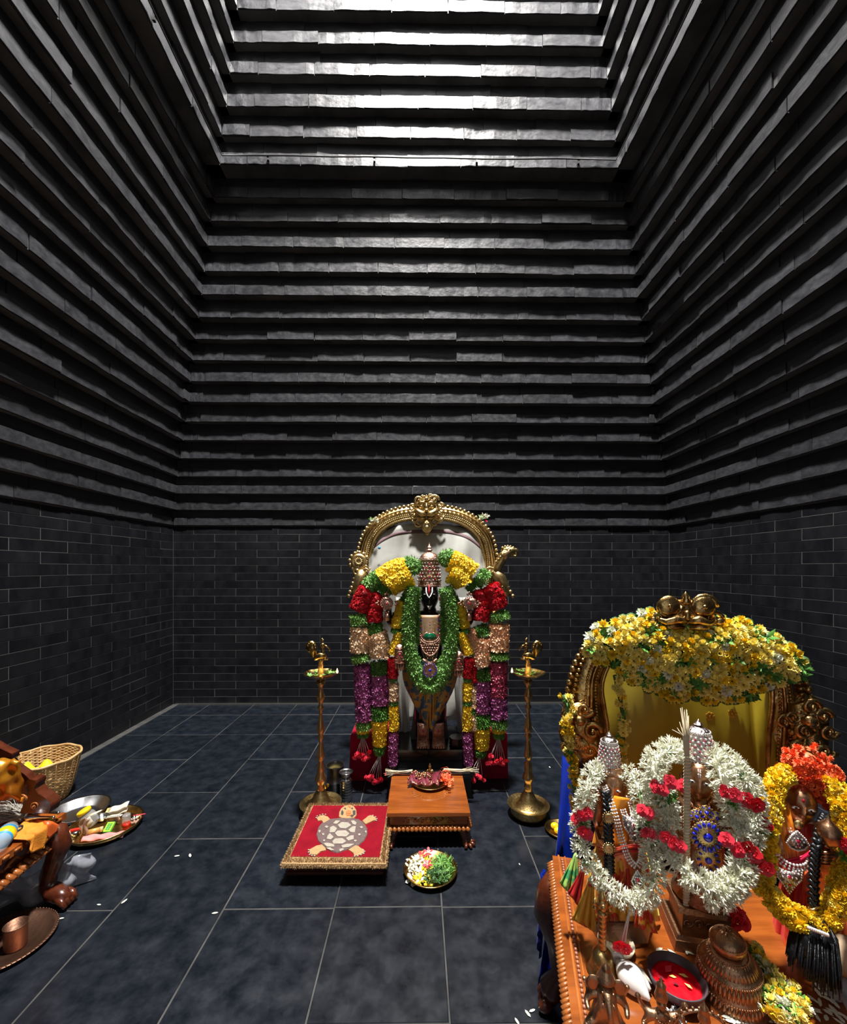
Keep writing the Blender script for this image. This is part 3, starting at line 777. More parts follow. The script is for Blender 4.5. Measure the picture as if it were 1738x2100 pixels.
# forehead mark: white U with a red streak, and the chin mark
def curve_on_face(pts, r, name, m):
    q = MB(); q.tube(pts, r, 6, flat_=.5); return q.build(name, m, head)
fy = -.128
def hp_(px, py, dy=fy): return sp(px, py, dy)
curve_on_face([hp_(874.5, 1204, -.105), hp_(874.5, 1214, -.118), hp_(877, 1221, -.13), hp_(880.5, 1226, -.140), hp_(884, 1221, -.13), hp_(887, 1214, -.118), hp_(887, 1204, -.105)], .0045, 'forehead_mark', M_NAMAMW)['label'] = 'white U shaped forehead mark'
curve_on_face([hp_(880.5, 1198, -.108), hp_(880.5, 1210, -.118), hp_(880.5, 1219, -.128)], [.003, .007, .006], 'forehead_streak', M_RED)['label'] = 'red streak in the forehead mark'
MB().prism([(p.x, p.z) for p in (hp_(876, 1243), hp_(886, 1243), hp_(882, 1250), hp_(880, 1250))], hp_(880, 1243, -.118).y, hp_(880, 1243, -.10).y).build('chin_mark', M_NAMAMW, head)
M_EYE = mat('eye_inlay', (.25, .24, .22), .25)
for sg in (-1, 1): MB().ball(hp_(881 + sg * 9.2, 1219, -.105), (.011, .006, .0042), 10, 6).build('eye', M_EYE, head)
# crown: tall domed cylinder with bands, rosettes, finial
cr = thing; cm = MB(); C0 = sp(881, 1200, -.02)
prof = [(.088, 0), (.092, .012), (.086, .02), (.087, .05), (.083, .10), (.077, .15), (.073, .19), (.076, .195), (.078, .205), (.074, .212), (.070, .225), (.055, .243), (.030, .256), (.014, .262), (.02, .268), (.026, .274), (.018, .282), (.012, .29), (.02, .294), (.010, .305), (.003, .325), (0, .335)]
cm.lathe(prof, 36, T(C0.x, C0.y, C0.z - .012))
crown = cm.build('crown', M_JEWEL, st, auto=60)
b = MB()
def on_crown(a, z): 
    rr = np.interp(z, [p[1] for p in prof], [p[0] for p in prof]) + .001
    return (C0.x + rr * math.sin(a), C0.y - rr * math.cos(a), C0.z - .012 + z)
for z in (.008, .03, .20, .212):
    for k in range(44): b.ball(on_crown(2 * PI * k / 44, z), .0035, 5, 3)
for row in range(6):
    for k in range(20):
        a = 2 * PI * (k + .5 * (row % 2)) / 20; z0 = .05 + row * .025
        b.ball(on_crown(a, z0), .006, 6, 4)
        for t in range(6): 
            q = on_crown(a + .09 * math.cos(t * PI / 3), z0 + .0085 * math.sin(t * PI / 3)); b.ball(q, .0022, 4, 3)
stuff(b.build('crown_studs', M_SILVERJ, crown))
for a, z in ((0, .115), (0, .075), (.5, .06), (-.5, .06), (.35, .14), (-.35, .14), (.9, .09), (-.9, .09), (0, .165)): MB().ball(on_crown(a, z), .0065, 8, 5).build('crown_gem', M_GEMR, crown)
b = MB(); arc = [on_crown(a, .035 + .05 * (1 - abs(a) / .9) ** .8 + .004) for a in np.linspace(-.9, .9, 21)]; b.tube(arc, .0035, 6)
arc = [on_crown(a, .10 + .055 * (1 - abs(a) / .55) ** .8) for a in np.linspace(-.55, .55, 15)]; b.tube(arc, .003, 6)
b.build('crown_scrolls', M_GOLD, crown)
# ear ornaments
for sg in (-1, 1):
    m = MB(); c = sp(881 + sg * 26, 1228, -.155)
    m.lathe([(0, 0), (.024, .002), (.024, .008), (.012, .012), (0, .013)], 16, T(*c) @ RX(PI / 2))
    for k in range(12): m.ball((c.x + .024 * math.cos(k * PI / 6), c.y - .006, c.z + .024 * math.sin(k * PI / 6)), .004, 5, 4)
    spiral(m, T(c.x + sg * .006, c.y, c.z - .038), .020, 1.3, .22, sg)
    for z in (.03, .04, .05): m.ball((c.x - sg * .004 * z * 30, c.y, c.z + z), .008 - z * .08, 6, 4)
    er = m.build('ear_ornament', M_JEWEL, st); g = MB(); g.ball((c.x, c.y - .014, c.z), .007, 8, 5); g.build('gem', M_GEMR, er)
# emblems held in the raised hands: discus left, conch right
for sg, px in ((-1, 794), (1, 963)):
    m = MB(); c = sp(px, 1237, -.23)
    m.lathe([(0, 0), (.040, .002), (.043, .009), (.030, .013), (.026, .010), (.014, .018), (0, .020)], 20, T(c.x, c.y, c.z) @ RX(PI / 2))
    for k in range(20): m.ball((c.x + .042 * math.cos(k * PI / 10), c.y - .007, c.z + .042 * math.sin(k * PI / 10)), .0055, 5, 4)
    for k in range(4):
        a = k * PI / 2; q = (c.x + .056 * math.cos(a), c.y - .006, c.z + .056 * math.sin(a))
        for t in (-.5, 0, .5): m.ball((q[0] + .012 * math.cos(a + t * 2.4), q[1], q[2] + .012 * math.sin(a + t * 2.4)), (.009, .006, .009), 6, 4)
        m.ball((c.x + .078 * math.cos(a), c.y - .006, c.z + .078 * math.sin(a)), .006, 6, 4)
    if sg > 0:
        for t in range(5): m.ball((c.x + .02 + t * .008, c.y - .012, c.z + .015 - t * .01), (.03 - t * .005, .014, .022 - t * .003), 10, 6)
    m.tube([(c.x, c.y, c.z - .07), (c.x, c.y + .01, c.z - .12)], [.014, .02], 8)
    o = m.build('disc_emblem' if sg < 0 else 'conch_emblem', M_JEWEL, st); g = MB(); g.ball((c.x, c.y - .02, c.z), .007, 8, 5); g.build('gem', M_GEMR, o)
    # raised hand: palm and five fingers round the emblem stem
    hm_ = MB(); hb = sp(882 + sg * 84, 1264, -.19)
    hm_.ball((hb.x, hb.y, hb.z), (.022, .014, .028), 10, 6)
    for k in range(4): 
        x = hb.x - .016 + k * .0105; L_ = (.045, .052, .050, .040)[k]
        hm_.tube([(x, hb.y, hb.z + .018), (x, hb.y - .012, hb.z + .018 + L_ * .5), (x, hb.y - .004, hb.z + .018 + L_)], [.0058, .0052, .004], 7)
    hm_.tube([(hb.x - sg * .018, hb.y, hb.z - .005), (hb.x - sg * .032, hb.y - .01, hb.z + .012), (hb.x - sg * .03, hb.y - .015, hb.z + .03)], [.007, .006, .0045], 7)
    hm_.build('raised_hand', M_STONEB, st)
    m = MB()                                          # jewelled cover of the lower hand, palm out with fingers down
    hc = sp(820 if sg < 0 else 941, 1352 if sg < 0 else 1366, -.225)
    out = [(-.034, .06), (-.03, .085), (-.015, .10), (0, .105), (.015, .10), (.03, .085), (.034, .06), (.036, -.01), (.034, -.03), (-.034, -.03), (-.036, -.01)]
    m.prism([(hc.x + a, hc.z + c_) for a, c_ in out], hc.y - .008, hc.y + .02)
    for k in range(4):
        x = hc.x - .026 + k * .0172; L_ = (.040, .050, .052, .042)[k] * (1 if sg < 0 else 1)
        m.tube([(x, hc.y + .006, hc.z - .025), (x, hc.y, hc.z - .03 - L_ * .5), (x, hc.y + .004, hc.z - .03 - L_)], [.009, .0085, .005], 8)
    m.tube([(hc.x + sg * -.034, hc.y + .005, hc.z + .01), (hc.x + sg * -.05, hc.y, hc.z - .015), (hc.x + sg * -.048, hc.y, hc.z - .035)], [.010, .009, .006], 8)
    for (z) in (-.004, -.02, .078):
        for k in range(11): m.ball((hc.x - .030 + k * .006, hc.y - .010, hc.z + z), .003, 5, 3)
    spiral(m, T(hc.x, hc.y - .008, hc.z + .035), .024, 1.6, .16)
    o = m.build('hand_cover', M_JEWEL, st); g = MB(); g.ball((hc.x, hc.y - .018, hc.z + .035), .006, 8, 5); g.ball((hc.x - .018, hc.y - .01, hc.z + .015), .004); g.ball((hc.x + .018, hc.y - .01, hc.z + .015), .004); g.build('gem', M_GEMR, o)
# breastplate with gem rows and the big green oval
bp = MB(); c = sp(882, 1290, -.115)
W_, H_ = .098, .10
bp.sheet(lambda u, v: (c.x + (u - .5) * 2 * W_ * (.92 - .12 * v), c.y + .035 * (abs(u - .5) * 2) ** 2 + .0 * v, c.z + (.5 - v) * 2 * H_), 12, 10, .012)
plate = bp.build('breastplate', M_PANEL, st)
colr = {'r': M_GEMR, 'g': M_GEMG, 'b': M_GEMB, 'w': M_GEMW}
gm = {k: MB() for k in colr}; fr = MB()
for cx_ in (-.062, -.0, .062):
    for k in range(8):
        z = .085 - k * .0225 if cx_ else .05 - k * .02
        if not cx_ and (k > 2): break
        q = (c.x + cx_, c.y - .008 + .035 * (cx_ / .098) ** 2, c.z + z)
        fr.lathe([(0, 0), (.0135, 0), (.0125, .006), (.009, .007), (0, .007)], 12, T(q[0], q[1] + .006, q[2]) @ RX(PI / 2))
        gm['rbg'[k % 3]].ball(q, (.0075, .005, .0075), 8, 5)
        for t in range(8): gm['w'].ball((q[0] + .0125 * math.cos(t * PI / 4), q[1], q[2] + .0125 * math.sin(t * PI / 4)), .0023, 4, 3)
for x in (-.036, -.03, .03, .036): fr.tube([(c.x + x, c.y - .004, c.z + .09), (c.x + x, c.y - .006, c.z - .06)], .002, 5)
fr.lathe([(.036, 0), (.044, 0), (.042, .008), (.036, .008)], 24, T(c.x, c.y - .002, c.z - .055) @ RX(PI / 2) @ S(1.25, .85, 1), caps=False)
fr.build('gem_settings', M_JEWEL, plate)
gm['g'].ball((c.x, c.y - .008, c.z - .055), (.042, .010, .027), 20, 8)
for k, nm in (('r', 'red_gems'), ('g', 'green_gems'), ('b', 'blue_gems'), ('w', 'crystal_gems')): stuff(gm[k].build(nm, colr[k], plate))
# necklaces: bead collar, fringe, medallion chain
nk = MB()
for ring, (w, hgt, n, r_) in enumerate(((.095, .15, 30, .0085), (.085, .135, 26, .007), (.088, .22, 40, .0065), (.075, .27, 44, .0065))):
    for k in range(n):
        t = (k / (n - 1) - .5) * 2; x = w * math.sin(t * PI / 2) * (1 if ring < 2 else .95); z = -hgt * (1 - abs(t) ** 2.2)
        nk.ball((c.x + x, c.y - .025 - (.05 if ring > 1 else 0) * (1 - abs(t)) - .012 * (1 - abs(t)) + .02 * t * t, c.z + .045 + z), r_, 6, 4)
for row in range(7):                                   # filigree triangle under the green stone
    for k in range(9 - row):
        q = (c.x + (k - (8 - row) / 2) * .017, c.y - .03 - row * .008, c.z - .095 - row * .017)
        nk.ball(q, (.0085, .006, .0085), 6, 4)
stuff(nk.build('bead_necklaces', M_JEWEL, st))
m = MB(); pc = sp(882, 1374, -.245)
for sg in (-1, 1): m.tube([(pc.x + sg * .05, pc.y, pc.z + .075), (pc.x + sg * .01, pc.y, pc.z + .045)], .009, 6); 
m.lathe([(0, 0), (.046, .002), (.048, .008), (.040, .011), (.036, .008), (.012, .012), (0, .015)], 28, T(*pc) @ RX(PI / 2))
for k in range(28): m.ball((pc.x + .052 * math.cos(k * PI / 14), pc.y - .006, pc.z + .052 * math.sin(k * PI / 14)), .004, 5, 4)
md = m.build('medallion', M_JEWEL, st)
m = MB()
for k in range(20): m.ball((pc.x + .047 * math.cos(k * PI / 10), pc.y - .010, pc.z + .047 * math.sin(k * PI / 10)), .0042, 6, 4)
stuff(m.build('blue_gem_ring', M_GEMB, md)); MB().ball((pc.x, pc.y - .016, pc.z), (.010, .007, .010), 12, 6).build('blue_gem', M_GEMB, md)
# brocade cloth: bulging folds narrowing to a point between the legs
def dh(u, v):
    a = (u - .5) * 1.0 * PI; W_ = .225 * math.sin(PI * (0.30 + .62 * v)) ** .8 * (1 - .35 * v); top = 1355 + 0 * v; z = at(880, 1345 + 140 * v ** .9, IY).z - .02 * math.cos(a) * v
    fold = .012 * math.sin(u * 26 + v * 9) * (0.3 + v)
    return (cxs + W_ * math.sin(a) , IY - .02 - (.115 - .05 * v) * math.cos(a) + fold, z + (abs(u - .5) * 2) ** 1.5 * .10 * v)
m = MB(); m.sheet(dh, 44, 22, .004); dhoti = m.build('brocade_cloth', M_BROCADE, st)
m = MB(); m.sheet(lambda u, v: (cxs + (u - .5) * (.10 - .03 * v), IY - .135 + .05 * v + .008 * math.sin(u * 22), at(880, 1375 + 108 * v, IY).z), 18, 10, .004); m.build('centre_pleats', M_BROCG, dhoti)
# jewelled foot covers
for sg in (-1, 1):
    m = MB(); X = cxs + sg * .056 + .004; z0 = .301; Yf = 3.02
    m.box((X, Yf + .06, z0 + .105), (.085, .05, .11)); m.add([(X - .044 - .006, Yf - .02, z0), (X + .050, Yf - .02, z0), (X + .044, Yf + .085, z0), (X - .044, Yf + .085, z0), (X - .046, Yf - .02, z0 + .026), (X + .046, Yf - .02, z0 + .026), (X + .042, Yf + .085, z0 + .075), (X - .042, Yf + .085, z0 + .075)],
        [(0, 3, 2, 1), (4, 5, 6, 7), (0, 1, 5, 4), (1, 2, 6, 5), (2, 3, 7, 6), (3, 0, 4, 7)])
    for k in range(5): m.ball((X - .034 + k * .017, Yf - .022, z0 + .013), (.008, .012, .011), 8, 5)
    for z in (.055, .105, .155):
        for k in range(10): m.ball((X - .038 + k * .0085, Yf + .034, z0 + z), .0035, 5, 3)
    for x in (-.038, .038):
        for k in range(9): m.ball((X + x, Yf + .034, z0 + .06 + k * .011), .003, 5, 3)
    for k in range(8): m.ball((X + .016 * math.cos(k * PI / 4), Yf + .034, z0 + .115 + .016 * math.sin(k * PI / 4)), .0055, 6, 4)
    for k in range(9):
        for r_ in range(4): m.ball((X - .036 + k * .009, Yf - .008 + r_ * .012, z0 + .032 + r_ * .008), .003, 5, 3)
    o = m.build('foot_cover', M_JEWEL, st); g = MB(); g.ball((X, Yf + .032, z0 + .115), .008, 8, 5); g.build('gem', M_GEMR, o)
settle(st)
# small dark footstool right of the feet
fs = MB(); X = at(938, 1515, 3.08).x
fs.lathe([(.055, 0), (.06, .01), (.055, .025), (.060, .05), (.058, .058), (0, .06)], 8, T(X, 3.08, .30)); o = fs.build('offering_block', mat('dark_lacquer', (.035, .018, .02), .3, bump=.1), None, auto=30)
tag(o, 'small dark octagonal block beside the jewelled feet on the plinth', 'block')

# --- gilded arch behind the statue
AY = 3.50
ar = thing('gilded_arch', 'gilded arch with lion face crest standing behind the black statue', 'arch', (at(880, 1300, AY).x, AY, 0))
def ap(px, py, dy=0): return at(px, py, AY + dy)
arch_px = [(746, 1230), (742, 1200), (741, 1170), (742, 1140), (748, 1112), (760, 1088), (780, 1068), (808, 1054), (840, 1047), (876, 1046), (910, 1047), (940, 1053), (968, 1066), (990, 1085), (1004, 1108), (1011, 1140), (1013, 1170), (1013, 1200), (1008, 1232)]
def off(pts, d):                                       # offset a pixel polyline
    out = []
    for i, p in enumerate(pts):
        a = pts[max(i - 1, 0)]; b_ = pts[min(i + 1, len(pts) - 1)]; tx, ty = b_[0] - a[0], b_[1] - a[1]; L_ = math.hypot(tx, ty)
        out.append((p[0] + ty / L_ * d, p[1] - tx / L_ * d))
    return out
def arcband(d0, d1, thick, dy=0.0):
    a = catmull([ap(*p, dy) for p in off(arch_px, d0)], .02); b_ = catmull([ap(*p, dy) for p in off(arch_px, d1)], .02)
    n = min(len(a), len(b_)); v = []; f = []
    for i in range(n):
        p = a[int(i * (len(a) - 1) / (n - 1))]; q = b_[int(i * (len(b_) - 1) / (n - 1))]
        v += [tuple(p), tuple(q), (q.x, q.y + thick, q.z), (p.x, p.y + thick, p.z)]
    for i in range(n - 1):
        for e in range(4): f.append((i * 4 + e, i * 4 + (e + 1) % 4, (i + 1) * 4 + (e + 1) % 4, (i + 1) * 4 + e))
    f += [(0, 3, 2, 1), tuple((n - 1) * 4 + e for e in range(4))]
    return v, f
m = MB(); v, f = arcband(-20, 8, .03, .02); m.add(v, f)
for d, r_ in ((-17, .012), (-3, .010), (2, .006)): m.tube(catmull([ap(*p, .01) for p in off(arch_px, d)], .02), r_, 8)
m.build('arch_band', M_GOLD, ar)
def beadline(d, r_, stepm, dy=-.0):
    P = catmull([ap(*p, dy) for p in off(arch_px, d)], .004); out = []; acc = 1
    for i in range(1, len(P)):
        acc += (P[i] - P[i - 1]).length
        if acc >= stepm: out.append(P[i]); acc = 0
    return out
m = MB()
for p in beadline(9, .017, .034): m.ball(p, .0165, 8, 6)
m.build('outer_bead_row', M_GOLD, ar)['kind'] = 'stuff'
m = MB()
for d in (-8, -12): 
    for p in beadline(d, .006, .013): m.ball(p, .0062, 6, 4)
for p in beadline(-21, .006, .012, .01): m.ball(p, .0055, 6, 4)
m.build('inner_bead_rows', M_GOLD, ar)['kind'] = 'stuff'
# heart-shaped dip under the crest
m = MB(); dip = [ap(845, 1068, .0), ap(862, 1075), ap(872, 1085), ap(877, 1097), ap(883, 1085), ap(893, 1074), ap(910, 1067)]
m.tube(catmull(dip, .01), .010, 8); m.build('heart_dip', M_GOLD, ar)
# lion-face crest
m = MB(); c = ap(875, 1046, -.055)
m.ball((c.x, c.y + .035, c.z), (.115, .045, .105), 28, 16)
for sg in (-1, 1):
    spiral(m, T(c.x + sg * .062, c.y + .0, c.z + .080), .046, 1.5, .27, sg); spiral(m, T(c.x + sg * .030, c.y + .0, c.z + .108), .026, 1.2, .3, sg)
    spiral(m, T(c.x + sg * .112, c.y + .015, c.z + .03), .038, 1.4, .27, sg)
    spiral(m, T(c.x + sg * .100, c.y + .0, c.z - .045), .046, 1.4, .28, -sg); spiral(m, T(c.x + sg * .070, c.y + .01, c.z - .105), .036, 1.4, .28, sg)
    m.ball((c.x + sg * .040, c.y - .012, c.z + .028), (.024, .016, .021), 14, 8); m.ball((c.x + sg * .040, c.y - .030, c.z + .028), .0085, 8, 6)
    m.tube([(c.x + sg * .060 + .024 * math.cos(t), c.y - .010, c.z + .026 + .020 * math.sin(t)) for t in np.linspace(0, 6.28, 14)], .0045, 6)
    m.tube([(c.x + sg * .006, c.y - .018, c.z + .050), (c.x + sg * .036, c.y - .022, c.z + .062), (c.x + sg * .075, c.y - .010, c.z + .050)], [.008, .012, .006], 8)
    m.tube([(c.x + sg * .002, c.y - .022, c.z - .040), (c.x + sg * .035, c.y - .034, c.z - .036), (c.x + sg * .070, c.y - .024, c.z - .014), (c.x + sg * .098, c.y - .008, c.z + .012)], [.020, .027, .020, .008], 10)
    m.tube([(c.x + sg * .004, c.y - .02, c.z - .072), (c.x + sg * .040, c.y - .018, c.z - .068), (c.x + sg * .075, c.y - .008, c.z - .055)], [.010, .013, .006], 8)
m.ball((c.x, c.y - .030, c.z - .008), (.022, .024, .018), 12, 8); m.tube([(c.x, c.y - .012, c.z + .055), (c.x, c.y - .026, c.z + .0)], [.010, .013], 8)
m.ball((c.x, c.y - .012, c.z + .088), (.018, .014, .022), 12, 8)
for k in range(7): m.ball((c.x + .034 * math.sin((k - 3) * .5), c.y + .0, c.z + .100 + .018 * math.cos((k - 3) * .5)), .0085, 8, 6)
crest = m.build('lion_face_crest', M_GOLD, ar)
m = MB(); d = ap(876, 1079, -.085)
m.ball((d.x, d.y + .01, d.z), (.044, .024, .056), 18, 10); m.tube([(d.x + .028 * math.sin(t), d.y - .006, d.z + .034 * math.cos(t) - .004) for t in np.linspace(0, 6.28, 20)], .005, 6)
m.ball((d.x, d.y - .012, d.z - .012), (.020, .01, .018), 12, 8)
for sg in (-1, 1): m.ball((d.x + sg * .012, d.y - .012, d.z + .022), .009, 8, 6)
m.build('tongue_pendant', M_GOLD, crest)
# mythical beasts at the springing of the arch
for sg in (-1, 1):
    m = MB(); c = ap(736 if sg < 0 else 1018, 1152 if sg < 0 else 1160, -.03)
    R = .068 if sg < 0 else .05
    if sg < 0:
        m.lathe([(0, 0), (R, .004), (R * .98, .018), (R * .55, .026), (R * .5, .018), (0, .03)], 28, T(c.x, c.y + .01, c.z) @ RX(PI / 2))
        for k in range(14): a = k * PI / 7; m.tube([(c.x + .012 * math.cos(a), c.y - .018, c.z + .012 * math.sin(a)), (c.x + .034 * math.cos(a), c.y - .018, c.z + .034 * math.sin(a))], [.003, .005], 6)
        for k in range(11): a = .5 + k * .5; m.ball((c.x + R * 1.1 * math.cos(a), c.y + .004, c.z + R * 1.1 * math.sin(a)), (.018, .014, .018), 8, 6)
        spiral(m, T(c.x - .01, c.y, c.z - .085), .045, 1.3, .28, 1); spiral(m, T(c.x + .06, c.y, c.z - .05), .035, 1.3, .28, -1)
    else:
        e = ap(1043, 1131, -.05)                          # beast head in profile, snout out
        m.ball(e, (.062, .03, .048), 16, 10); m.tube([(e.x - .05, e.y, e.z - .05), (e.x - .02, e.y, e.z - .02), (e.x + .03, e.y, e.z + .01), (e.x + .065, e.y, e.z + .01), (e.x + .07, e.y, e.z - .03)], [.04, .04, .034, .02, .012], 10)
        for k in range(6): m.ball((e.x - .05 + k * .022, e.y - .01, e.z + .042 - .003 * (k - 2) ** 2), (.012, .012, .012), 8, 6)
        for k in range(5): m.tube([(e.x + .015 + k * .01, e.y - .02, e.z - .03), (e.x + .017 + k * .01, e.y - .022, e.z - .052)], [.004, .001], 5)
        m.ball((e.x + .008, e.y - .03, e.z + .015), .009, 8, 6); m.tube([ap(1012, 1180, -.02), ap(1022, 1160, -.03), ap(1032, 1142, -.045), ap(1040, 1132, -.05)], [.045, .042, .04, .04], 12)
        for k in range(6): m.ball(ap(1018 + k * 4.5, 1152 - k * 5, -.075), .011, 8, 6)
    body = [ap(745 if sg < 0 else 1010, 1170, -.02), ap(740 if sg < 0 else 1026, 1185, -.03), ap(733 if sg < 0 else 1034, 1205, -.02), ap(728 if sg < 0 else 1040, 1222, -.01)]
    m.tube(body, [.04, .055, .045, .03], 12)
    for k in range(7):
        t = k / 6; p = body[0].lerp(body[3], t); m.ball((p.x + sg * .045, p.y - .02, p.z), (.02, .016, .018), 8, 6)
    spiral(m, T(*ap(752 if sg < 0 else 1004, 1172, -.05)), .04, 1.4, .26, sg); spiral(m, T(*ap(738 if sg < 0 else 1030, 1203, -.05)), .045, 1.5, .24, -sg)
    for k in range(3): m.ball(ap((728 if sg < 0 else 1042) + sg * -k * 7, 1222, -.02), (.016, .014, .012), 8, 6)
    m.build('beast_figure', M_GOLD, ar)
    m = MB(); X0 = at(742 if sg < 0 else 1016, 1300, AY).x
    m.lathe([(.05, 0), (.05, .03), (.035, .05), (.026, .08), (.024, .5), (.032, .52), (.024, .55), (.024, .95), (.04, 1.0), (.04, 1.25), (.0, 1.26)], 16, T(X0, AY + .04, .002))
    m.build('arch_post', M_GOLD2, ar)
settle(ar)
# small flower tucked on each shoulder of the arch
for px, py, nm in ((765, 1069, 'white flower tucked into the upper left shoulder of the gilded arch'), (990, 1064, 'white and red flower tucked into the upper right shoulder of the gilded arch')):
    t = thing('tucked_flower', nm, 'flower', at(px, py, AY - .04)); m = MB()
    m.scatter(JS[0], [facing((rnd.uniform(-.02, .02), 0, rnd.uniform(-.01, .01)), (rnd.uniform(-1, 1), -.6, rnd.uniform(.0, .6)), 0, .035) for _ in range(4)])
    m.build('petals', M_WHITEF, t); m = MB(); m.scatter(LF[0], [facing((0, 0, .0), (-.3, -.4, 1), 1, .035), facing((-.01, 0, .01), (.3, -.4, 1), 2, .03)]); m.build('leaves', M_GREENL, t)
    if px > 800: m = MB(); m.scatter(FL5[0], [facing((.025, 0, -.018), (.6, -.6, .2), 0, .018)]); m.build('red_petals', M_RED, t)

# --- white cloth hanging behind the statue, with a brown border band
def cl(u, v):
    Xl, Xr = at(757, 1300, 3.5).x, at(996, 1300, 3.5).x; zt, zb = at(880, 1068, 3.5).z, .35
    zt = at(880, 1066 + 52 * abs(2 * u - 1) ** 3, 3.5).z
    y = 3.535 - .085 * max(0, min(1, (v - .015) / .16)) + .016 * math.sin(u * 19 + 3.2 * v + 2 * math.sin(v * 7)) * (.5 + v) + .007 * math.sin(u * 43 + 9 * v) - .012 * math.sin(v * 16 + u * 9 + math.sin(u * 13))
    return (Xl + (Xr - Xl) * u, y, zt + (zb - zt) * v - (.03 * math.sin(u * PI) * (1 - v)))
wc = thing('hanging_cloth', 'creased white cloth hanging inside the gilded arch', 'cloth', (at(880, 1300, 3.56).x, 3.56, .35))
m = MB(); m.sheet(cl, 60, 40, .004); m.build('cloth_sheet', M_CLOTH, wc)
m = MB(); m.sheet(lambda u, v: (Vector(cl(u, .032 + v * .018)) + Vector((0, -.004, 0))), 60, 2, .002); m.build('border_band', mat('brown_border', (.16, .09, .10), .7), wc)
q_ = at(781, 1125, 3.54); m = MB(); m.lathe([(0, 0), (.012, 0), (.011, .003), (0, .003)], 16, T(q_.x, 3.42, q_.z) @ RX(PI / 2)); m.build('round_sticker', M_BLUEL, wc)
settle(wc)
# loose white cloth ends falling beside the plinth
t = thing('statue_drape', 'white cloth drape falling behind the statue to the plinth', 'cloth', (.08, 3.34, .3)); 
for (a, b_) in ((812, 838), (936, 962)):
    m = MB(); xa, xb = at(a, 1400, 3.33).x, at(b_, 1400, 3.33).x
    m.sheet(lambda u, v: (xa + (xb - xa) * u + .012 * math.sin(v * 9), 3.33 + .012 * math.sin(u * 12 + v * 4), at(880, 1225 + 318 * v, 3.33).z), 12, 24, .004); m.build('cloth_fall', M_CLOTH, t)
settle(t)

# --- garlands on the statue
def tassel(parent, px, py, px2, py2, Y, n, m_rose, spreadpx=14, rs=.017):
    mb = MB(); fm = MB(); r = random.Random(int(px * 3 + py)); mats = []
    for k in range(n):
        x2 = px2 + (k - (n - 1) / 2) * spreadpx * 2 / max(1, n - 1); y2 = py2 + r.uniform(-6, 6)
        mb.tube([at(px + (k - (n - 1) / 2) * .8, py, Y), at(x2, y2, Y - .01)], .0016, 5)
        for q in range(3): mats.append(facing(at(x2 + r.uniform(-4, 4), y2 + r.uniform(-3, 5), Y - .012), (r.uniform(-1, 1), -1, r.uniform(-.6, .8)), r.random() * 6, rs * r.uniform(.8, 1.1)))
    mb.build('tassel_strings', M_STRING, parent)
    for i in range(3): fm.scatter(RS[i], mats[i::3])
    stuff(fm.build('tassel_roses', m_rose, parent))
GY = 3.00
def garland(label, loc): return thing('flower_garland', label, 'garland', loc, group='flower garlands on the black statue')
# outer left
g = garland('leftmost thick statue garland of yellow, red, peach and purple bands', at(744, 1500, GY))
sec('leaf_band', [(846, 1152, 3.02), (842, 1168, 2.99)], GY, 19, 'leaf', g, M_GREENL, 1.3, .020)
sec('yellow_band', [(832, 1166), (808, 1172), (785, 1188)], GY, 22, 'flower', g, M_YEL, 1.1, .016)
sec('leaf_band', [(778, 1184), (762, 1198), (757, 1204)], GY, 17, 'leaf', g, M_GREENL, 1.3, .020)
sec('red_band', [(756, 1212), (746, 1228), (738, 1250)], GY, 19, 'rose', g, M_RED, .9, .016)
sec('leaf_band', [(738, 1262), (739, 1280)], GY, 19, 'leaf', g, M_GREENL, 1.3, .020)
sec('peach_band', [(740, 1288), (739, 1310), (739, 1335)], GY, 19, 'flower', g, M_PEACH, 1.1, .017)
sec('leaf_band', [(740, 1345), (742, 1354)], GY, 19, 'leaf', g, M_GREENL, 1.3, .020)
sec('purple_band', [(744, 1366), (744, 1400), (746, 1440), (747, 1474)], GY, 16.5, 'flower', g, M_PURPLE, 1.1, .015)
sec('leaf_band', [(747, 1480), (746, 1492)], GY, 15, 'leaf', g, M_GREENL, 1.3, .018)
sec('yellow_tip', [(745, 1494), (745, 1500)], GY, 12, 'flower', g, M_YEL, 1.1, .014)
sec('leaf_tip', [(745, 1503), (745, 1509)], GY, 11, 'leaf', g, M_GREEN, 1.2, .016)
tassel(g, 745, 1512, 744, 1548, GY - .02, 6, M_PINKR); settle(g)
# inner left
g = garland('inner left garland of the statue, ending in a long yellow tip and rose tassel', at(779, 1540, GY))
sec('yellow_band', [(842, 1180), (820, 1190), (800, 1202)], GY - .03, 21, 'flower', g, M_YEL, 1.1, .016)
sec('leaf_band', [(795, 1205), (782, 1214)], GY, 15, 'leaf', g, M_GREEN, 1.3, .020)
sec('red_band', [(780, 1222), (768, 1245), (768, 1272)], GY, 16, 'rose', g, M_RED, .9, .016)
sec('leaf_band', [(768, 1280), (770, 1296)], GY, 14, 'leaf', g, M_GREEN, 1.3, .020)
sec('peach_band', [(772, 1300), (778, 1320), (779, 1346)], GY - .01, 20, 'flower', g, M_PEACH, 1.1, .017)
sec('leaf_band', [(778, 1358), (779, 1382)], GY, 17, 'leaf', g, M_GREEN, 1.3, .020)
sec('purple_band', [(779, 1384), (779, 1410), (779, 1442)], GY, 17, 'flower', g, M_PURPLE, 1.1, .015)
sec('leaf_band', [(779, 1450), (779, 1474)], GY, 16, 'leaf', g, M_GREEN, 1.3, .020)
sec('yellow_tip', [(779, 1478), (779, 1505), (779, 1526)], GY, 16, 'flower', g, M_YEL, 1.2, .013, 12)
sec('leaf_tip', [(779, 1532), (779, 1546)], GY, 12, 'leaf', g, M_GREEN, 1.2, .018, 7)
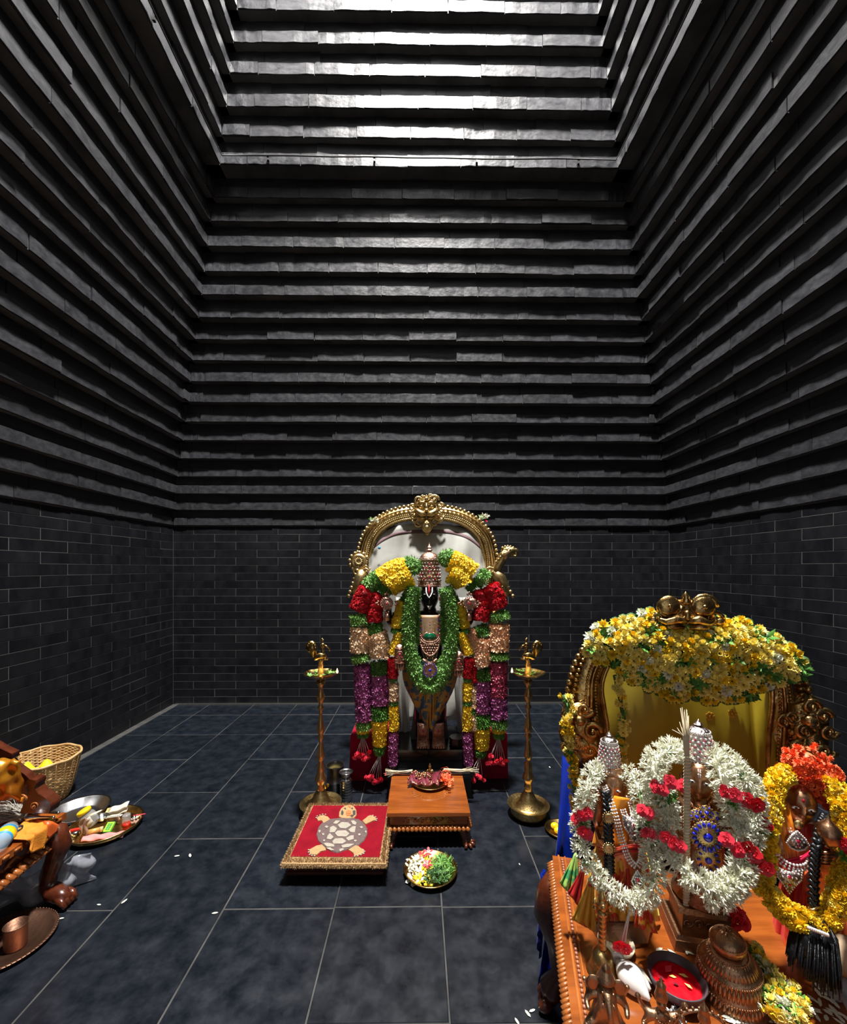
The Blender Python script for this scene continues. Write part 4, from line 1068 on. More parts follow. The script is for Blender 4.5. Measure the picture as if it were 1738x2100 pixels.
tassel(g, 779, 1550, 768, 1598, GY - .02, 6, M_PINKR); settle(g)
# outer right
g = garland('rightmost thick statue garland with yellow, red, orange and magenta bands', at(1022, 1500, GY))
sec('leaf_band', [(913, 1138, 3.02), (922, 1150, 2.99)], GY, 17, 'leaf', g, M_GREENL, 1.3, .020)
sec('yellow_band', [(925, 1150), (945, 1160), (968, 1176)], GY, 22, 'flower', g, M_YEL, 1.1, .016)
sec('leaf_band', [(982, 1180), (996, 1190)], GY, 18, 'leaf', g, M_GREENL, 1.3, .020)
sec('red_band', [(1004, 1205), (1014, 1222), (1020, 1245)], GY, 19, 'rose', g, M_RED, .9, .016)
sec('leaf_band', [(1022, 1258), (1024, 1270)], GY, 20, 'leaf', g, M_GREENL, 1.3, .020)
sec('peach_band', [(1023, 1282), (1023, 1310), (1022, 1332)], GY, 20, 'flower', g, M_PEACH2, 1.1, .017)
sec('leaf_band', [(1023, 1342), (1023, 1350)], GY, 20, 'leaf', g, M_GREENL, 1.3, .018)
sec('magenta_band', [(1022, 1360), (1022, 1390), (1022, 1425)], GY, 17.5, 'flower', g, M_MAGENTA, 1.1, .015)
sec('purple_band', [(1022, 1430), (1023, 1470)], GY, 17, 'flower', g, M_PURPLE, 1.1, .015)
sec('leaf_band', [(1023, 1478), (1023, 1490)], GY, 16, 'leaf', g, M_GREENL, 1.3, .018)
sec('yellow_tip', [(1023, 1493), (1023, 1500)], GY, 12, 'flower', g, M_YEL, 1.1, .014)
sec('leaf_tip', [(1023, 1504), (1023, 1512)], GY, 10, 'leaf', g, M_GREEN, 1.2, .016)
tassel(g, 1023, 1514, 1020, 1557, GY - .02, 7, M_PINKR, 17); settle(g)
# inner right
g = garland('inner right garland of the statue, ending in a long yellow tip beside the velvet block', at(989, 1540, GY))
sec('yellow_band', [(925, 1175), (944, 1186), (952, 1198)], GY - .03, 20, 'flower', g, M_YEL, 1.1, .016)
sec('leaf_band', [(966, 1196), (975, 1204)], GY, 14, 'leaf', g, M_GREEN, 1.3, .020)
sec('red_band', [(985, 1212), (990, 1235), (986, 1270)], GY, 15, 'rose', g, M_RED, .9, .016)
sec('leaf_band', [(984, 1285), (990, 1302)], GY, 14, 'leaf', g, M_GREEN, 1.3, .020)
sec('peach_band', [(988, 1310), (986, 1335), (988, 1362)], GY - .01, 17, 'flower', g, M_PEACH2, 1.1, .017)
sec('leaf_band', [(989, 1374), (990, 1392)], GY, 16, 'leaf', g, M_GREEN, 1.3, .020)
sec('purple_band', [(989, 1396), (989, 1425), (989, 1458)], GY, 16, 'flower', g, M_PURPLE, 1.1, .015)
sec('leaf_band', [(989, 1466), (989, 1488)], GY, 16, 'leaf', g, M_GREEN, 1.3, .020)
sec('yellow_tip', [(989, 1494), (989, 1515), (989, 1534)], GY, 16, 'flower', g, M_YEL, 1.2, .013, 12)
sec('leaf_tip', [(987, 1540), (985, 1550)], GY, 11, 'leaf', g, M_GREEN, 1.2, .018, 7)
tassel(g, 984, 1553, 976, 1596, GY - .02, 4, M_PINKR); settle(g)
# thin inner strands
def thin(side, label):
    L_ = side < 0; X = (lambda x: x) if L_ else (lambda x: 1765 - x + 2)
    g = garland(label, at(X(808), 1540, GY - .03)); Y = GY - .035
    D = [('yellow_band', 825, 1235, 818, 1262, 'flower', M_YEL, 9), ('yellow_band', 817, 1264, 812, 1286, 'flower', M_YEL, 9), ('leaf_band', 812, 1292, 811, 1297, 'leaf', M_GREEN, 9),
         ('yellow_band', 820, 1298, 806, 1340, 'flower', M_YEL, 9), ('red_band', 805, 1352, 807, 1388, 'rose', M_RED, 9), ('leaf_band', 807, 1392, 807, 1396, 'leaf', M_GREEN, 8), ('peach_band', 808, 1402, 808, 1436, 'flower', M_PEACH if L_ else M_YEL, 8.5),
         ('leaf_band', 808, 1440, 808, 1444, 'leaf', M_GREEN, 8), ('yellow_band', 808, 1448, 808, 1496, 'flower', M_YEL, 8.5), ('purple_band', 808, 1502, 806, 1566, 'flower', M_PURPLE, 8)]
    for i, (nm, x0, y0, x1, y1, kd, mm, rr) in enumerate(D):
        sec(nm, [(X(x0), y0), ((X(x0) + X(x1)) / 2, (y0 + y1) / 2), (X(x1), y1)], Y, rr, kd, g, mm, 1.1, .013, seed=i)
    if not L_:
        for nm, y0, y1, kd, mm in (('peach_band', 1290, 1330, 'flower', M_PEACH2), ('leaf_band', 1336, 1342, 'leaf', M_GREEN), ('red_band', 1352, 1396, 'rose', M_RED), ('peach_band', 1408, 1450, 'flower', M_PEACH), ('leaf_band', 1455, 1462, 'leaf', M_GREEN), ('peach_band', 1466, 1495, 'flower', M_PEACH)):
            sec(nm, [(969, y0), (970, (y0 + y1) / 2), (970, y1)], Y + .02, 8.5, kd, g, mm, 1.1, .013)
    tassel(g, X(806), 1568, X(802), 1590, Y, 2, M_PINKR, 6, .014); settle(g)
thin(-1, 'thin banded garland hanging left of the statue leaf garland'); thin(1, 'thin double banded garland hanging right of the statue leaf garland')
# the leaf garland round the neck
g = garland('dense green leaf garland looped round the statue neck to its knees', at(880, 1420, GY - .08))
sec('leaf_strand', [(848, 1205), (842, 1240), (838, 1290), (841, 1335), (850, 1375), (865, 1402), (882, 1411), (899, 1402), (914, 1375), (924, 1335), (928, 1290), (924, 1240), (916, 1208)], GY - .06, 12, 'leaf', g, M_GREENL, 2.2, .021)
sec('leaf_strand', [(850, 1350), (862, 1385), (882, 1400), (902, 1385), (914, 1350)], GY - .05, 10, 'leaf', g, M_GREENL, 1.6, .022)
sec('leaf_strand', [(854, 1210), (851, 1260), (851, 1320)], GY + .0, 8, 'leaf', g, M_GREEN, 1.6, .020); sec('leaf_strand', [(911, 1210), (914, 1260), (914, 1320)], GY + .0, 8, 'leaf', g, M_GREEN, 1.6, .020)
sec('leaf_strand', [(848, 1205), (835, 1225), (826, 1245)], GY - .0, 10, 'leaf', g, M_GREEN, 1.6, .020); sec('leaf_strand', [(915, 1208), (928, 1225), (936, 1250)], GY - .0, 10, 'leaf', g, M_GREEN, 1.6, .020)
settle(g)
# ================================================================ oil lamps
def oil_lamp(px, Y, mirror, label):
    """mirror=+1: flame towards the right of the picture"""
    base = at(px, 1400, Y); x0 = base.x; k = Y / FOC
    zz = lambda py: EYE - (py - HZ) * k
    t = thing('oil_lamp', label, 'lamp', (x0, Y, 0), group='brass oil lamps either side of the statue')
    m = MB(); m.lathe([(.085, 0), (.108, .008), (.114, .03), (.112, .055), (.118, .062)], 40, None, caps=True)
    m.lathe([(.118, .06), (.133, .072), (.134, .078), (.126, .078), (.112, .064), (.098, .060), (.09, .062), (.082, .072), (.07, .082), (.052, .108), (.04, .135), (.03, .15), (.027, .16), (.024, .165)], 40)
    m.build('drip_base', M_BRASSE, t, auto=60)
    prof = [(1645, 8), (1638, 11), (1630, 9), (1618, 8), (1613, 9), (1607, 7.5), (1602, 8), (1597, 12), (1591, 11), (1583, 7.5), (1576, 8), (1567, 7.5), (1560, 4.5), (1556, 6), (1552, 8.2), (1546, 8), (1538, 6.5), (1528, 4.8), (1521, 4), (1515, 4), (1509, 7.6), (1504, 4.2), (1499, 7.6), (1493, 8), (1485, 7), (1474, 4.8), (1464, 3.6), (1456, 3.4), (1449, 7.4), (1444, 3.6), (1438, 5), (1430, 8.6), (1424, 8), (1416, 5), (1408, 4.4), (1402, 7), (1397, 10)]
    m = MB(); m.lathe([(r * k * .98, zz(y) - .003) for y, r in prof], 20)
    m.build('turned_stem', M_LAMP, t)
    m = MB()
    def wob(a, z): return 1 + .09 * max(0, math.cos(5 * a)) ** 6 * (1 if z > zz(1388) else .2)
    m.lathe([(.010, zz(1398)), (.022, zz(1396)), (.048, zz(1390)), (.082, zz(1385)), (.104, zz(1380)), (.106, zz(1378.5)), (.100, zz(1380)), (.078, zz(1383.5)), (.03, zz(1386)), (0, zz(1386))], 60, None, wob=wob)
    m.build('oil_dish', M_BRASS, t, auto=60)
    m = MB(); mats = []
    for q in range(12): a = rnd.uniform(0, 6.28); rr = rnd.uniform(.03, .085); mats.append(facing((rr * math.cos(a), rr * math.sin(a), zz(1381.5)), (rnd.uniform(-.4, .4), rnd.uniform(-.4, .4), 1), a, .022))
    m.scatter(LF[0], mats[::2]).scatter(FL5[0], mats[1::2]); o = m.build('offered_petals', M_GREENL, t); stuff(o)
    m = MB(); m.lathe([(7 * k, zz(1386)), (7.5 * k, zz(1380)), (5 * k, zz(1370)), (6.5 * k, zz(1364)), (4 * k, zz(1358)), (6.5 * k, zz(1354)), (3.5 * k, zz(1350)), (3.5 * k, zz(1345)), (0, zz(1342))], 16); m.build('finial_stem', M_LAMP, t)
    # peacock finial facing the flame side
    s = mirror; b = MB()
    P = lambda dx, py, dy=0: (s * dx * k, dy, zz(py))
    b.tube([P(-14, 1352), P(-9, 1348), P(0, 1344), P(7, 1345), P(12, 1348)], [.008, .018, .024, .018, .006], 12)
    b.tube([P(3, 1344), P(5, 1337), P(4, 1331), P(4, 1326)], [.016, .010, .010, .012], 10)
    b.ball(P(4, 1323), (.017, .015, .017), 12, 8); b.tube([P(7, 1323), P(13, 1326), P(18, 1331), P(18, 1335)], [.009, .007, .005, .003], 8)
    b.tube([P(4, 1318), P(4, 1313), P(3, 1308)], [.006, .007, .002], 8); b.ball(P(5, 1312), .006, 6, 4)
    for dy in (-.008, .008): b.tube([P(6, 1346, dy), P(10, 1352, dy), P(16, 1351, dy)], [.007, .005, .003], 6)
    bird = b.build('peacock', M_BRASS, t)
    b = MB(); out = []
    for q in range(25):
        a = -.35 + q / 24 * 3.6; rx_, rz_ = 11.0, 14.5; sc = 1 + (.07 if q % 2 else 0)
        out.append((s * (-19 + rx_ * math.cos(a) * sc) * k, zz(1329 - rz_ * math.sin(a) * sc)))
    out.append((s * -13 * k, zz(1350))); out.append((s * -9 * k, zz(1345)))
    if s > 0: out = out[::-1]
    b.prism(out, -.004, .004)
    for q in range(7):
        a = .1 + q * .42; b.ball((s * (-19 + 8.5 * math.cos(a)) * k, -.004, zz(1329 - 11.5 * math.sin(a))), (.006, .003, .006), 6, 4)
    b.build('tail_fan', M_BRASS, bird)
    # wick flame over the lip of the dish
    fx = s * 35 * k
    m = MB(); m.lathe([(0, 0), (.0055, .005), (.0065, .011), (.004, .022), (0, .034)], 10, T(fx, -.02, zz(1379)))
    m.build('wick_flame', M_FLAME, t)
    m = MB(); m.tube([(fx * .55, -.012, zz(1380)), (fx, -.02, zz(1378.5))], .003, 5); m.build('wick', M_BLACK, t)
    l = bpy.data.lights.new('flame_light', 'POINT'); l.energy = .10; l.color = (1, .5, .16); l.shadow_soft_size = .01
    lo = bpy.data.objects.new('flame_light', l); COL.objects.link(lo); lo.location = (x0 + fx * 1.04, Y - .03, zz(1372))
    return t
oil_lamp(658, 2.73, 1, 'tall brass peacock oil lamp left of the statue, behind the turtle mat')
oil_lamp(1084, 2.70, -1, 'tall brass peacock oil lamp right of the statue, on bare floor')

# ================================================================ central stool with plate
sx0, sx1, sy0, sy1 = -.185, .300, 2.40, 2.86; SH = .193
stl = thing('wooden_stool', 'orange carved teak stool with claw feet in front of the plinth', 'stool', ((sx0 + sx1) / 2, 2.63, 0))
cx_ = (sx0 + sx1) / 2
m = MB(); m.slab([(sx0, sy0), (sx1, sy0), (sx1, sy1), (sx0, sy1)], SH - .018, SH, inset=.012); m.build('stool_top', M_WOOD, stl, auto=40)
cvm = MB(); ct = flat(882, 1632, SH)                      # shallow lotus carving in the top
for k in range(13):
    a = PI * (1 + k / 12); cvm.tube([(ct.x + .075 * math.cos(a), ct.y + .05 + .06 * math.sin(a), SH + .0005), (ct.x + .115 * math.cos(a), ct.y + .05 + .095 * math.sin(a), SH + .0005)], [.001, .006], 6, flat_=.2)
cvm.tube([(ct.x + .12 * math.cos(a), ct.y + .05 + .10 * math.sin(a), SH + .0005) for a in np.linspace(PI, 2 * PI, 24)], .002, 5); cvm.build('lotus_carving', M_WOODC, stl)
m = MB(); m.box((cx_, (sy0 + sy1) / 2 + .0, .145), (.445, .425, .058)); m.box((cx_, (sy0 + sy1) / 2, .170), (.462, .442, .010)); apn = m.build('apron', M_WOOD, stl, smooth=False)
m = MB(); yf = sy0 + .016
for sg in (-1, 1):
    for k in range(3): spiral(m, T(cx_ + sg * (.035 + k * .042), yf, .145 + (.004 if k % 2 else -.004)), .02, 1.5, .2, sg * (1 if k % 2 else -1))
    m.tube([(cx_ + sg * x, yf, .145 + .014 * math.sin(x * 75)) for x in np.linspace(.01, .15, 24)], .004, 6)
m.ball((cx_, yf, .145), (.018, .008, .02), 10, 6); m.build('scroll_carving', M_WOODC, apn)
m = MB()                                                  # gadrooned lower rail, every lobe modelled
def gad(m, p0, p1, n, r, out):
    p0 = Vector(p0); p1 = Vector(p1); d = (p1 - p0) / n
    for k in range(n):
        c = p0 + d * (k + .5); q = d.normalized(); 
        m.tube([c + Vector((0, 0, r)) - Vector(out) * r * .5, c + Vector(out) * r * .8 + q * d.length * .15, c - Vector((0, 0, r)) + q * d.length * .3], [d.length * .28, d.length * .56, d.length * .3], 7)
gad(m, (cx_ - .235, yf - .006, .098), (cx_ + .235, yf - .006, .098), 19, .014, (0, -1, 0)); gad(m, (cx_ + .232, yf, .098), (cx_ + .232, sy1 - .02, .098), 17, .014, (1, 0, 0)); gad(m, (cx_ - .232, yf, .098), (cx_ - .232, sy1 - .02, .098), 17, .014, (-1, 0, 0))
m.box((cx_, 2.63, .10), (.455, .43, .02)); m.build('gadrooned_rail', M_WOODC, stl)
def claw_leg(name, parent, M, h, r=.032, mat_=None):
    m = MB(); m.tube([(-.01, -.01, h), (.0, .0, h * .8), (.012, .012, h * .5), (.006, .006, h * .3), (.014, .014, h * .16), (.02, .02, h * .06)], [r * 1.1, r * 1.15, r * .9, r * .72, r * .95, r * .8], 12)
    for k in range(4):
        a = math.radians(-15 + 40 * k); d = Vector((math.cos(a), math.sin(a), 0))
        m.tube([Vector((.016, .016, h * .2)) + d * r * .5, Vector((.018, .018, h * .17)) + d * r * 1.1, Vector((.018, .018, h * .02 + .008)) + d * r * 1.45, Vector((.018, .018, .006)) + d * r * 1.35], [r * .28, r * .32, r * .28, r * .16], 7)
    v0 = m
    me = m.mesh(name, True); me.materials.append(mat_ or M_WOODD)
    return inst(name, me, parent, M)
for (x, y, rz) in ((cx_ + .205, sy0 + .035, -PI / 2), (cx_ - .205, sy0 + .035, PI), (cx_ + .205, sy1 - .04, 0), (cx_ - .205, sy1 - .04, PI / 2)):
    claw_leg('claw_leg', stl, T(x, y, 0) @ RZ(rz), .095)
settle(stl)

# brass plate on the stool with folded maroon cloth and brass bells
pc_ = flat(882, 1606, SH); PR = .118
t = thing('brass_plate', 'brass plate on the orange stool under the folded maroon cloth', 'plate', (pc_.x, pc_.y, SH))
m = MB(); m.lathe([(.0, .004), (.085, .004), (.108, .018), (.122, .022), (.124, .020), (.110, .014), (.088, .0), (0, 0)], 40, caps=False); m.build('dish', M_BRASS, t)
t = thing('folded_cloth', 'folded maroon cloth with gold stripes lying on the plate on the stool', 'cloth', (pc_.x - .03, pc_.y, SH + .02))
def fc(u, v, o=(0, 0)):
    return ((u - .5) * .20 + .02 * (v - .5), (v - .5) * .155 + .01 * math.sin(u * 9), .006 + .012 * math.sin(u * 8 + 1) ** 2 + .014 * math.sin(v * 3) + .004 * math.sin(u * 31 + v * 17))
m = MB(); m.sheet(lambda u, v: fc(u, v), 24, 18, .006, RZ(-.08)); m.build('cloth_body', M_DARKCLOTH, t)
m = MB()
for u0 in (.66, .74, .93): m.sheet(lambda u, v: Vector(fc(u0 + u * .022, v)) + Vector((0, 0, .0015)), 2, 18, .001, RZ(-.08))
for v0 in (.04, .93): m.sheet(lambda u, v: Vector(fc(.02 + u * .62, v0 + v * .03)) + Vector((0, 0, .0015)), 18, 2, .001, RZ(-.08))
m.build('gold_stripes', M_BRASS, t)
t = thing('bell_bracelet', 'small tangle of copper coloured bells on the maroon cloth', 'bells', (pc_.x - .04, pc_.y, SH + .045)); m = MB()
for k in range(46):
    a = rnd.uniform(0, 6.28); r_ = abs(rnd.gauss(0, .03)); p = (r_ * math.cos(a) * 1.3, r_ * math.sin(a) * .8, rnd.uniform(-.004, .012)); m.ball(p, (rnd.uniform(.006, .011),) * 3, 7, 5)
stuff(m.build('bells', M_BRONZE, t))
t = thing('flower_tangle', 'orange thread and flower tassel heaped at the right rim of the stool plate', 'tassel', (pc_.x + .10, pc_.y, SH + .02)); m = MB(); mats = []
for k in range(70): mats.append(facing((rnd.gauss(0, .018), rnd.gauss(0, .045), rnd.uniform(0, .025)), (rnd.uniform(-1, 1), rnd.uniform(-1, 1), 1), 0, .014))
m.scatter(FL5[1], mats[:35]).scatter(FL5[2], mats[35:]); o = m.build('orange_flowers', M_ORANGE, t); stuff(o)
m = MB()
for k in range(26): y = rnd.gauss(0, .04); m.tube([(-.02, y, .012), (.02, y + rnd.uniform(-.02, .02), .02), (.05, y + rnd.uniform(-.03, .03), .002)], .0018, 4)
stuff(m.build('red_threads', M_SILKR, t))
# bundles of dry palm straw behind the stool
for (a, b_, nm) in (((793, 1590), (845, 1585), 'splayed dry straw bundle left behind the stool plate'), ((912, 1583), (976, 1586), 'short dry straw bundle right behind the stool plate')):
    t = thing('straw_bundle', nm, 'straw', flat((a[0] + b_[0]) / 2, 1590, SH)); t.location.y = 2.835; m = MB()
    A = at(*a, 2.84); B = at(*b_, 2.84)
    for k in range(30):
        j = lambda s_: Vector((rnd.uniform(-s_, s_), rnd.uniform(-s_, s_), rnd.uniform(-s_ * .5, s_)))
        lift = Vector((0, 0, .012)); tip = A if a[0] < 850 else B; root = B if a[0] < 850 else A
        m.tube([root + j(.008) + lift, (tip + root) / 2 + j(.010) + lift, tip + j(.026) + lift], [.003, .0022, .001], 4)
    o = m.build('straws', M_STRAW, t); stuff(o); settle(t)
t = thing('small_idol', 'tiny gold figure standing behind the stool plate', 'figurine', (at(882, 1575, 2.86).x, 2.845, SH)); m = MB()
m.lathe([(.016, 0), (.018, .006), (.010, .012), (.013, .025), (.016, .036), (.008, .045), (.010, .054), (.011, .062), (.005, .075), (0, .08)], 12)
for sg in (-1, 1): m.tube([(sg * .012, 0, .038), (sg * .022, -.006, .028), (sg * .012, -.012, .022)], .004, 6)
m.build('figure_body', M_GOLD2, t)

# ================================================================ low seat with the turtle mat
zt_ = .112
ls = thing('low_seat', 'low dark wooden seat under the turtle mat', 'seat', (-.44, 2.38, 0))
L0, L1 = -.675, -.195
m = MB(); m.box((-.435, 2.395, .052), (.478, .45, .050)); m.box((-.435, 2.395, .082), (.50, .475, .014)); m.box((-.435, 2.395, .028), (.502, .472, .014)); m.build('seat_frame', M_WOODK, ls, smooth=False)
for x in (-.64, -.23):
    for y in (2.20, 2.59): MB().lathe([(.022, 0), (.026, .01), (.018, .022)], 12, T(x, y, 0)).build('foot', M_WOODK, ls)
settle(ls)
rg = thing('turtle_mat', 'red tufted mat with a brown and white turtle on the low seat', 'mat', (-.44, 2.38, .09))
def c3(x, y): return flat(560 + x / 2.946, 1550 + y / 2.946, zt_)
corners = [c3(50, 652), c3(684, 655), c3(722, 285), c3(222, 287)]
inner = [c3(105, 608), c3(645, 612), c3(694, 302), c3(245, 300)]
def wobble(poly, n, amp, ins=1):
    out = []
    for i in range(len(poly)):
        a, b_ = poly[i], poly[(i + 1) % len(poly)]
        for k in range(n): p = a.lerp(b_, k / n); out.append((p.x + rnd.uniform(-amp, amp), p.y + rnd.uniform(-amp, amp)))
    return out
m = MB(); m.slab(wobble(corners, 16, .0022), .089, zt_ - .002, inset=.012); border = m.build('beige_border', M_CREAMP, rg, smooth=False)
m = MB(); fz = ([], [])
tuft = ([(-.14, 0, 0), (.14, 0, 0), (0, .1, 1)], [(0, 1, 2)]); tm = []
for i in range(4):
    a, b_ = corners[i], corners[(i + 1) % 4]; a2, b2 = inner[i], inner[(i + 1) % 4]; cen = Vector((-.44, 2.38, 0)); e = (b_ - a); nrm = Vector((e.y, -e.x, 0)).normalized()
    for k in range(2600):
        t_ = rnd.random(); s_ = rnd.random() ** .6; p = a2.lerp(b2, t_).lerp(a.lerp(b_, t_), s_); edge = s_ > .8
        d = Vector((rnd.uniform(-.4, .4), rnd.uniform(-.4, .4), 1 if not edge else rnd.uniform(-.8, .8))) + (nrm * 1.2 if edge else Vector((0, 0, 0)))
        tm.append(facing((p.x, p.y, zt_ - .003 if not edge else rnd.uniform(.092, zt_ - .003)), d, rnd.random() * 6, rnd.uniform(.008, .014)))
m.scatter(tuft, tm); stuff(m.build('border_pile', M_CREAMP, border))
m = MB(); m.slab([(p.x, p.y) for p in inner], .098, zt_ + .0005); m.build('red_field', M_REDP, rg, smooth=False)
def pile(name, pts, h, material, parent, label=None):
    P = [c3(*p) for p in pts]; q = [(p.x, p.y) for p in P]
    ar_ = sum(q[i][0] * q[(i + 1) % len(q)][1] - q[(i + 1) % len(q)][0] * q[i][1] for i in range(len(q)))
    if ar_ < 0: q = q[::-1]
    return MB().slab(q, zt_ - .004, zt_ + h, inset=.03).build(name, material, parent, smooth=False)
tur = pile('turtle_shell', [(300, 400), (340, 385), (400, 378), (470, 378), (520, 385), (550, 405), (573, 440), (575, 475), (555, 515), (520, 545), (450, 572), (385, 592), (345, 578), (300, 545), (270, 515), (260, 478), (272, 435)], .005, M_GREYP, rg)
for pts in ([(390, 425), (415, 408), (455, 410), (475, 428), (440, 448), (405, 445)], [(345, 440), (365, 430), (388, 445), (375, 470), (342, 472)], [(455, 455), (480, 435), (502, 432), (495, 472), (470, 470)], [(373, 475), (390, 460), (440, 458), (465, 478), (445, 497), (390, 495)],
            [(330, 490), (345, 475), (368, 500), (350, 515), (325, 510)], [(440, 505), (470, 490), (490, 488), (488, 512), (455, 522)], [(358, 525), (375, 508), (420, 505), (445, 525), (420, 540), (365, 540)], [(305, 537), (330, 533), (370, 543), (372, 558), (325, 558)],
            [(412, 550), (450, 540), (495, 540), (460, 560), (420, 564)], [(363, 417), (380, 398), (408, 400), (387, 420)], [(470, 400), (490, 398), (507, 412), (500, 427), (482, 420)], [(320, 565), (345, 562), (375, 580), (350, 580)], [(400, 572), (425, 566), (430, 575), (405, 588)],
            [(311, 437), (325, 429), (338, 436), (325, 445)], [(274, 461), (285, 454), (290, 464), (280, 475)], [(295, 480), (303, 474), (313, 482), (303, 490)], [(523, 439), (534, 432), (546, 438), (537, 448)], [(512, 482), (524, 476), (533, 484), (521, 492)], [(556, 465), (562, 458), (568, 468), (561, 476)], [(300, 519), (312, 513), (318, 520), (308, 526)], [(487, 521), (500, 515), (510, 522), (496, 528)]):
    o = pile('scute', pts, .0085, M_WHITEP, tur)
hd_ = pile('turtle_head', [(398, 372), (400, 345), (412, 322), (435, 306), (462, 301), (488, 308), (505, 332), (507, 362), (492, 380), (450, 384), (415, 382)], .006, M_CREAMP, rg)
for pts in ([(412, 345), (420, 333), (428, 350), (422, 366), (412, 362)], [(482, 338), (500, 336), (500, 362), (484, 366)], [(470, 325), (484, 318), (484, 330)], [(428, 325), (440, 320), (442, 332)], [(468, 372), (478, 364), (492, 366), (480, 378)]): pile('dark_patch', pts, .008, M_DARKP, hd_)
for pts in ([(440, 345), (458, 332), (474, 345), (470, 358), (446, 358)], [(440, 355), (445, 362), (472, 362), (477, 352), (480, 362), (470, 369), (446, 369)], [(455, 310), (466, 307), (472, 316), (462, 322)]): pile('orange_patch', pts, .009, M_ORP, hd_)
for pts, claws in (([(307, 412), (295, 395), (272, 397), (264, 380), (280, 368), (305, 362), (332, 372), (347, 388)], [(262, 378), (268, 368), (284, 362), (300, 357), (318, 358)]), ([(540, 396), (565, 378), (575, 368), (600, 364), (622, 378), (625, 392), (606, 396), (590, 404), (560, 418)], [(588, 366), (604, 364), (620, 372), (628, 384), (624, 394)]),
                   ([(218, 573), (240, 560), (262, 548), (296, 540), (320, 562), (322, 576), (290, 582), (266, 604), (224, 600)], [(216, 572), (216, 586), (222, 600), (236, 606), (252, 607)]), ([(455, 572), (500, 545), (518, 550), (530, 562), (552, 572), (550, 592), (522, 604), (492, 610), (486, 592)], [(546, 574), (554, 582), (548, 594), (532, 602), (512, 608), (494, 611)])):
    o = pile('turtle_leg', pts, .0055, M_CREAMP, rg); m = MB()
    for p in claws: q = c3(*p); m.ball((q.x, q.y, zt_ + .003), (.006, .005, .004), 6, 4)
    m.build('claws', M_WHITEP, o)
settle(rg)

# ================================================================ plate of flowers on the floor
PC = flat(883, 1783, .02)
t = thing('offering_plate', 'round brass plate of flowers and herbs on the floor before the stool', 'plate', (PC.x, PC.y, 0))
m = MB(); m.lathe([(.0, .004), (.105, .004), (.135, .03), (.140, .031), (.141, .028), (.118, .004), (.108, 0), (0, 0)], 48, caps=False); m.build('dish', M_BRASS, t)
def heap(name, n, cx, cy, sx, sy, h, protos, size, m_, label, cat, group, up=.8):
    for k in range(n):
        a = rnd.uniform(0, 6.28); r_ = math.sqrt(rnd.random()); x = cx + sx * r_ * math.cos(a); y = cy + sy * r_ * math.sin(a)
        me = heapm[(name, rnd.randrange(len(protos)))]
        z = .008 + h * (1 - r_ * r_) * rnd.random()
        o = inst(name, me, None, T(PC.x, PC.y, 0) @ facing((x, y, z), (rnd.uniform(-up, up), rnd.uniform(-up, up), 1), rnd.random() * 6, size * rnd.uniform(.8, 1.2)))
        tag(o, label, cat, group)
heapm = {}
proto_frang = ([], [])
def frang(seed):
    v = []; f = []
    for k in range(5):
        a = 2 * PI * k / 5 + seed; c, s_ = math.cos(a), math.sin(a); b = len(v)
        for (x, y, z) in [(0.05, 0, 0), (.35, -.22, .12), (.85, -.26, .22), (1.1, .05, .25), (.8, .28, .18), (.35, .14, .06)]: v.append((x * c - y * s_, x * s_ + y * c, z))
        f.append(tuple(range(b, b + 6)))
    return v, f
for i in range(2): heapm[('white_flower', i)] = pmesh('white_flower', frang(i), M_WHITEF); heapm[('yellow_flower', i)] = pmesh('yellow_flower', frang(i + .5), M_YEL); heapm[('pink_flower', i)] = pmesh('pink_flower', frang(i + .3), M_PINKR)
for i in range(3): heapm[('green_sprig', i)] = pmesh('green_sprig', proto_leaf(.16, 7, i, 1.3), M_GREENL); heapm[('dark_sprig', i)] = pmesh('dark_sprig', proto_leaf(.16, 7, i + 5, 1.2), M_GREEND)
heap('white_flower', 30, -.065, .01, .055, .085, .038, [0, 1], .030, M_WHITEF, 'white five petal flower in the left half of the floor plate', 'flower', 'white flowers on the floor plate')
heap('yellow_flower', 26, -.035, .0, .055, .090, .026, [0, 1], .028, M_YEL, 'yellow flower in the middle of the floor plate', 'flower', 'yellow flowers on the floor plate')
for (x, y) in ((-.045, .075), (-.015, .005), (-.008, .10)):
    tag(inst('pink_flower', heapm[('pink_flower', 0)], None, T(PC.x, PC.y, 0) @ facing((x, y, .042), (rnd.uniform(-.4, .4), -.3, 1), rnd.random() * 6, .026)), 'deep pink flower on the floor plate of flowers', 'flower', 'pink flowers on the floor plate')
heap('green_sprig', 70, .062, .025, .062, .085, .045, [0, 1, 2], .026, None, 'bright green herb sprig in the right half of the floor plate', 'herb', 'bright herb sprigs on the floor plate')
heap('dark_sprig', 30, .03, -.055, .06, .045, .04, [0, 1, 2], .024, None, 'dark green herb sprig at the front rim of the floor plate', 'herb', 'dark herb sprigs on the floor plate')

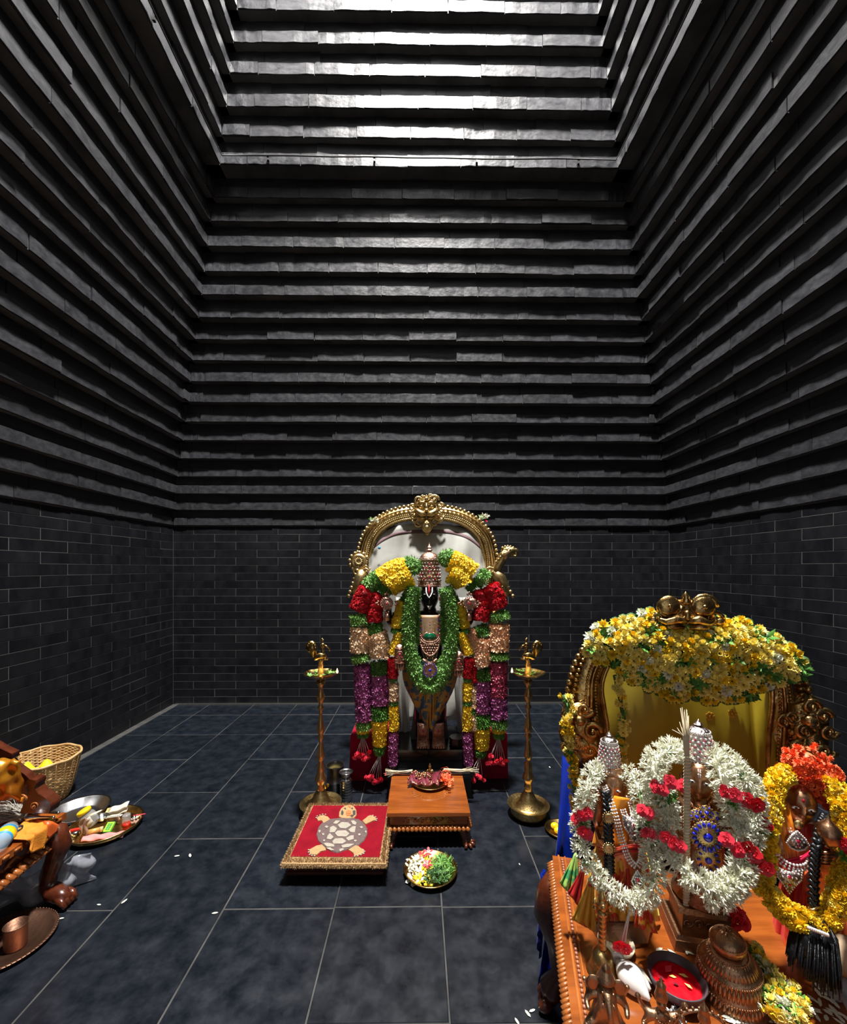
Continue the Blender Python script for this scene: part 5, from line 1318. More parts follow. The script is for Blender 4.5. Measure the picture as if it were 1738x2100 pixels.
# ================================================================ steel vessels by the left lamp
p = flat(694, 1610, 0)
t = thing('steel_pot', 'dark steel canister with flower water left of the red velvet block', 'pot', (p.x, 2.98, 0)); m = MB()
m.lathe([(.055, 0), (.058, .01), (.058, .09), (.062, .095), (.058, .102), (.056, .17), (.064, .195), (.066, .202), (.058, .202), (.054, .19), (.052, .15), (0, .15)], 32, caps=True); m.build('pot_body', M_STEELD, t, auto=50)
m = MB(); m.scatter(FL5[0], [facing((rnd.uniform(-.03, .03), rnd.uniform(-.03, .03), .152), (rnd.uniform(-.5, .5), rnd.uniform(-.5, .5), 1), 0, .013) for _ in range(14)]); stuff(m.build('floating_petals', M_YEL2, t))
p = flat(714, 1627, 0)
t = thing('steel_flask', 'ribbed stainless steel flask beside the dark canister', 'flask', (p.x, 2.90, 0)); m = MB()
pr = [(.040, 0), (.043, .004)]
for k in range(7): pr += [(.043, .010 + k * .018), (.0405, .015 + k * .018), (.043, .020 + k * .018)]
pr += [(.043, .135), (.045, .14), (.043, .145), (.036, .150), (.034, .152)]
m.lathe(pr, 32); m.build('flask_body', M_STEEL, t)
t = thing('steel_cup', 'small shiny steel cup on top of the ribbed flask', 'cup', (p.x, 2.90, .152)); m = MB(); m.lathe([(.028, 0), (.03, .002), (.034, .02), (.040, .034), (.048, .040), (.049, .041), (.046, .041), (.038, .034), (.031, .02), (.026, .004), (0, .004)], 28); m.build('cup_body', M_STEEL, t)
p = flat(669, 1620, 0)
t = thing('turmeric_bowl', 'tiny bowl of orange turmeric powder behind the left lamp base', 'bowl', (p.x, 2.97, 0)); m = MB(); m.lathe([(.018, 0), (.024, .02), (.029, .05), (.027, .05), (.02, .045)], 20); m.build('bowl_shell', M_BRASS, t); m = MB(); m.lathe([(.026, .044), (.018, .052), (0, .057)], 16); m.build('powder', M_TURM, t)

# ================================================================ left-hand throne bench and its clutter
TX1, TY1, TZ = -1.745, 2.095, .39
th = thing('carved_bench', 'carved teak throne bench with lion paw leg at the left edge', 'bench', (-2.1, 1.75, 0))
m = MB(); m.slab([(-2.42, 1.0), (TX1, 1.0), (TX1, TY1), (-2.42, TY1)], TZ - .03, TZ, inset=.006); m.build('seat_board', M_WOOD, th, smooth=False)
m = MB(); m.box((TX1 - .05, 1.54, TZ - .075), (.03, 1.05, .10)); m.box((-2.09, TY1 - .04, TZ - .075), (.64, .03, .10)); m.build('apron', M_WOODD, th, smooth=False)
m = MB(); 
for k in range(20): m.ball((TX1 + .002, 1.06 + k * .052, TZ - .012), (.006, .018, .008), 8, 5)
for k in range(9):
    y = 1.12 + k * .105; m.tube([(TX1 - .034, y - .04, TZ - .085), (TX1 - .026, y, TZ - .055), (TX1 - .034, y + .04, TZ - .09)], [.004, .010, .004], 7)
m.build('apron_carving', M_WOODC, th)
m = MB(); gad(m, (TX1 - .02, 1.02, TZ - .15), (TX1 - .015, TY1 - .06, TZ - .115), 34, .020, (1, 0, 0)); m.build('gadrooned_rail', M_WOODC, th)
# lion leg
m = MB(); B = Vector((TX1 - .005, TY1 - .055, 0))
m.tube([B + Vector(q) for q in ((-.05, 0, .34), (.0, -.0, .325), (.018, 0, .27), (-.005, 0, .2), (-.035, 0, .12), (-.035, 0, .07), (-.0, -.01, .045), (.05, -.03, .04), (.09, -.045, .035))], [.04, .048, .048, .043, .036, .040, .044, .036, .022], 16)
for k in range(4): m.tube([B + Vector((.03, -.045 + k * .021, .042)), B + Vector((.080, -.066 + k * .021, .038)), B + Vector((.102, -.07 + k * .021, .014))], [.014, .016, .010], 8)
m.build('lion_leg', M_WOODD, th)
m = MB(); B2 = Vector((TX1 - .005, 1.1, 0)); m.tube([B2 + Vector(q) for q in ((-.05, 0, .34), (.0, 0, .3), (0, 0, .2), (-.03, 0, .1), (0, 0, .04), (.05, 0, .03))], [.05, .06, .05, .042, .05, .03], 12); m.build('lion_leg', M_WOODD, th)
m = MB(); B2 = Vector((-2.36, TY1 - .055, 0)); m.tube([B2 + Vector(q) for q in ((-.0, 0, .34), (.0, 0, .2), (-.0, 0, .1), (0, 0, .04), (.0, 0, .0))], [.05, .05, .042, .05, .03], 12); m.build('lion_leg', M_WOODD, th)
# two scrolled arm panels at the back edge
def arm(pts, y0, y1, nm):
    P = [at(p[0], p[1], y0) for p in pts]; q = MB(); q.prism([(p.x, p.z) for p in P][::-1], y0, y1); return q.build(nm, M_WOODD, th, auto=50)
arm([(-60, 1500), (0, 1535), (24, 1546), (24, 1556), (18, 1562), (30, 1574), (50, 1588), (60, 1598), (62, 1608), (52, 1616), (60, 1640), (40, 1668), (-60, 1668)], TY1 - .06, TY1 - .02, 'scrolled_arm')
arm([(54, 1602), (60, 1598), (72, 1601), (74, 1608), (70, 1616), (78, 1628), (92, 1636), (102, 1646), (104, 1656), (100, 1668), (40, 1668), (52, 1640), (58, 1622)], TY1 - .11, TY1 - .055, 'scrolled_arm')
m = MB(); P = at(50, 1640, TY1 - .06)
for (px, py, r_) in ((40, 1612, .028), (52, 1640, .026), (78, 1653, .018)): yy = TY1 - .112 if px > 45 else TY1 - .062; q = at(px - 8, py, yy); spiral(m, T(q.x, yy, q.z), r_, 1.4, .2, 1)
m.build('arm_carving', M_WOODC, th)
settle(th)
t = thing('satin_cushion', 'gold orange satin cushion against the bench arm at the left edge', 'cushion', (-1.92, 1.92, TZ)); m = MB()
c = at(14, 1605, 1.93)
def cu(u, v):
    a = (u - .5) * 2; b_ = (v - .5) * 2; s_ = (1 - abs(a) ** 4) ** .5 * (1 - abs(b_) ** 4) ** .5
    return (c.x - .055 + a * .085, 1.97 - .035 * s_ + .008 * math.sin(u * 11 + v * 7) + .004 * math.sin(v * 17 - u * 6), c.z - .005 + b_ * .095 + .006 * math.sin(u * 17))
m.sheet(cu, 24, 24, .02); m.build('cushion_body', M_GOLDSATIN, t); settle(t); t.location.z = TZ; 
for ch in t.children: pass
t = thing('fly_whisk_pair', 'two silver handled whisks with grey hair lying on the bench', 'whisk', (-1.86, 1.93, TZ + .02))
for (x1, y1, x0_, y0_) in ((122, 1667, 56, 1664), (112, 1676, 52, 1676)):
    m = MB(); A = flat(x1, y1, TZ + .03); B_ = flat(x0_, y0_, TZ + .03); d = (B_ - A)
    P = [A + d * s_ for s_ in (0, .03, .05, .5, .6, .7, .85, 1.0)]; m.tube(P, [.004, .008, .005, .006, .010, .014, .02, .018], 10); m.build('silver_handle', M_SILVER, t)
    m = MB()
    for k in range(300):
        a = B_; e = B_ + d.normalized() * rnd.uniform(.06, .16) + Vector((rnd.gauss(0, .02), rnd.gauss(0, .045), abs(rnd.gauss(0, .03))))
        m.tube([a + Vector((rnd.gauss(0, .008), rnd.gauss(0, .008), rnd.uniform(-.008, .01))), (a + e) / 2 + Vector((0, rnd.gauss(0, .012), rnd.uniform(0, .03))), e], [.0016, .0014, .0006], 3)
    stuff(m.build('whisk_hair', M_GHAIR, t))
settle(t)
t = thing('orange_towel', 'orange cotton towel with red printed border draped over the bench edge', 'cloth', (-1.78, 1.84, TZ))
tp = [[(40, 1738), (30, 1718), (60, 1700), (90, 1684)], [(48, 1741), (45, 1725), (72, 1708), (100, 1690)], [(64, 1743), (60, 1731), (82, 1716), (104, 1700)], [(82, 1741), (84, 1735), (92, 1722), (106, 1712)]]
m = MB()
def tw(u, v):
    a = flat(30 + 74 * u, 1722 - 38 * u + 0, TZ + .012 + .008 * math.sin(u * 12 + v * 6)); 
    if v < .5: w = v / .5; return (a.x - .10 * (1 - w), a.y + .012 * math.sin(u * 9), TZ + .008 + .010 * abs(math.sin(u * 10 + v * 5)))
    w = (v - .5) / .5; return (TX1 + .012 + .01 * w + .006 * math.sin(u * 14), a.y, TZ + .01 - .085 * w * (.5 + .5 * math.sin(u * PI)))
m.sheet(tw, 26, 20, .004); tb = m.build('towel_body', M_ORCLOTH, t)
m = MB(); m.sheet(lambda u, v: Vector(tw(.80 + u * .2, v)) + Vector((.002, 0, .003)), 6, 20, .003); m.build('printed_border', M_SILKR, tb); settle(t)
t = thing('plastic_bottle', 'clear plastic bottle with blue and yellow label lying on the bench', 'bottle', (-1.80, 1.72, TZ + .04)); m = MB()
A = flat(24, 1694, TZ + .035); B_ = flat(-12, 1745, TZ + .035); d = B_ - A
m.tube([A, A + d * .05, A + d * .2, A + d * .75, A + d * .9, A + d], [.01, .026, .034, .034, .026, .014], 16); m.build('bottle_body', M_GLASS, t)
m = MB(); m.tube([A + d * .25, A + d * .62], .0350, 20); m.build('label', M_BLUEL, t); m = MB(); m.tube([A + d * .33, A + d * .54], .0356, 20); m.build('label_band', M_YPLAST, t); settle(t)
t = thing('steel_spoon_cup', 'small steel cup beside the plastic bottle on the bench', 'cup', flat(32, 1712, TZ)); m = MB(); m.lathe([(.018, 0), (.024, .012), (.026, .03), (.024, .03), (.02, .005), (0, .005)], 20); m.build('cup_body', M_STEEL, t)
t = thing('yellow_capped_pot', 'small pot with yellow green cap at the bench corner', 'pot', flat(108, 1663, TZ)); m = MB(); m.lathe([(.014, 0), (.016, .02)], 16); m.build('pot_body', M_GLASS, t); m = MB(); m.lathe([(.018, .016), (.019, .028), (.016, .031), (0, .032)], 16); m.build('cap', M_YCLOTH, t)
# plastic sheet bundle under the bench
t = thing('plastic_sheet', 'crumpled milky plastic sheet under the bench behind the paw leg', 'plastic sheet', (-1.80, 2.2, 0)); m = MB()
def ps(u, v):
    a = (u - .5) * PI; r_ = .17 + .018 * math.sin(u * 33) ; 
    return (-1.93 + r_ * math.sin(a) * 1.4 + .012 * math.sin(v * 11 + u * 20), 2.16 - r_ * math.cos(a) * .95 + .012 * math.sin(u * 27 + v * 8), .005 + .17 * v - .03 * abs(math.sin(u * 8)) * v)
m.sheet(ps, 40, 12, .002); o = m.build('sheet_fold', M_FILM, t); settle(t)

# woven bamboo basket
bk = thing('bamboo_basket', 'open woven bamboo basket against the left wall with yellow cloth inside', 'basket', (-2.60, 2.92, 0)); BX, BY = -2.60, 2.92
m = MB()
def rad(z): return .125 + .075 * min(1, z / .27) ** .7
n = 24
for ring in range(30):                                       # weavers: thin strips going in and out of the stakes
    z = .006 + ring * .0088; pts = []
    for k in range(n * 2):
        a = 2 * PI * k / (n * 2); rr = rad(z) + (.0035 if (k // 1 + ring) % 2 else -.0035) * (1 if k % 2 else 1) + rnd.uniform(-.001, .001)
        pts.append((rr * math.cos(a), rr * math.sin(a), z + rnd.uniform(-.0015, .0015)))
    m.tube(pts, .0042, 5, closed=True)
wv = m.build('woven_strips', M_CANE, bk); stuff(wv)
for k in range(n):
    a = 2 * PI * k / n; q = MB(); q.tube([((rad(z) + .001) * math.cos(a), (rad(z) + .001) * math.sin(a), z) for z in (.0, .06, .12, .18, .24, .27 + rnd.uniform(0, .006))], .0085, 6, flat_=.35); q.build('stake', M_CANE, bk)
m = MB(); m.tube([((rad(.27) + .002) * math.cos(a), (rad(.27) + .002) * math.sin(a), .272 + .003 * math.sin(a * 9)) for a in np.linspace(0, 2 * PI, 60)[:-1]], .008, 6, closed=True); m.build('rim', M_CANE, bk)
MB().lathe([(.12, .004), (.12, .012)], 24).build('basket_floor', M_CANE, bk)
bk.scale = (1.04, 1.04, 1.08)
t = thing('yellow_cloth', 'bright yellow cloth peeking out inside the bamboo basket', 'cloth', (BX - .03, BY - .02, .185)); m = MB()
m.sheet(lambda u, v: ((u - .5) * .17 + .01, (v - .5) * .16 - .03, .045 + .030 * math.sin(u * 7 + v * 3) + .015 * math.sin(v * 9)), 20, 20, .005); m.build('folds', M_YCLOTH, t)

# steel basin
c = flat(163, 1665, .03); t = thing('steel_basin', 'shallow stainless steel basin between the basket and the brass tray', 'basin', (c.x, c.y, 0)); m = MB()
m.lathe([(0, .003), (.10, .003), (.118, .008), (.155, .05), (.165, .056), (.167, .052), (.125, .004), (.112, 0), (0, 0)], 48, caps=False); m.build('basin_shell', M_STEEL, t)
# brass tray and everything on it
c = flat(216, 1694, .02); TRX, TRY = c.x, c.y
t = thing('brass_tray', 'large round brass tray of worship supplies on the floor by the bench', 'tray', (TRX, TRY, 0)); m = MB()
m.lathe([(0, .004), (.165, .004), (.172, .008), (.188, .038), (.196, .041), (.197, .037), (.180, .006), (.172, 0), (0, 0)], 64, caps=False, wob=lambda a, z: 1 + (.006 * math.sin(a * 48) if z > .03 else 0)); m.build('tray_shell', M_BRASS, t)
def c4(x, y, z): return flat(x / 5.267, 1500 + y / 5.267, z)
p = c4(955, 1010, .01); t = thing('plastic_jar', 'round clear plastic jar with yellow lid tipped on the brass tray', 'jar', (p.x, p.y, .052)); m = MB(); Mj = RY(-.42) @ RX(.15)
m.lathe([(0, -.05), (.036, -.047), (.044, -.03), (.046, 0), (.042, .026), (.032, .038), (.032, .046)], 28, Mj, caps=False); m.build('jar_body', M_GLASS, t); m = MB(); m.lathe([(.037, .042), (.038, .058), (.034, .062), (0, .062)], 28, Mj); m.build('jar_lid', M_YPLAST, t)
m = MB(); m.sheet(lambda u, v: Mj @ Vector((.0465 * math.sin(-.2 + u * 1.2), -.0465 * math.cos(-.2 + u * 1.2), -.028 + v * .045)), 8, 4, .001); m.build('jar_label', M_PAPER, t)
p = c4(1105, 955, .01); t = thing('steel_katori', 'small steel bowl behind the matchbox on the brass tray', 'bowl', (p.x, p.y, .006)); m = MB(); m.lathe([(.02, 0), (.03, .012), (.033, .03), (.035, .031), (.03, .028), (.02, .004), (0, .004)], 24); m.build('bowl_shell', M_STEEL, t)
p = c4(1275, 890, .02); t = thing('folded_paper', 'folded white paper slip standing at the back of the brass tray', 'paper', (p.x, p.y, .02)); m = MB(); m.sheet(lambda u, v: ((u - .5) * .11, .03 * (v - .5) + .01 * math.sin(v * 8), (v - .3) * .045 + u * .03 + .004 * math.sin(u * 9)), 8, 8, .002, RZ(.2)); m.build('sheet', M_PAPER, t)
p = c4(1215, 945, .02); t = thing('printed_strip', 'white strip with a grey dashed print lying across the brass tray', 'paper strip', (p.x, p.y, .035)); m = MB(); m.box((0, 0, 0), (.11, .022, .002), RZ(.08) @ RY(-.1)); m.build('strip', M_PAPER, t, smooth=False); m = MB()
for k in range(9): m.box((-.045 + k * .011, -.003, .0015), (.006, .010, .001), RZ(.08) @ RY(-.1))
m.build('printed_dashes', M_STEELD, t, smooth=False)
p = c4(1180, 1050, .01); t = thing('matchbox', 'green matchbox with red and yellow print on the brass tray', 'matchbox', (p.x, p.y, .018)); Mm = RZ(.1) @ RX(.5); m = MB(); m.box((0, 0, 0), (.042, .060, .013), Mm); m.build('matchbox_sleeve', M_GREENPL, t, smooth=False); m = MB(); m.box((0, 0, .0068), (.034, .052, .0006), Mm); m.build('yellow_panel', M_YPLAST, t, smooth=False); m = MB(); m.box((0, 0, .0072), (.028, .046, .0006), Mm); m.build('green_panel', M_GREENPL, t, smooth=False)
m = MB()
for k in range(4): m.box((-.006, .015 - k * .010, .0076), (.010, .005, .0005), Mm); m.box((.007, .015 - k * .010, .0076), (.010, .005, .0005), Mm)
m.build('printed_marks', M_GREEND, t, smooth=False)
p0, p1 = c4(955, 1090, .03), c4(1115, 1050, .03); t = thing('gold_tube', 'gold cardboard tube lying in front of the jar on the brass tray', 'tube', p0); m = MB(); m.tube([(0, 0, 0), tuple((p1 - p0) * .75)], .014, 14); m.build('tube_body', mat('gold_card', (.75, .45, .12), .4, .3), t); m = MB(); m.tube([tuple((p1 - p0) * .75), tuple(p1 - p0)], .0150, 14); m.build('tube_cap', mat('gold_card_cap', (.70, .50, .20), .4, .3), t)
p = c4(1130, 1140, .01); t = thing('pink_cloth', 'folded pink cloth along the front of the brass tray', 'cloth', (p.x, p.y, .008)); m = MB(); m.sheet(lambda u, v: ((u - .5) * .215, (v - .5) * .055 + (u - .5) * .02, .006 + .014 * math.sin(v * PI) + .004 * math.sin(u * 17 + v * 6)), 24, 8, .006, RZ(.1)); m.build('folds', M_PINK, t)
p = c4(1365, 1000, .01); t = thing('pill_bottle', 'clear small bottle standing on its red cap on the brass tray', 'bottle', (p.x, p.y, .006)); m = MB(); m.lathe([(.022, 0), (.023, .012), (.021, .014)], 20); m.build('red_cap', M_REDPL, t); m = MB(); m.lathe([(.019, .014), (.022, .022), (.023, .058), (.021, .064), (0, .065)], 20); m.build('bottle_body', M_GLASS, t)
p = c4(1440, 900, .05); t = thing('pink_stick', 'thin pink stick at the right rim of the brass tray', 'stick', (p.x, p.y, .045)); m = MB(); m.tube([(0, 0, 0), (.07, .01, .004)], .003, 6); m.build('stick', M_PINKR, t)
p = c4(905, 1130, .01); t = thing('brown_sachet', 'crinkled brown plastic sachet at the left of the brass tray', 'sachet', (p.x, p.y, .006)); m = MB(); m.sheet(lambda u, v: ((u - .5) * .05 + .01 * math.sin(v * 7), .012 * math.sin(u * 6) + .01 * v, v * .095 + .004 * math.sin(u * 9)), 10, 14, .004); m.build('sachet_body', M_BROWNB, t)
p = c4(815, 1110, .01); t = thing('grey_cap', 'grey round cap at the left rim of the brass tray', 'cap', (p.x, p.y, .006)); m = MB(); m.lathe([(.02, 0), (.022, .012), (.018, .022), (0, .023)], 18); m.build('cap_body', M_STEELD, t)
p = c4(810, 1065, .03); t = thing('red_packet', 'small red packet tucked at the left rim of the brass tray', 'packet', (p.x, p.y, .030)); m = MB(); m.box((0, 0, 0), (.05, .018, .012), RZ(.4)); m.build('packet_body', M_REDPL, t, smooth=False)
p = c4(1265, 975, .01); t = thing('dark_disc', 'dark round tin disc right of the matchbox on the brass tray', 'tin', (p.x, p.y, .018)); m = MB(); m.lathe([(.02, 0), (.021, .006), (.018, .008), (0, .008)], 20, RX(.9)); m.build('tin_body', M_COPPER, t)
for k, (x, y, sx) in enumerate(((1450, 940, .03), (1480, 925, .02), (1462, 975, .035))):
    p = c4(x, y, .02); t = thing('coin_wrapper', ('crumpled foil wrapper', 'tiny white wrapper', 'brown folded wrapper')[k] + ' at the right end of the brass tray', 'wrapper', (p.x, p.y, .012)); m = MB(); m.sheet(lambda u, v: ((u - .5) * sx, (v - .5) * .035, .01 + .008 * math.sin(u * 9 + k) * math.sin(v * 8)), 8, 8, .002); m.build('wrapper_body', (M_SILVER, M_PAPER, M_BROWNB)[k], t)
# copper plate and cup in the corner
c = flat(8, 1926, .02); t = thing('copper_plate', 'round copper plate with beaded rim under the bench at bottom left', 'plate', (c.x + .012, c.y, 0)); m = MB()
m.lathe([(0, .003), (.125, .003), (.150, .014), (.168, .018), (.170, .015), (.128, 0), (0, 0)], 60, caps=False)
for k in range(70): a = 2 * PI * k / 70; m.ball((.166 * math.cos(a), .166 * math.sin(a), .0185), .0035, 5, 3)
m.build('plate_shell', M_COPPER, t)
c2 = flat(32, 1940, .005); t = thing('copper_cup', 'straight copper tumbler standing on the copper plate', 'cup', (c2.x, c2.y, .004)); m = MB(); m.lathe([(.036, 0), (.038, .003), (.040, .09), (.042, .094), (.039, .094), (.036, .01), (0, .01)], 32); m.build('tumbler_body', M_COPPER, t)
# fallen petals on the floor
for (px, py, s_) in ((255, 1848, .02), (203, 1855, .014), (441, 1872, .018), (126, 1883, .014), (363, 1755, .018), (390, 1754, .022), (1128, 1573, .016), (1066, 1772, .010), (1083, 2078, .018), (1092, 2072, .016), (1061, 2094, .016)):
    p = flat(px, py, .004); o = MB().add([(-1, 0, 0), (-.4, -.34, 0), (.5, -.30, 0), (1, 0, .0), (.5, .30, 0), (-.4, .34, 0), (0, 0, .14)], [(0, 1, 6), (1, 2, 6), (2, 3, 6), (3, 4, 6), (4, 5, 6), (5, 0, 6)], T(*p) @ RZ(rnd.random() * 3) @ S(s_ * .8)).build('fallen_petal', M_WHITEF, None)
    tag(o, 'small pale petal fallen on the dark floor tiles', 'petal', 'petals fallen on the floor')
# ================================================================ right-hand altar table
AT = .50                                                     # table top height
P0 = Vector((.51, 1.586, 0)); U = Vector((.972, -.233, 0)).normalized(); V = Vector((.233, .972, 0)).normalized()
MA = Matrix(((U.x, V.x, 0, P0.x), (U.y, V.y, 0, P0.y), (0, 0, 1, 0), (0, 0, 0, 1)))   # local a (right), b (back), z
RZA = math.atan2(U.y, U.x)
def al(a, b, z=0): return MA @ Vector((a, b, z))
def settleA(t):
    settle(t)
tb = thing('altar_table', 'orange carved teak altar table at lower right with beaded edge', 'table', al(.5, -.4, 0))
m = MB(); m.box((.50, -.42, AT - .015), (1.00, .86, .03), MA); m.build('table_top', M_WOOD, tb, smooth=False)
m = MB(); m.box((.50, -.42, AT - .065), (.95, .80, .07), MA); m.build('apron', M_WOODC, tb, smooth=False)
m = MB()
m.box((.022, -.42, AT + .003), (.006, .86, .006), MA); m.box((.045, -.42, AT + .002), (.004, .86, .004), MA); tr_ = m.build('edge_moulding', M_WOODC, tb, smooth=False)
m = MB()
for k in range(62): m.ball(al(.034, -.012 - k * .0135, AT + .003), (.0048, .0055, .0048), 7, 5)
stuff(m.build('bead_row', mat('pinkish_polished_wood', (.42, .17, .10), .2, coat=.8), tb))
m = MB(); gad(m, al(-.004, .0, AT - .022), al(-.004, -.84, AT - .022), 60, .013, tuple(-U)); m.build('gadrooned_rail', M_WOODC, tb)
for (a, b, f) in ((.012, -.07, 1), (.012, -.78, 1), (.96, -.07, 1)):
    m = MB(); q = lambda x, z: al(a + x, b, z)
    m.tube([q(0, AT - .03), q(-.02, AT - .08), q(-.03, AT - .16), q(.0, AT - .26), q(.01, .13), q(-.02, .07), q(-.03, .03)], [.04, .052, .055, .04, .032, .045, .03], 14)
    for k in range(3): m.ball(al(a - .045, b - .03 + k * .03, .028), (.026, .018, .026), 10, 8)
    m.build('claw_leg', M_WOODD, tb)
settle(tb)

# blue velvet covered stand behind the table
t = thing('velvet_stand', 'blue velvet draped stand behind the altar table, seen as a dark blue fall', 'stand', al(.5, .22, 0))
m = MB(); m.box((.54, .26, .30), (.86, .40, .60), MA); m.build('stand_box', mat('navy_velvet', (0, .002, .02), .8, bump=.1), t, smooth=False)
def dr(u, v):
    # drape over the left end: from the back top corner down to the floor by the table leg
    top = Vector((.668, 1.93, .73)); a_ = Vector((.55, 1.68, .50)); bot = Vector((.455, 1.60, .0))
    front = top.lerp(a_, min(1, v * 2)) if v < .5 else a_.lerp(bot, (v - .5) * 2)
    back = Vector((.78, 1.84, .73)).lerp(Vector((.76, 1.64, .0)), v)
    w = .012 * math.sin(u * 15 + v * 3) * (.3 + v)
    p = front.lerp(back, u); return (p.x + w * .5, p.y - w - .02 * math.sin(u * PI), p.z)
m = MB(); m.sheet(dr, 36, 22, .005); m.build('velvet_drape', M_BLUEV, t)
m = MB(); m.sheet(lambda u, v: tuple(al(-.030 - .015 * v + .008 * math.sin(u * 13), .06 - .09 * u, AT - .09 - (AT - .14) * v * (1 - .5 * u))), 20, 12, .005); m.build('velvet_side_fall', M_BLUEV, t)
settle(t)

# gilded arch on the stand
CB = .13
g = thing('gilded_altar_arch', 'dark gilded arch with lion face crest over the altar, under yellow garlands', 'arch', al(.494, CB, .45))
def aq(px, py, b=CB):
    """point of the photograph on the arch plane at local depth b"""
    d = ray(px, py); n = V; o = al(0, b, 0); k = (o - Vector((0, 0, EYE))).dot(n) / d.dot(n)
    return Vector((0, 0, EYE)) + d * k
L_out = [(1178, 1600), (1160, 1560), (1150, 1500), (1152, 1440), (1168, 1390), (1190, 1345), (1215, 1310), (1260, 1280), (1330, 1262), (1408, 1258), (1490, 1268), (1560, 1290), (1625, 1325), (1655, 1375), (1672, 1430), (1672, 1500), (1660, 1560), (1640, 1600)]
def prism_plane(m, pxs, b0, th):
    F_ = [aq(p[0], p[1], b0) for p in pxs]; B_ = [p + V * th for p in F_]; n = len(F_)
    m.add([tuple(p) for p in F_ + B_], [tuple(range(n)), tuple(reversed(range(n, 2 * n)))] + [(i, i + n, (i + 1) % n + n, (i + 1) % n) for i in range(n)])
ring_o = [(1170, 1560), (1158, 1500), (1165, 1420), (1185, 1350), (1230, 1300), (1300, 1272), (1408, 1262), (1510, 1280), (1590, 1315), (1640, 1365), (1662, 1430), (1668, 1500), (1655, 1590)]
ring_i = [(1232, 1560), (1246, 1500), (1240, 1450), (1236, 1400), (1262, 1345), (1320, 1310), (1408, 1300), (1490, 1318), (1560, 1350), (1582, 1400), (1584, 1450), (1578, 1500), (1576, 1590)]
def ringband(A, B, b0, th):
    m = MB(); a = catmull([aq(*p, b0) for p in A], .025); c_ = catmull([aq(*p, b0) for p in B], .025); n = 60; v = []; f = []
    for i in range(n):
        p = a[int(i * (len(a) - 1) / (n - 1))]; q = c_[int(i * (len(c_) - 1) / (n - 1))]; mid = (p + q) / 2
        v += [tuple(p), tuple(mid - V * .012), tuple(q), tuple(q + V * th), tuple(p + V * th)]
    for i in range(n - 1):
        for e in range(5): f.append((i * 5 + e, i * 5 + (e + 1) % 5, (i + 1) * 5 + (e + 1) % 5, (i + 1) * 5 + e))
    f += [(0, 4, 3, 2, 1), tuple((n - 1) * 5 + e for e in range(5))]
    m.add(v, f); return m
m = ringband(ring_o, ring_i, CB, .02)
m.build('arch_band', M_GOLD2, g)
def bl(A, step, r_, b0, name, shape=(1, 1, 1)):
    P = catmull([aq(*p, b0) for p in A], .004); m = MB(); acc = 1
    for i in range(1, len(P)):
        acc += (P[i] - P[i - 1]).length
        if acc >= step: m.ball(P[i], (r_ * shape[0], r_ * shape[1], r_ * shape[2]), 8, 5); acc = 0
    o = m.build(name, M_GOLD2, g); stuff(o); return o
mid = [((a[0] * .5 + b[0] * .5), (a[1] * .5 + b[1] * .5)) for a, b in zip(ring_o, ring_i)]
m3 = [((a[0] * .22 + b[0] * .78), (a[1] * .22 + b[1] * .78)) for a, b in zip(ring_o, ring_i)]
m4 = [((a[0] * .82 + b[0] * .18), (a[1] * .82 + b[1] * .18)) for a, b in zip(ring_o, ring_i)]
bl(ring_o, .026, .014, CB, 'outer_bead_row'); bl(m4, .02, .010, CB - .012, 'leaf_row', (1.1, .8, .8)); bl(mid, .011, .0055, CB - .018, 'middle_bead_row'); bl(m3, .011, .0055, CB - .016, 'inner_bead_row')
m = MB(); m.tube(catmull([aq(*p, CB) for p in ring_i], .02), .009, 8); m.tube(catmull([aq(*p, CB - .014) for p in [((a[0] * .35 + b[0] * .65), (a[1] * .35 + b[1] * .65)) for a, b in zip(ring_o, ring_i)]], .02), .006, 8); m.build('rim_roll', M_GOLD2, g)
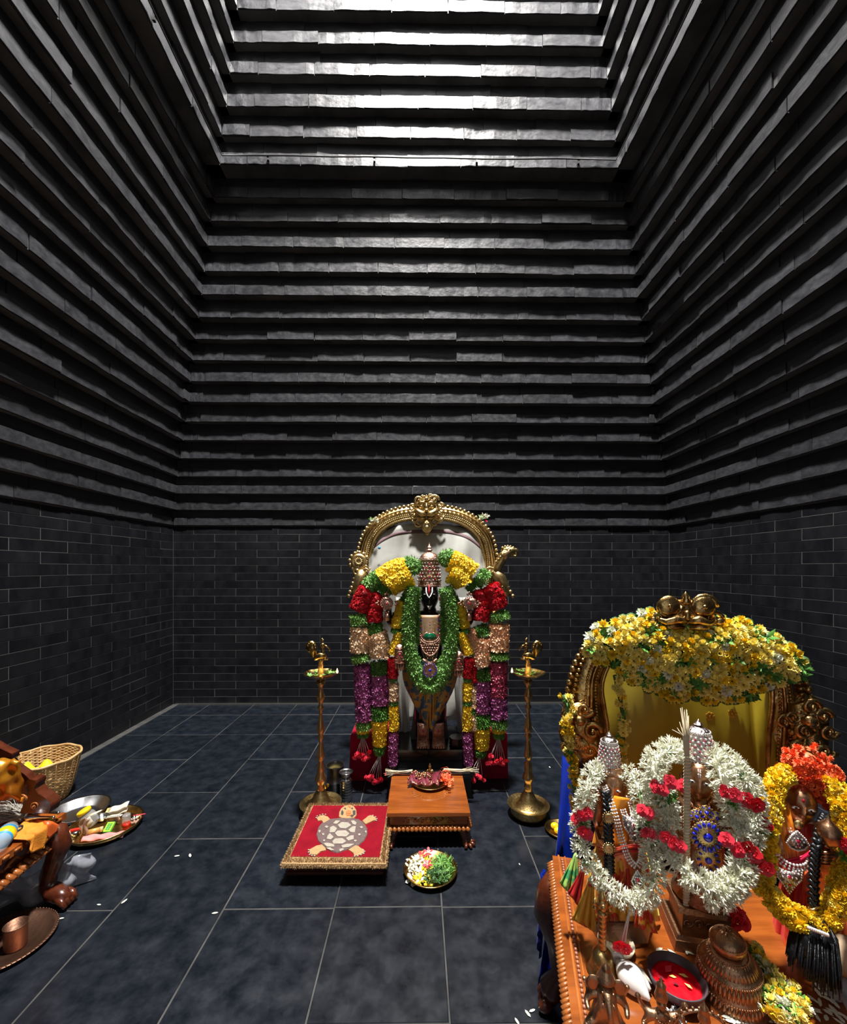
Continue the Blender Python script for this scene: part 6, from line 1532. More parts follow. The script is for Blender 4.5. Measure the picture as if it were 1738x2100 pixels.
# beast figures either side
FR = Matrix(((U.x, V.x, 0, 0), (U.y, V.y, 0, 0), (0, 0, 1, 0), (0, 0, 0, 1)))
for sg in (-1, 1):
    m = MB()
    if sg < 0: body = [(1180, 1440), (1195, 1490), (1205, 1530), (1190, 1560)]; curls = [(1168, 1470, .035, 1), (1200, 1455, .03, -1), (1215, 1500, .035, 1), (1180, 1515, .04, -1), (1210, 1540, .03, 1), (1160, 1530, .022, -1)]; rad = [.04, .055, .055, .035]; cx0, cy0 = 1195, 1500
    else: body = [(1640, 1440), (1650, 1490), (1655, 1540), (1680, 1570)]; curls = [(1688, 1470, .03, 1), (1700, 1500, .028, -1), (1670, 1480, .032, 1), (1690, 1540, .034, -1), (1650, 1500, .035, 1), (1625, 1470, .026, -1), (1695, 1600, .028, 1), (1668, 1600, .026, -1), (1608, 1480, .026, 1), (1640, 1530, .034, -1), (1665, 1450, .028, 1)]; rad = [.04, .05, .05, .03]; cx0, cy0 = 1655, 1500
    m.tube([aq(*p, CB - .015) for p in body], rad, 14, flat_=.7)
    for (x, y, r_, d_) in curls: q = aq(x, y, CB - .045); spiral(m, T(*q) @ FR, r_, 1.3, .34, d_)
    for k in range(12):
        a = k * .52; q = aq(cx0 + 30 * math.cos(a), cy0 + 48 * math.sin(a), CB - .035); m.ball(q, (.013, .012, .013), 8, 5)
    for k in range(9):                                      # fan of tail feathers, small tubes
        a = -.3 + k * .32; q0 = aq(cx0, cy0 + 12, CB - .05); q1 = aq(cx0 + sg * 26 * math.cos(a), cy0 + 12 + 32 * math.sin(a), CB - .045); m.tube([q0, (q0 + q1) / 2 - V * .01, q1], [.004, .009, .004], 6)
    m.ball(aq(cx0 + sg * 5, cy0 - 22, CB - .06), (.022, .02, .020), 12, 8)
    # scalloped backing plate
    out = []
    n_ = 36
    for k in range(n_):
        a = 2 * PI * k / n_; rr = 1 + .10 * abs(math.sin(a * 4.5)); out.append((cx0 + 44 * rr * math.cos(a), cy0 + 72 * rr * math.sin(a)))
    prism_plane(m, out[::-1] if False else out, CB - .01, .015)
    m.build('beast_figure', M_GOLD2, g)
# pillars at the foot
for px in (1205, 1625):
    m = MB(); q = aq(px, 1600, CB); m.lathe([(.055, .50), (.055, .52), (.042, .54), (.04, .60), (.05, .62), (.036, .64), (.036, .72), (.05, .74), (.05, .78), (.04, .79), (0, .79)], 20, T(q.x, q.y, 0)); m.build('pillar', M_GOLD2, g)
# crest: paired curls over a moustached lion face
m = MB(); c = aq(1407, 1262, CB - .05); MC = T(*c) @ FR
for sg in (-1, 1):
    spiral(m, MC @ T(sg * .058, 0, .034), .046, 1.7, .24, sg); m.ball((sg * .058, -.004, .034), (.040, .016, .040), 16, 10, MC)
    spiral(m, MC @ T(sg * .095, .0, -.012), .030, 1.4, .26, sg); m.ball((sg * .112, 0, -.02), (.022, .016, .016), 10, 6, MC)
    m.tube([(sg * .004, -.014, -.022), (sg * .035, -.022, -.012), (sg * .07, -.014, -.026), (sg * .10, 0, -.014), (sg * .125, .0, -.022)], [.012, .017, .014, .009, .004], 8, MC)
    m.tube([(sg * .01, -.01, -.045), (sg * .05, -.016, -.04), (sg * .09, -.006, -.05)], [.008, .012, .005], 8, MC)
m.lathe([(.012, 0), (.018, .012), (.012, .026), (.014, .03), (.004, .045), (0, .05)], 12, MC @ T(0, 0, .040)); m.ball((0, -.014, 0), (.014, .014, .022), 10, 6, MC); m.ball((0, .012, 0), (.10, .02, .06), 20, 10, MC)
for k in range(9): m.ball(((k - 4) * .012, -.02, -.006 - .001 * (k - 4) ** 2), .0055, 6, 4, MC)
m.build('lion_face_crest', M_GOLD2, g)
settle(g)

# olive-gold silk backdrop inside the arch
t = thing('silk_backdrop', 'olive gold silk cloth hanging as backdrop inside the altar arch', 'cloth', al(.5, .16, .45))
def bd(u, v):
    a = .10 + .78 * u; zt_ = .98 + .40 * max(0, 1 - (2 * u - 1) ** 2) ** .5; z = zt_ - (zt_ - .51) * v; w = .006 * math.sin(u * 11 + v * 2) + (.02 * math.sin((u - .8) * 55) if u > .8 else 0)
    return tuple(al(a, .19 - .10 * v + w, z))
m = MB(); m.sheet(bd, 60, 20, .004); bdo = m.build('silk_sheet', M_SILKY, t)
M_MOTIF = mat('gold_motif', (.62, .36, .03), .35, .3)
for (px, py) in ((1328, 1468), (1457, 1469), (1503, 1463)):
    m = MB(); q = aq(px, py, .152); 
    for k in range(7): a = k * .9; m.ball(q + U * (.012 * math.cos(a) * (1 - k * .05)) + Vector((0, 0, .012 * math.sin(a))), (.0065, .002, .006), 8, 5)
    m.ball(q, (.007, .003, .007), 8, 5); m.build('paisley_motif', M_MOTIF, t)
settle(t)

# ---------------------------------------------------------------- yellow chrysanthemum garland heaped on the arch
chm = [pmesh('flower', proto_chrys(3, 12, 20 + i), M_YEL2) for i in range(4)] + [pmesh('flower', proto_chrys(3, 12, 30 + i), M_YEL) for i in range(2)]
chw = [pmesh('flower', proto_chrys(3, 11, 40 + i, .45), M_WHITEF) for i in range(2)]
lfm = [pmesh('leaf_sprig', proto_leaf(.22, 5, 50 + i, 1.1), M_GREEN) for i in range(3)]
t = thing('yellow_garland', 'thick garland of yellow chrysanthemums heaped over the altar arch', 'garland', aq(1408, 1300, CB - .05))
tl = t.location.copy()
poly = [(1196, 1330), (1205, 1305), (1225, 1282), (1262, 1270), (1310, 1266), (1322, 1248), (1345, 1262), (1400, 1282), (1455, 1278), (1490, 1266), (1530, 1278), (1570, 1292), (1610, 1318), (1640, 1342), (1654, 1368), (1640, 1392), (1600, 1398), (1565, 1410), (1540, 1428), (1500, 1434), (1455, 1440), (1420, 1430), (1385, 1434), (1345, 1415), (1315, 1408), (1285, 1392), (1262, 1372), (1240, 1362), (1215, 1352)]
def inpoly(x, y, pl_):
    c_ = False; j = len(pl_) - 1
    for i in range(len(pl_)):
        xi, yi = pl_[i]; xj, yj = pl_[j]
        if (yi > y) != (yj > y) and x < (xj - xi) * (y - yi) / (yj - yi) + xi: c_ = not c_
        j = i
    return c_
def edist(x, y, pl_):
    d = 1e9
    for i in range(len(pl_)):
        ax, ay = pl_[i]; bx, by = pl_[(i + 1) % len(pl_)]; L2 = (bx - ax) ** 2 + (by - ay) ** 2; tt = max(0, min(1, ((x - ax) * (bx - ax) + (y - ay) * (by - ay)) / L2))
        d = min(d, math.hypot(x - ax - tt * (bx - ax), y - ay - tt * (by - ay)))
    return d
r = random.Random(5); pts = []; tries = 0
while len(pts) < 262 and tries < 60000:
    tries += 1; x = r.uniform(1190, 1660); y = r.uniform(1245, 1445); md_ = 14.5 if tries < 30000 else 11
    if inpoly(x, y, poly) and all((x - a) ** 2 + (y - b) ** 2 > md_ * md_ for a, b, _ in pts): pts.append((x, y, edist(x, y, poly)))
core = MB()
for (x, y, e) in pts:
    b_ = CB - .022 - .055 * min(1, e / 45) ** .6
    q = aq(x, y, b_) ; core.ball(aq(x, y, b_ + .028), .024, 6, 4)
    up = Vector((0, 0, 1)) * (.7 if y < 1330 else .1) + U * r.uniform(-.5, .5) - V * r.uniform(.6, 1.1) + Vector((0, 0, r.uniform(-.3, .4)))
    isleaf = r.random() < .13
    me = r.choice(lfm) if isleaf else (r.choice(chw) if r.random() < .07 else r.choice(chm))
    inst('leaf_sprig' if isleaf else 'flower', me, t, T(*(-tl)) @ facing(q, up, r.random() * 6, (.025 if not isleaf else .032) * r.uniform(.82, 1.15)))
co = core.build('garland_core', M_GREEND, t); co['kind'] = 'stuff'
core_settle = [co]; co.matrix_basis = T(*(-tl))
m = MB(); mats = []
for k in range(150):
    x = r.uniform(1200, 1650); y = r.uniform(1260, 1440)
    if inpoly(x, y, poly): mats.append(facing(aq(x, y, CB - .06 + r.uniform(-.01, .02)), (r.uniform(-1, 1), -1, r.uniform(-.5, 1)), r.random() * 6, .022))
m.scatter(LF[1], mats); o = m.build('small_leaves', M_GREEN, t); stuff(o); o.matrix_basis = T(*(-tl))
def flower_strand(label, group, path, n, size, meshes, leafs=.2, cat='garland', radius=.014, name='flower_garland', leafmeshes=None, r=r, bias=None, nm='flower', core_m=None, extra=0, protos=None, cr=.6, em=None):
    t = thing(name, label, cat, path[len(path) // 2], group=group); tl = t.location.copy()
    P = catmull(path, .006); N = len(P)
    for i in range(n):
        s_ = (i + r.random()) / n * (N - 1); j = int(s_); p = P[j].lerp(P[min(j + 1, N - 1)], s_ - j)
        tg = (P[min(j + 1, N - 1)] - P[max(j - 1, 0)]).normalized(); a = tg.orthogonal().normalized(); b_ = tg.cross(a); q = r.uniform(0, 2 * PI); nn = a * math.cos(q) + b_ * math.sin(q)
        if bias is not None and nn.dot(bias) < -.35: nn = -nn
        leaf = r.random() < leafs
        me = r.choice(leafmeshes or lfm) if leaf else r.choice(meshes)
        inst('leaf_sprig' if leaf else nm, me, t, T(*(-tl)) @ facing(p + nn * radius * .7, nn + tg * r.uniform(-.4, .4), r.random() * 6, size * r.uniform(.8, 1.15)))
    if extra:
        mm = strand_mats(path, radius * .85, extra, size, r, tilt=.5); q_ = MB()
        for i_, pr_ in enumerate(protos): q_.scatter(pr_, mm[i_::len(protos)])
        eo = q_.build('filling_florets', em, t); stuff(eo); eo.matrix_basis = T(*(-tl))
    m = MB(); m.tube(P[::4] if len(P) > 8 else P, radius * cr, 7); o = m.build('garland_core', core_m or M_GREEND, t); o.matrix_basis = T(*(-tl))
    return t
NV = -V
hang = 'yellow garland ends hanging from the altar arch'
flower_strand('yellow flower strand hanging inside the left side of the altar arch', None, [aq(1262, 1385, CB - .06), aq(1272, 1430, CB - .05), aq(1280, 1480, CB - .05), aq(1276, 1530, CB - .06), aq(1275, 1575, CB - .06)], 34, .020, chm, .25, radius=.014, bias=NV)
flower_strand('yellow flower strand hanging over the outer left edge of the altar arch', None, [aq(1158, 1425, CB - .05), aq(1166, 1455, CB - .07), aq(1163, 1495, CB - .08), aq(1170, 1540, CB - .08), aq(1178, 1585, CB - .08), aq(1180, 1625, CB - .08), aq(1186, 1660, CB - .08)], 52, .020, chm, .25, radius=.016, bias=NV)

# ---------------------------------------------------------------- altar idols
def altar_point(px, py, b): return aq(px, py, b)
def jewel_crown(parent, px, pyb, pyt, w, b, gem=M_GEMR):
    c = aq(px, pyb, b); top = aq(px, pyt, b); h = top.z - c.z; k = w
    prof = [(k, 0), (k * 1.06, h * .03), (k * .95, h * .07), (k * .93, h * .3), (k * .82, h * .55), (k * .72, h * .7), (k * .74, h * .72), (k * .5, h * .80), (k * .2, h * .84), (k * .3, h * .88), (k * .14, h * .93), (0, h)]
    m = MB(); m.lathe(prof, 28, T(*c)); cr_ = m.build('crown', M_SILVERJ, parent, auto=60)
    m = MB()
    def oc(a, z):
        rr = np.interp(z, [p[1] for p in prof], [p[0] for p in prof]) + .0005; return (c.x + rr * math.sin(a), c.y - rr * math.cos(a), c.z + z)
    for z in (.02, .09, .70, .73):
        for q in range(30): m.ball(oc(2 * PI * q / 30, z * h), k * .055, 5, 3)
    for row in range(7):
        for q in range(16): m.ball(oc(2 * PI * (q + .5 * (row % 2)) / 16, h * (.14 + row * .08)), k * .085, 5, 4)
    for q in range(14): t_ = q / 14 * 2 * PI; m.ball(oc(-RZA + .42 * math.cos(t_), h * (.36 + .20 * math.sin(t_))), k * .06, 5, 3)
    stuff(m.build('crown_crystals', M_GEMW, cr_)); m = MB()
    for row in range(6):
        for q in range(9): m.ball(oc(2 * PI * (q + .5 * (row % 2)) / 9 + .2, h * (.18 + row * .08)), k * .07, 5, 3)
    stuff(m.build('crown_gems', gem, cr_)); return cr_
def face(parent, px, py, hpx, b, turn=0.0, tilt=0.0, material=None):
    c = aq(px, py, b); s_ = (aq(px, py - hpx / 2, b).z - c.z)
    m = MB(); Mh = T(*c) @ RZ(RZA + turn) @ RX(tilt) @ S(s_ * .98, s_, s_)
    m.add(HEAD[0], HEAD[1], Mh); o = m.build('head', material or M_BRONZE, parent); return o, Mh, s_
def eyes(parent, Mh, sc):
    for sg in (-1, 1):
        m = MB(); m.ball((sg * .31, -.755, .09), (.20, .06, .075), 14, 8, Mh); o = m.build('eye', M_SILVER, parent)
        m = MB(); m.ball((sg * .30, -.815, .09), (.055, .02, .055), 8, 6, Mh); m.build('pupil', M_BLACK, o)
# ---- idol 1 (left): bronze goddess in orange silk
B1 = -.26
i1 = thing('bronze_idol', 'left bronze idol in orange silk with black braid under a jasmine ring', 'idol', al(.17, B1, AT))
hd1, Mh1, s1 = face(i1, 1258, 1612, 66, B1 - .02, turn=-.25)
eyes(hd1, Mh1, s1)
jewel_crown(i1, 1250, 1576, 1498, .033, B1 - .01)
m = MB(); q = aq(1256, 1582, B1 - .01); m.lathe([(.034, -.012), (.036, 0), (.036, .02), (.030, .024), (0, .024)], 24, T(*q)); m.build('crown_band', M_BRONZE, i1)
bv = []; be = []; br = []
def nd(px, py, b, rr, prev=None):
    bv.append(aq(px, py, b)); br.append(rr)
    if prev is not None: be.append((prev, len(bv) - 1))
    return len(bv) - 1
a0 = nd(1270, 1740, B1, .065); a1 = nd(1266, 1700, B1, .058, a0); a2 = nd(1262, 1665, B1, .055, a1); a3 = nd(1260, 1640, B1, .022, a2)
l1 = nd(1238, 1668, B1, .024, a2); l2 = nd(1224, 1690, B1 - .02, .018, l1); l3 = nd(1228, 1655, B1 - .045, .013, l2); l4 = nd(1226, 1630, B1 - .05, .011, l3)
r1_ = nd(1290, 1668, B1, .024, a2); r2_ = nd(1306, 1695, B1 - .01, .018, r1_); r3_ = nd(1308, 1720, B1 - .03, .013, r2_)
d0 = nd(1272, 1790, B1, .07, a0); d1 = nd(1272, 1840, B1, .06, d0)
skin_body('body', bv, be, br, M_BRONZE, i1, 2)
m = MB(); q = aq(1226, 1626, B1 - .05)                       # raised hand with lotus bud
for k in range(4): m.tube([(q.x - .010 + k * .006, q.y, q.z), (q.x - .011 + k * .0065, q.y - .006, q.z + .014), (q.x - .009 + k * .006, q.y - .002, q.z + (.026, .030, .028, .022)[k])], [.0036, .0034, .0024], 6)
m.tube([(q.x + .010, q.y, q.z - .006), (q.x + .018, q.y - .006, q.z + .004), (q.x + .014, q.y - .010, q.z + .014)], [.0042, .004, .0028], 6); m.ball((q.x, q.y, q.z - .004), (.012, .008, .014), 10, 6); m.build('raised_hand', M_BRONZE, i1)
# silk robe: orange bodice, pleated patterned skirt
def skirt(xl_, xr_, yt, yb, b, amp, nf, depth, sp_=0.0):
    def f(u, v):
        x = xl_ + (xr_ - xl_) * u; cxx = (xl_ + xr_) / 2; x = cxx + (x - cxx) * (.55 + .45 * v ** .8); y = yt + (yb - yt) * v
        return tuple(aq(x, y, b - depth * math.sin(u * PI) * (.6 + .4 * v) + amp * math.sin(u * nf * 2 * PI) * (.25 + v)))
    return f
m = MB(); m.sheet(skirt(1190, 1352, 1720, 1888, B1 + .02, .009, 9, .105), 90, 14, .004); sk1 = m.build('pleated_skirt', M_SILKP, i1)
m = MB(); m.sheet(skirt(1216, 1316, 1648, 1735, B1 + .01, .003, 4, .085), 40, 12, .004); m.build('orange_bodice', M_SILKO, i1)
m = MB(); m.sheet(lambda u, v: tuple(aq(1262 + 34 * u - 30 * v * (1 - u), 1632 + 60 * v + 6 * u, B1 - .07 - .02 * math.sin(u * PI))), 14, 10, .003); m.build('orange_collar', M_SILKO, i1)
m = MB(); m.sheet(lambda u, v: tuple(aq(1228 + 92 * u, 1735 + 18 * v + 4 * math.sin(u * 6), B1 - .09 - .01 * math.sin(u * PI) + .003 * math.sin(v * 16))), 20, 8, .003); m.build('red_sash', M_SILKR, i1)
def fan(pA, pB, pC, nf, name, material, b, parent=i1):        # pleated end of the cloth spreading to a point
    m = MB(); m.sheet(lambda u, v: tuple(aq(pA[0] + (pB[0] + (pC[0] - pB[0]) * u - pA[0]) * v, pA[1] + (pB[1] + (pC[1] - pB[1]) * u - pA[1]) * v, b - .03 * v + .010 * math.sin(u * nf * 2 * PI) * v)), 36, 10, .003); return m.build(name, material, parent)
fan((1215, 1790), (1172, 1885), (1222, 1912), 3, 'cloth_fan', M_SILKP, B1 - .09)
fan((1318, 1800), (1300, 1900), (1348, 1915), 2, 'cloth_fan', M_SILKP, B1 - .10)
fan((1182, 1745), (1148, 1810), (1192, 1862), 3, 'cloth_fan', M_SILKG, B1 - .05)
fan((1200, 1770), (1165, 1830), (1188, 1860), 2, 'cloth_fan', M_SILKR, B1 - .07)
# braid with round brooches
m = MB(); bp_ = [aq(1243, 1622, B1 - .09), aq(1246, 1660, B1 - .105), aq(1249, 1720, B1 - .12), aq(1250, 1788, B1 - .12)]
P = catmull(bp_, .010)
for i, p in enumerate(P[:-1]):
    for sg in (-1, 1): m.tube([p + U * (.012 * sg) - V * .002, p - U * (.002 * sg) - V * .006 + Vector((0, 0, -.010)), p - U * (.006 * sg) + Vector((0, 0, -.018))], [.006, .007, .004], 6)
brd = m.build('black_braid', M_HAIR, i1); brd['label'] = 'black plaited hair strap with two round gold brooches'
for (px, py) in ((1249, 1677), (1249, 1740)):
    m = MB(); q = aq(px, py, B1 - .132); m.lathe([(0, 0), (.013, 0), (.0125, .003), (.009, .005), (.007, .003), (0, .006)], 20, T(*q) @ FR @ RX(PI / 2))
    for k in range(16): m.ball(q + U * (.0155 * math.cos(k * PI / 8)) + Vector((0, 0, .0155 * math.sin(k * PI / 8))), .0024, 5, 3)
    m.build('brooch', M_GOLD, brd)
def chain(parent, pts, b, rr, name='bead_chain', m_=None, double=True, gap=.006):
    P = catmull([aq(p[0], p[1], (p[2] if len(p) > 2 else b)) for p in pts], .002); m = MB(); acc = 1
    for i in range(1, len(P)):
        acc += (P[i] - P[i - 1]).length
        if acc > rr * 1.9:
            acc = 0; tg = (P[i] - P[i - 1]).normalized(); sd = tg.cross(V).normalized()
            if double:
                for sg in (-1, 1): m.ball(P[i] + sd * (gap * sg), rr, 6, 4)
            m.ball(P[i] - V * .001, rr * (.8 if double else 1), 6, 4)
    o = m.build(name, m_ or M_GEMW, parent); stuff(o); return o
chain(i1, [(1240, 1612, B1 - .06), (1252, 1640, B1 - .10), (1265, 1680, B1 - .12), (1275, 1720, B1 - .125), (1290, 1760, B1 - .13), (1306, 1776, B1 - .13), (1316, 1762, B1 - .13), (1316, 1740, B1 - .125)], 0, .0036)
def pendant(parent, px, py, w, h, b, shape='tri', mt=M_SILVERJ, name='pendant'):
    m = MB(); q = aq(px, py, b); MP = T(*q) @ FR
    if shape == 'tri': out = [(-w, h * .5), (-w * .9, -h * .1), (-w * .5, -h * .45), (0, -h), (w * .5, -h * .45), (w * .9, -h * .1), (w, h * .5), (0, h * .25)]
    else: out = [(0, h), (w * .6, h * .4), (w, -h * .3), (w * .6, -h * .8), (0, -h), (-w * .6, -h * .8), (-w, -h * .3), (-w * .6, h * .4)]
    m.prism(out, -.004, .004, MP); o = m.build(name, mt, parent)
    m = MB()
    for i in range(len(out)):
        a, b2 = out[i], out[(i + 1) % len(out)]
        for s_ in np.linspace(0, 1, 5)[:-1]: m.ball((a[0] + (b2[0] - a[0]) * s_, -.006, a[1] + (b2[1] - a[1]) * s_), .0026, 5, 4, MP)
    for row in range(4):
        for k in range(5 - row): m.ball(((k - (4 - row) / 2) * w * .35, -.007, h * .25 - row * h * .28), .003, 5, 4, MP)
    stuff(m.build('crystal_border', M_GEMW, o)); m = MB(); m.ball((0, -.008, 0), (.005, .003, .006), 8, 6, MP); m.ball((0, -.008, -h * .45), (.0035, .003, .004), 8, 6, MP); stuff(m.build('gems', M_GEMR, o)); return o
pendant(i1, 1300, 1690, .030, .050, B1 - .128); pendant(i1, 1307, 1800, .015, .024, B1 - .135, 'drop')
chain(i1, [(1278, 1660, B1 - .11), (1284, 1675, B1 - .12), (1292, 1682, B1 - .125), (1300, 1672, B1 - .12), (1290, 1632, B1 - .07)], 0, .003)
MB().lathe([(.10, 0), (.10, .015), (.085, .03), (.08, .05)], 8, T(*al(.17, B1, AT)) @ FR).build('idol_base', M_BRONZED, i1)
settle(i1)
# ---- idol 2 (centre)
B2 = -.25
i2 = thing('bronze_idol', 'centre bronze idol with inlaid eyes and blue stone pendants on copper pedestal', 'idol', al(.41, B2, AT))
hd2, Mh2, s2 = face(i2, 1434, 1596, 80, B2 - .04, turn=-.33); eyes(hd2, Mh2, s2)
m = MB(); m.tube([(-.05, -.72, .75), (-.05, -.80, .3), (0, -.83, .2), (.05, -.80, .3), (.05, -.72, .75)], .03, 6, Mh2); m.build('forehead_mark', M_SILVERJ, hd2)
for sg in (-1, 1):
    m = MB(); m.ball((sg * .78, 0, -.15), (.10, .14, .28), 10, 8, Mh2); m.ball((sg * .80, -.05, -.48), (.12, .12, .14), 10, 6, Mh2); m.build('ear', M_BRONZE, hd2)
jewel_crown(i2, 1433, 1562, 1474, .042, B2 - .02)
q = aq(1433, 1566, B2 - .02); MB().lathe([(.040, -.014), (.044, 0), (.040, .008), (0, .008)], 24, T(*q)).build('crown_band', M_BRONZE, i2)
bv, be, br = [], [], []
a0 = nd(1442, 1745, B2, .062); a1 = nd(1440, 1700, B2, .058, a0); a2 = nd(1436, 1662, B2 - .005, .068, a1); a3 = nd(1434, 1632, B2 - .01, .030, a2)
for sg, X in ((-1, 1398), (1, 1474)):
    l1 = nd(X, 1660, B2, .028, a2); l2 = nd(X + sg * 14, 1700, B2 - .02, .022, l1); l3 = nd(X + sg * 6, 1725, B2 - .05, .016, l2)
    u1 = nd(X + sg * 14, 1640, B2 + .02, .020, l1); u2 = nd(X + sg * 26, 1610, B2 + .01, .015, u1)
d0 = nd(1442, 1790, B2, .06, a0); d1 = nd(1442, 1830, B2, .05, d0)
skin_body('body', bv, be, br, M_BRONZE, i2, 2)
for (px, py) in ((1404, 1712),):                              # palm-out blessing hand
    m = MB(); q = aq(px, py, B2 - .075); MH = T(*q) @ FR
    m.box((0, 0, 0), (.034, .012, .034), MH)
    for k in range(4): m.tube([(-.0135 + k * .009, 0, -.014), (-.0135 + k * .009, -.003, -.032), (-.0135 + k * .009, 0, -.046 + (.004 if k in (0, 3) else 0))], [.0046, .0044, .003], 7, MH)
    m.tube([(.017, 0, .004), (.026, -.004, -.010), (.024, -.006, -.022)], [.0055, .005, .0035], 7, MH)
    for k in range(4): m.tube([(-.009, -.007, 0), (0, -.007, .009), (.009, -.007, 0), (0, -.007, -.009), (-.009, -.007, 0)], .0012, 4, MH)
    m.build('blessing_hand', M_BRONZE, i2)
m = MB(); m.tube([aq(1412, 1640, B2 - .06), aq(1425, 1656, B2 - .075), aq(1437, 1660, B2 - .08), aq(1450, 1654, B2 - .075), aq(1460, 1638, B2 - .06)], .0045, 8)
for k in range(15): t_ = k / 14; q = aq(1414 + 44 * t_, 1645 + 18 * math.sin(t_ * PI), B2 - .078); m.ball(q, .004, 6, 4)
m.build('carved_necklace', M_BRONZE, i2)
def blue_rosette(px, py, R, n, centre, b, label=None, oval=1.0):
    m = MB(); q = aq(px, py, b); MP = T(*q) @ FR
    m.lathe([(0, 0), (R * 1.18, 0), (R * 1.14, .003), (0, .005)], 28, MP @ RX(PI / 2) @ S(1, oval, 1))
    for k in range(n * 2): a = k * PI / n; m.ball((R * 1.2 * math.cos(a), -.003, R * 1.2 * oval * math.sin(a)), .0022, 5, 3, MP)
    for k in range(n): a = 2 * PI * (k + .5) / n; m.ball((R * .62 * math.cos(a), -.004, R * .62 * oval * math.sin(a)), .0022, 5, 3, MP)
    o = m.build('pendant_setting', M_GOLD, i2); 
    if label: o['label'] = label
    for k in range(n):
        a = 2 * PI * k / n; gq = MB(); gq.ball((0, 0, 0), (R * .21, .004, R * .12), 10, 6, MP @ T(R * .92 * math.cos(a), -.005, R * .92 * oval * math.sin(a)) @ RY(-a)); gq.build('blue_gem', M_GEMB, o)
    gq = MB(); gq.ball((0, -.007, 0), (centre, .006, centre), 14, 8, MP); gq.build('blue_gem', M_GEMB, o)
blue_rosette(1451, 1715, .036, 17, .012, B2 - .115, 'round gold pendant ringed with blue stones')
blue_rosette(1452, 1762, .026, 10, .009, B2 - .115, 'oval gold pendant of blue stones below the round one', 1.15)
for (px, py, n_) in ((1428, 1672, 8), (1448, 1664, 6), (1470, 1676, 8)): blue_rosette(px, py, .015, n_, .005, B2 - .10)
m = MB(); m.sheet(skirt(1392, 1492, 1690, 1830, B2 + .01, .004, 6, .08), 50, 10, .004); m.build('pale_cloth', M_CLOTH, i2)
PB = al(.41, B2 + .0, AT)
def pedestal(parent, c, rz, w):
    for nm, (w_, d_, z0, z1) in (('pedestal_foot', (w, w * .8, 0, .028)), ('pedestal_step', (w * .92, w * .72, .028, .04)), ('pedestal_block', (w * .72, w * .56, .04, .10)), ('pedestal_cap', (w * .86, w * .66, .10, .115))):
        MB().box((0, 0, (z0 + z1) / 2), (w_, d_, z1 - z0), T(*c) @ RZ(rz), taper=.94).build(nm, M_BRONZED, parent, smooth=False)
    m = MB(); m.lathe([(w * .36, .115), (w * .40, .125), (w * .30, .15), (w * .36, .17), (w * .3, .19)], 20, T(*c) @ RZ(rz)); m.build('lotus_seat', M_BRONZED, parent)
    m = MB()
    for k in range(5): spiral(m, T(*c) @ RZ(rz) @ T((k - 2) * w * .14, -w * .275, .07), .014, 1.3, .2, 1 if k % 2 else -1)
    m.build('scroll_relief', M_BRONZED, parent)
pedestal(i2, PB, RZA, .20)
settle(i2)
# ---- idol 3 (right): goddess in red silk with orange flowers on the head
B3 = -.18
i3 = thing('bronze_idol', 'right bronze idol in red and orange silk with lotus in raised hand', 'idol', al(.70, B3, AT))
hd3, Mh3, s3 = face(i3, 1640, 1648, 78, B3 - .05, turn=-.3)
eyes(hd3, Mh3, s3)
m = MB(); m.ball((0, -.80, .52), (.06, .04, .10), 8, 6, Mh3); m.build('forehead_gem', M_GEMR, hd3)
m = MB(); m.lathe([(.03, 0), (.045, .02), (.042, .06), (.02, .09), (0, .10)], 20, T(*aq(1644, 1612, B3))); m.build('hair_bun', M_HAIR, i3)
bv, be, br = [], [], []
a0 = nd(1660, 1790, B3, .075); a1 = nd(1655, 1745, B3, .066, a0); a2 = nd(1650, 1708, B3, .065, a1); a3 = nd(1645, 1682, B3 - .01, .026, a2)
r1_ = nd(1690, 1715, B3, .026, a2); r2_ = nd(1714, 1745, B3 - .06, .02, r1_); r3_ = nd(1706, 1752, B3 - .14, .016, r2_)
l1 = nd(1615, 1720, B3, .026, a2); l2 = nd(1600, 1760, B3 - .02, .02, l1)
d0 = nd(1665, 1850, B3, .08, a0); d1 = nd(1665, 1900, B3, .07, d0)
skin_body('body', bv, be, br, M_BRONZE, i3, 2)
m = MB(); m.sheet(skirt(1572, 1745, 1770, 1960, B3 + .03, .008, 8, .13), 80, 12, .004); m.build('red_skirt', M_SILKR, i3)
m = MB(); m.sheet(skirt(1590, 1716, 1690, 1800, B3 + .01, .004, 5, .105), 50, 12, .004); m.build('red_bodice', M_SILKR, i3)
m = MB(); m.sheet(lambda u, v: tuple(aq(1592 + 26 * u + 22 * v, 1660 + 108 * v - 10 * u, B3 - .10 - .03 * math.sin(v * PI) + .003 * math.sin(u * 18))), 16, 20, .004); m.build('orange_sash', M_SILKO, i3)
m = MB(); m.sheet(lambda u, v: tuple(aq(1596 + 70 * u, 1762 + 26 * v * math.sin(u * PI) - 16 * u * u, B3 - .13 + .005 * math.sin(v * 14))), 22, 8, .004); m.build('pink_sash', mat('crimson_silk', (.65, .01, .06), .35, sheen=.3, bump=.1), i3)
fan((1655, 1780), (1640, 1862), (1672, 1858), 4, 'cloth_fan', M_SILKR, B3 - .12, i3)
chain(i3, [(1586, 1672, B3 - .11), (1582, 1700, B3 - .13), (1584, 1730, B3 - .14), (1594, 1755, B3 - .15), (1612, 1772, B3 - .16), (1635, 1780, B3 - .165), (1656, 1776, B3 - .16), (1664, 1760, B3 - .15)], 0, .0038, gap=.007)
chain(i3, [(1612, 1650, B3 - .10), (1617, 1680, B3 - .12), (1624, 1705, B3 - .135), (1634, 1722, B3 - .14)], 0, .0034, gap=.006)
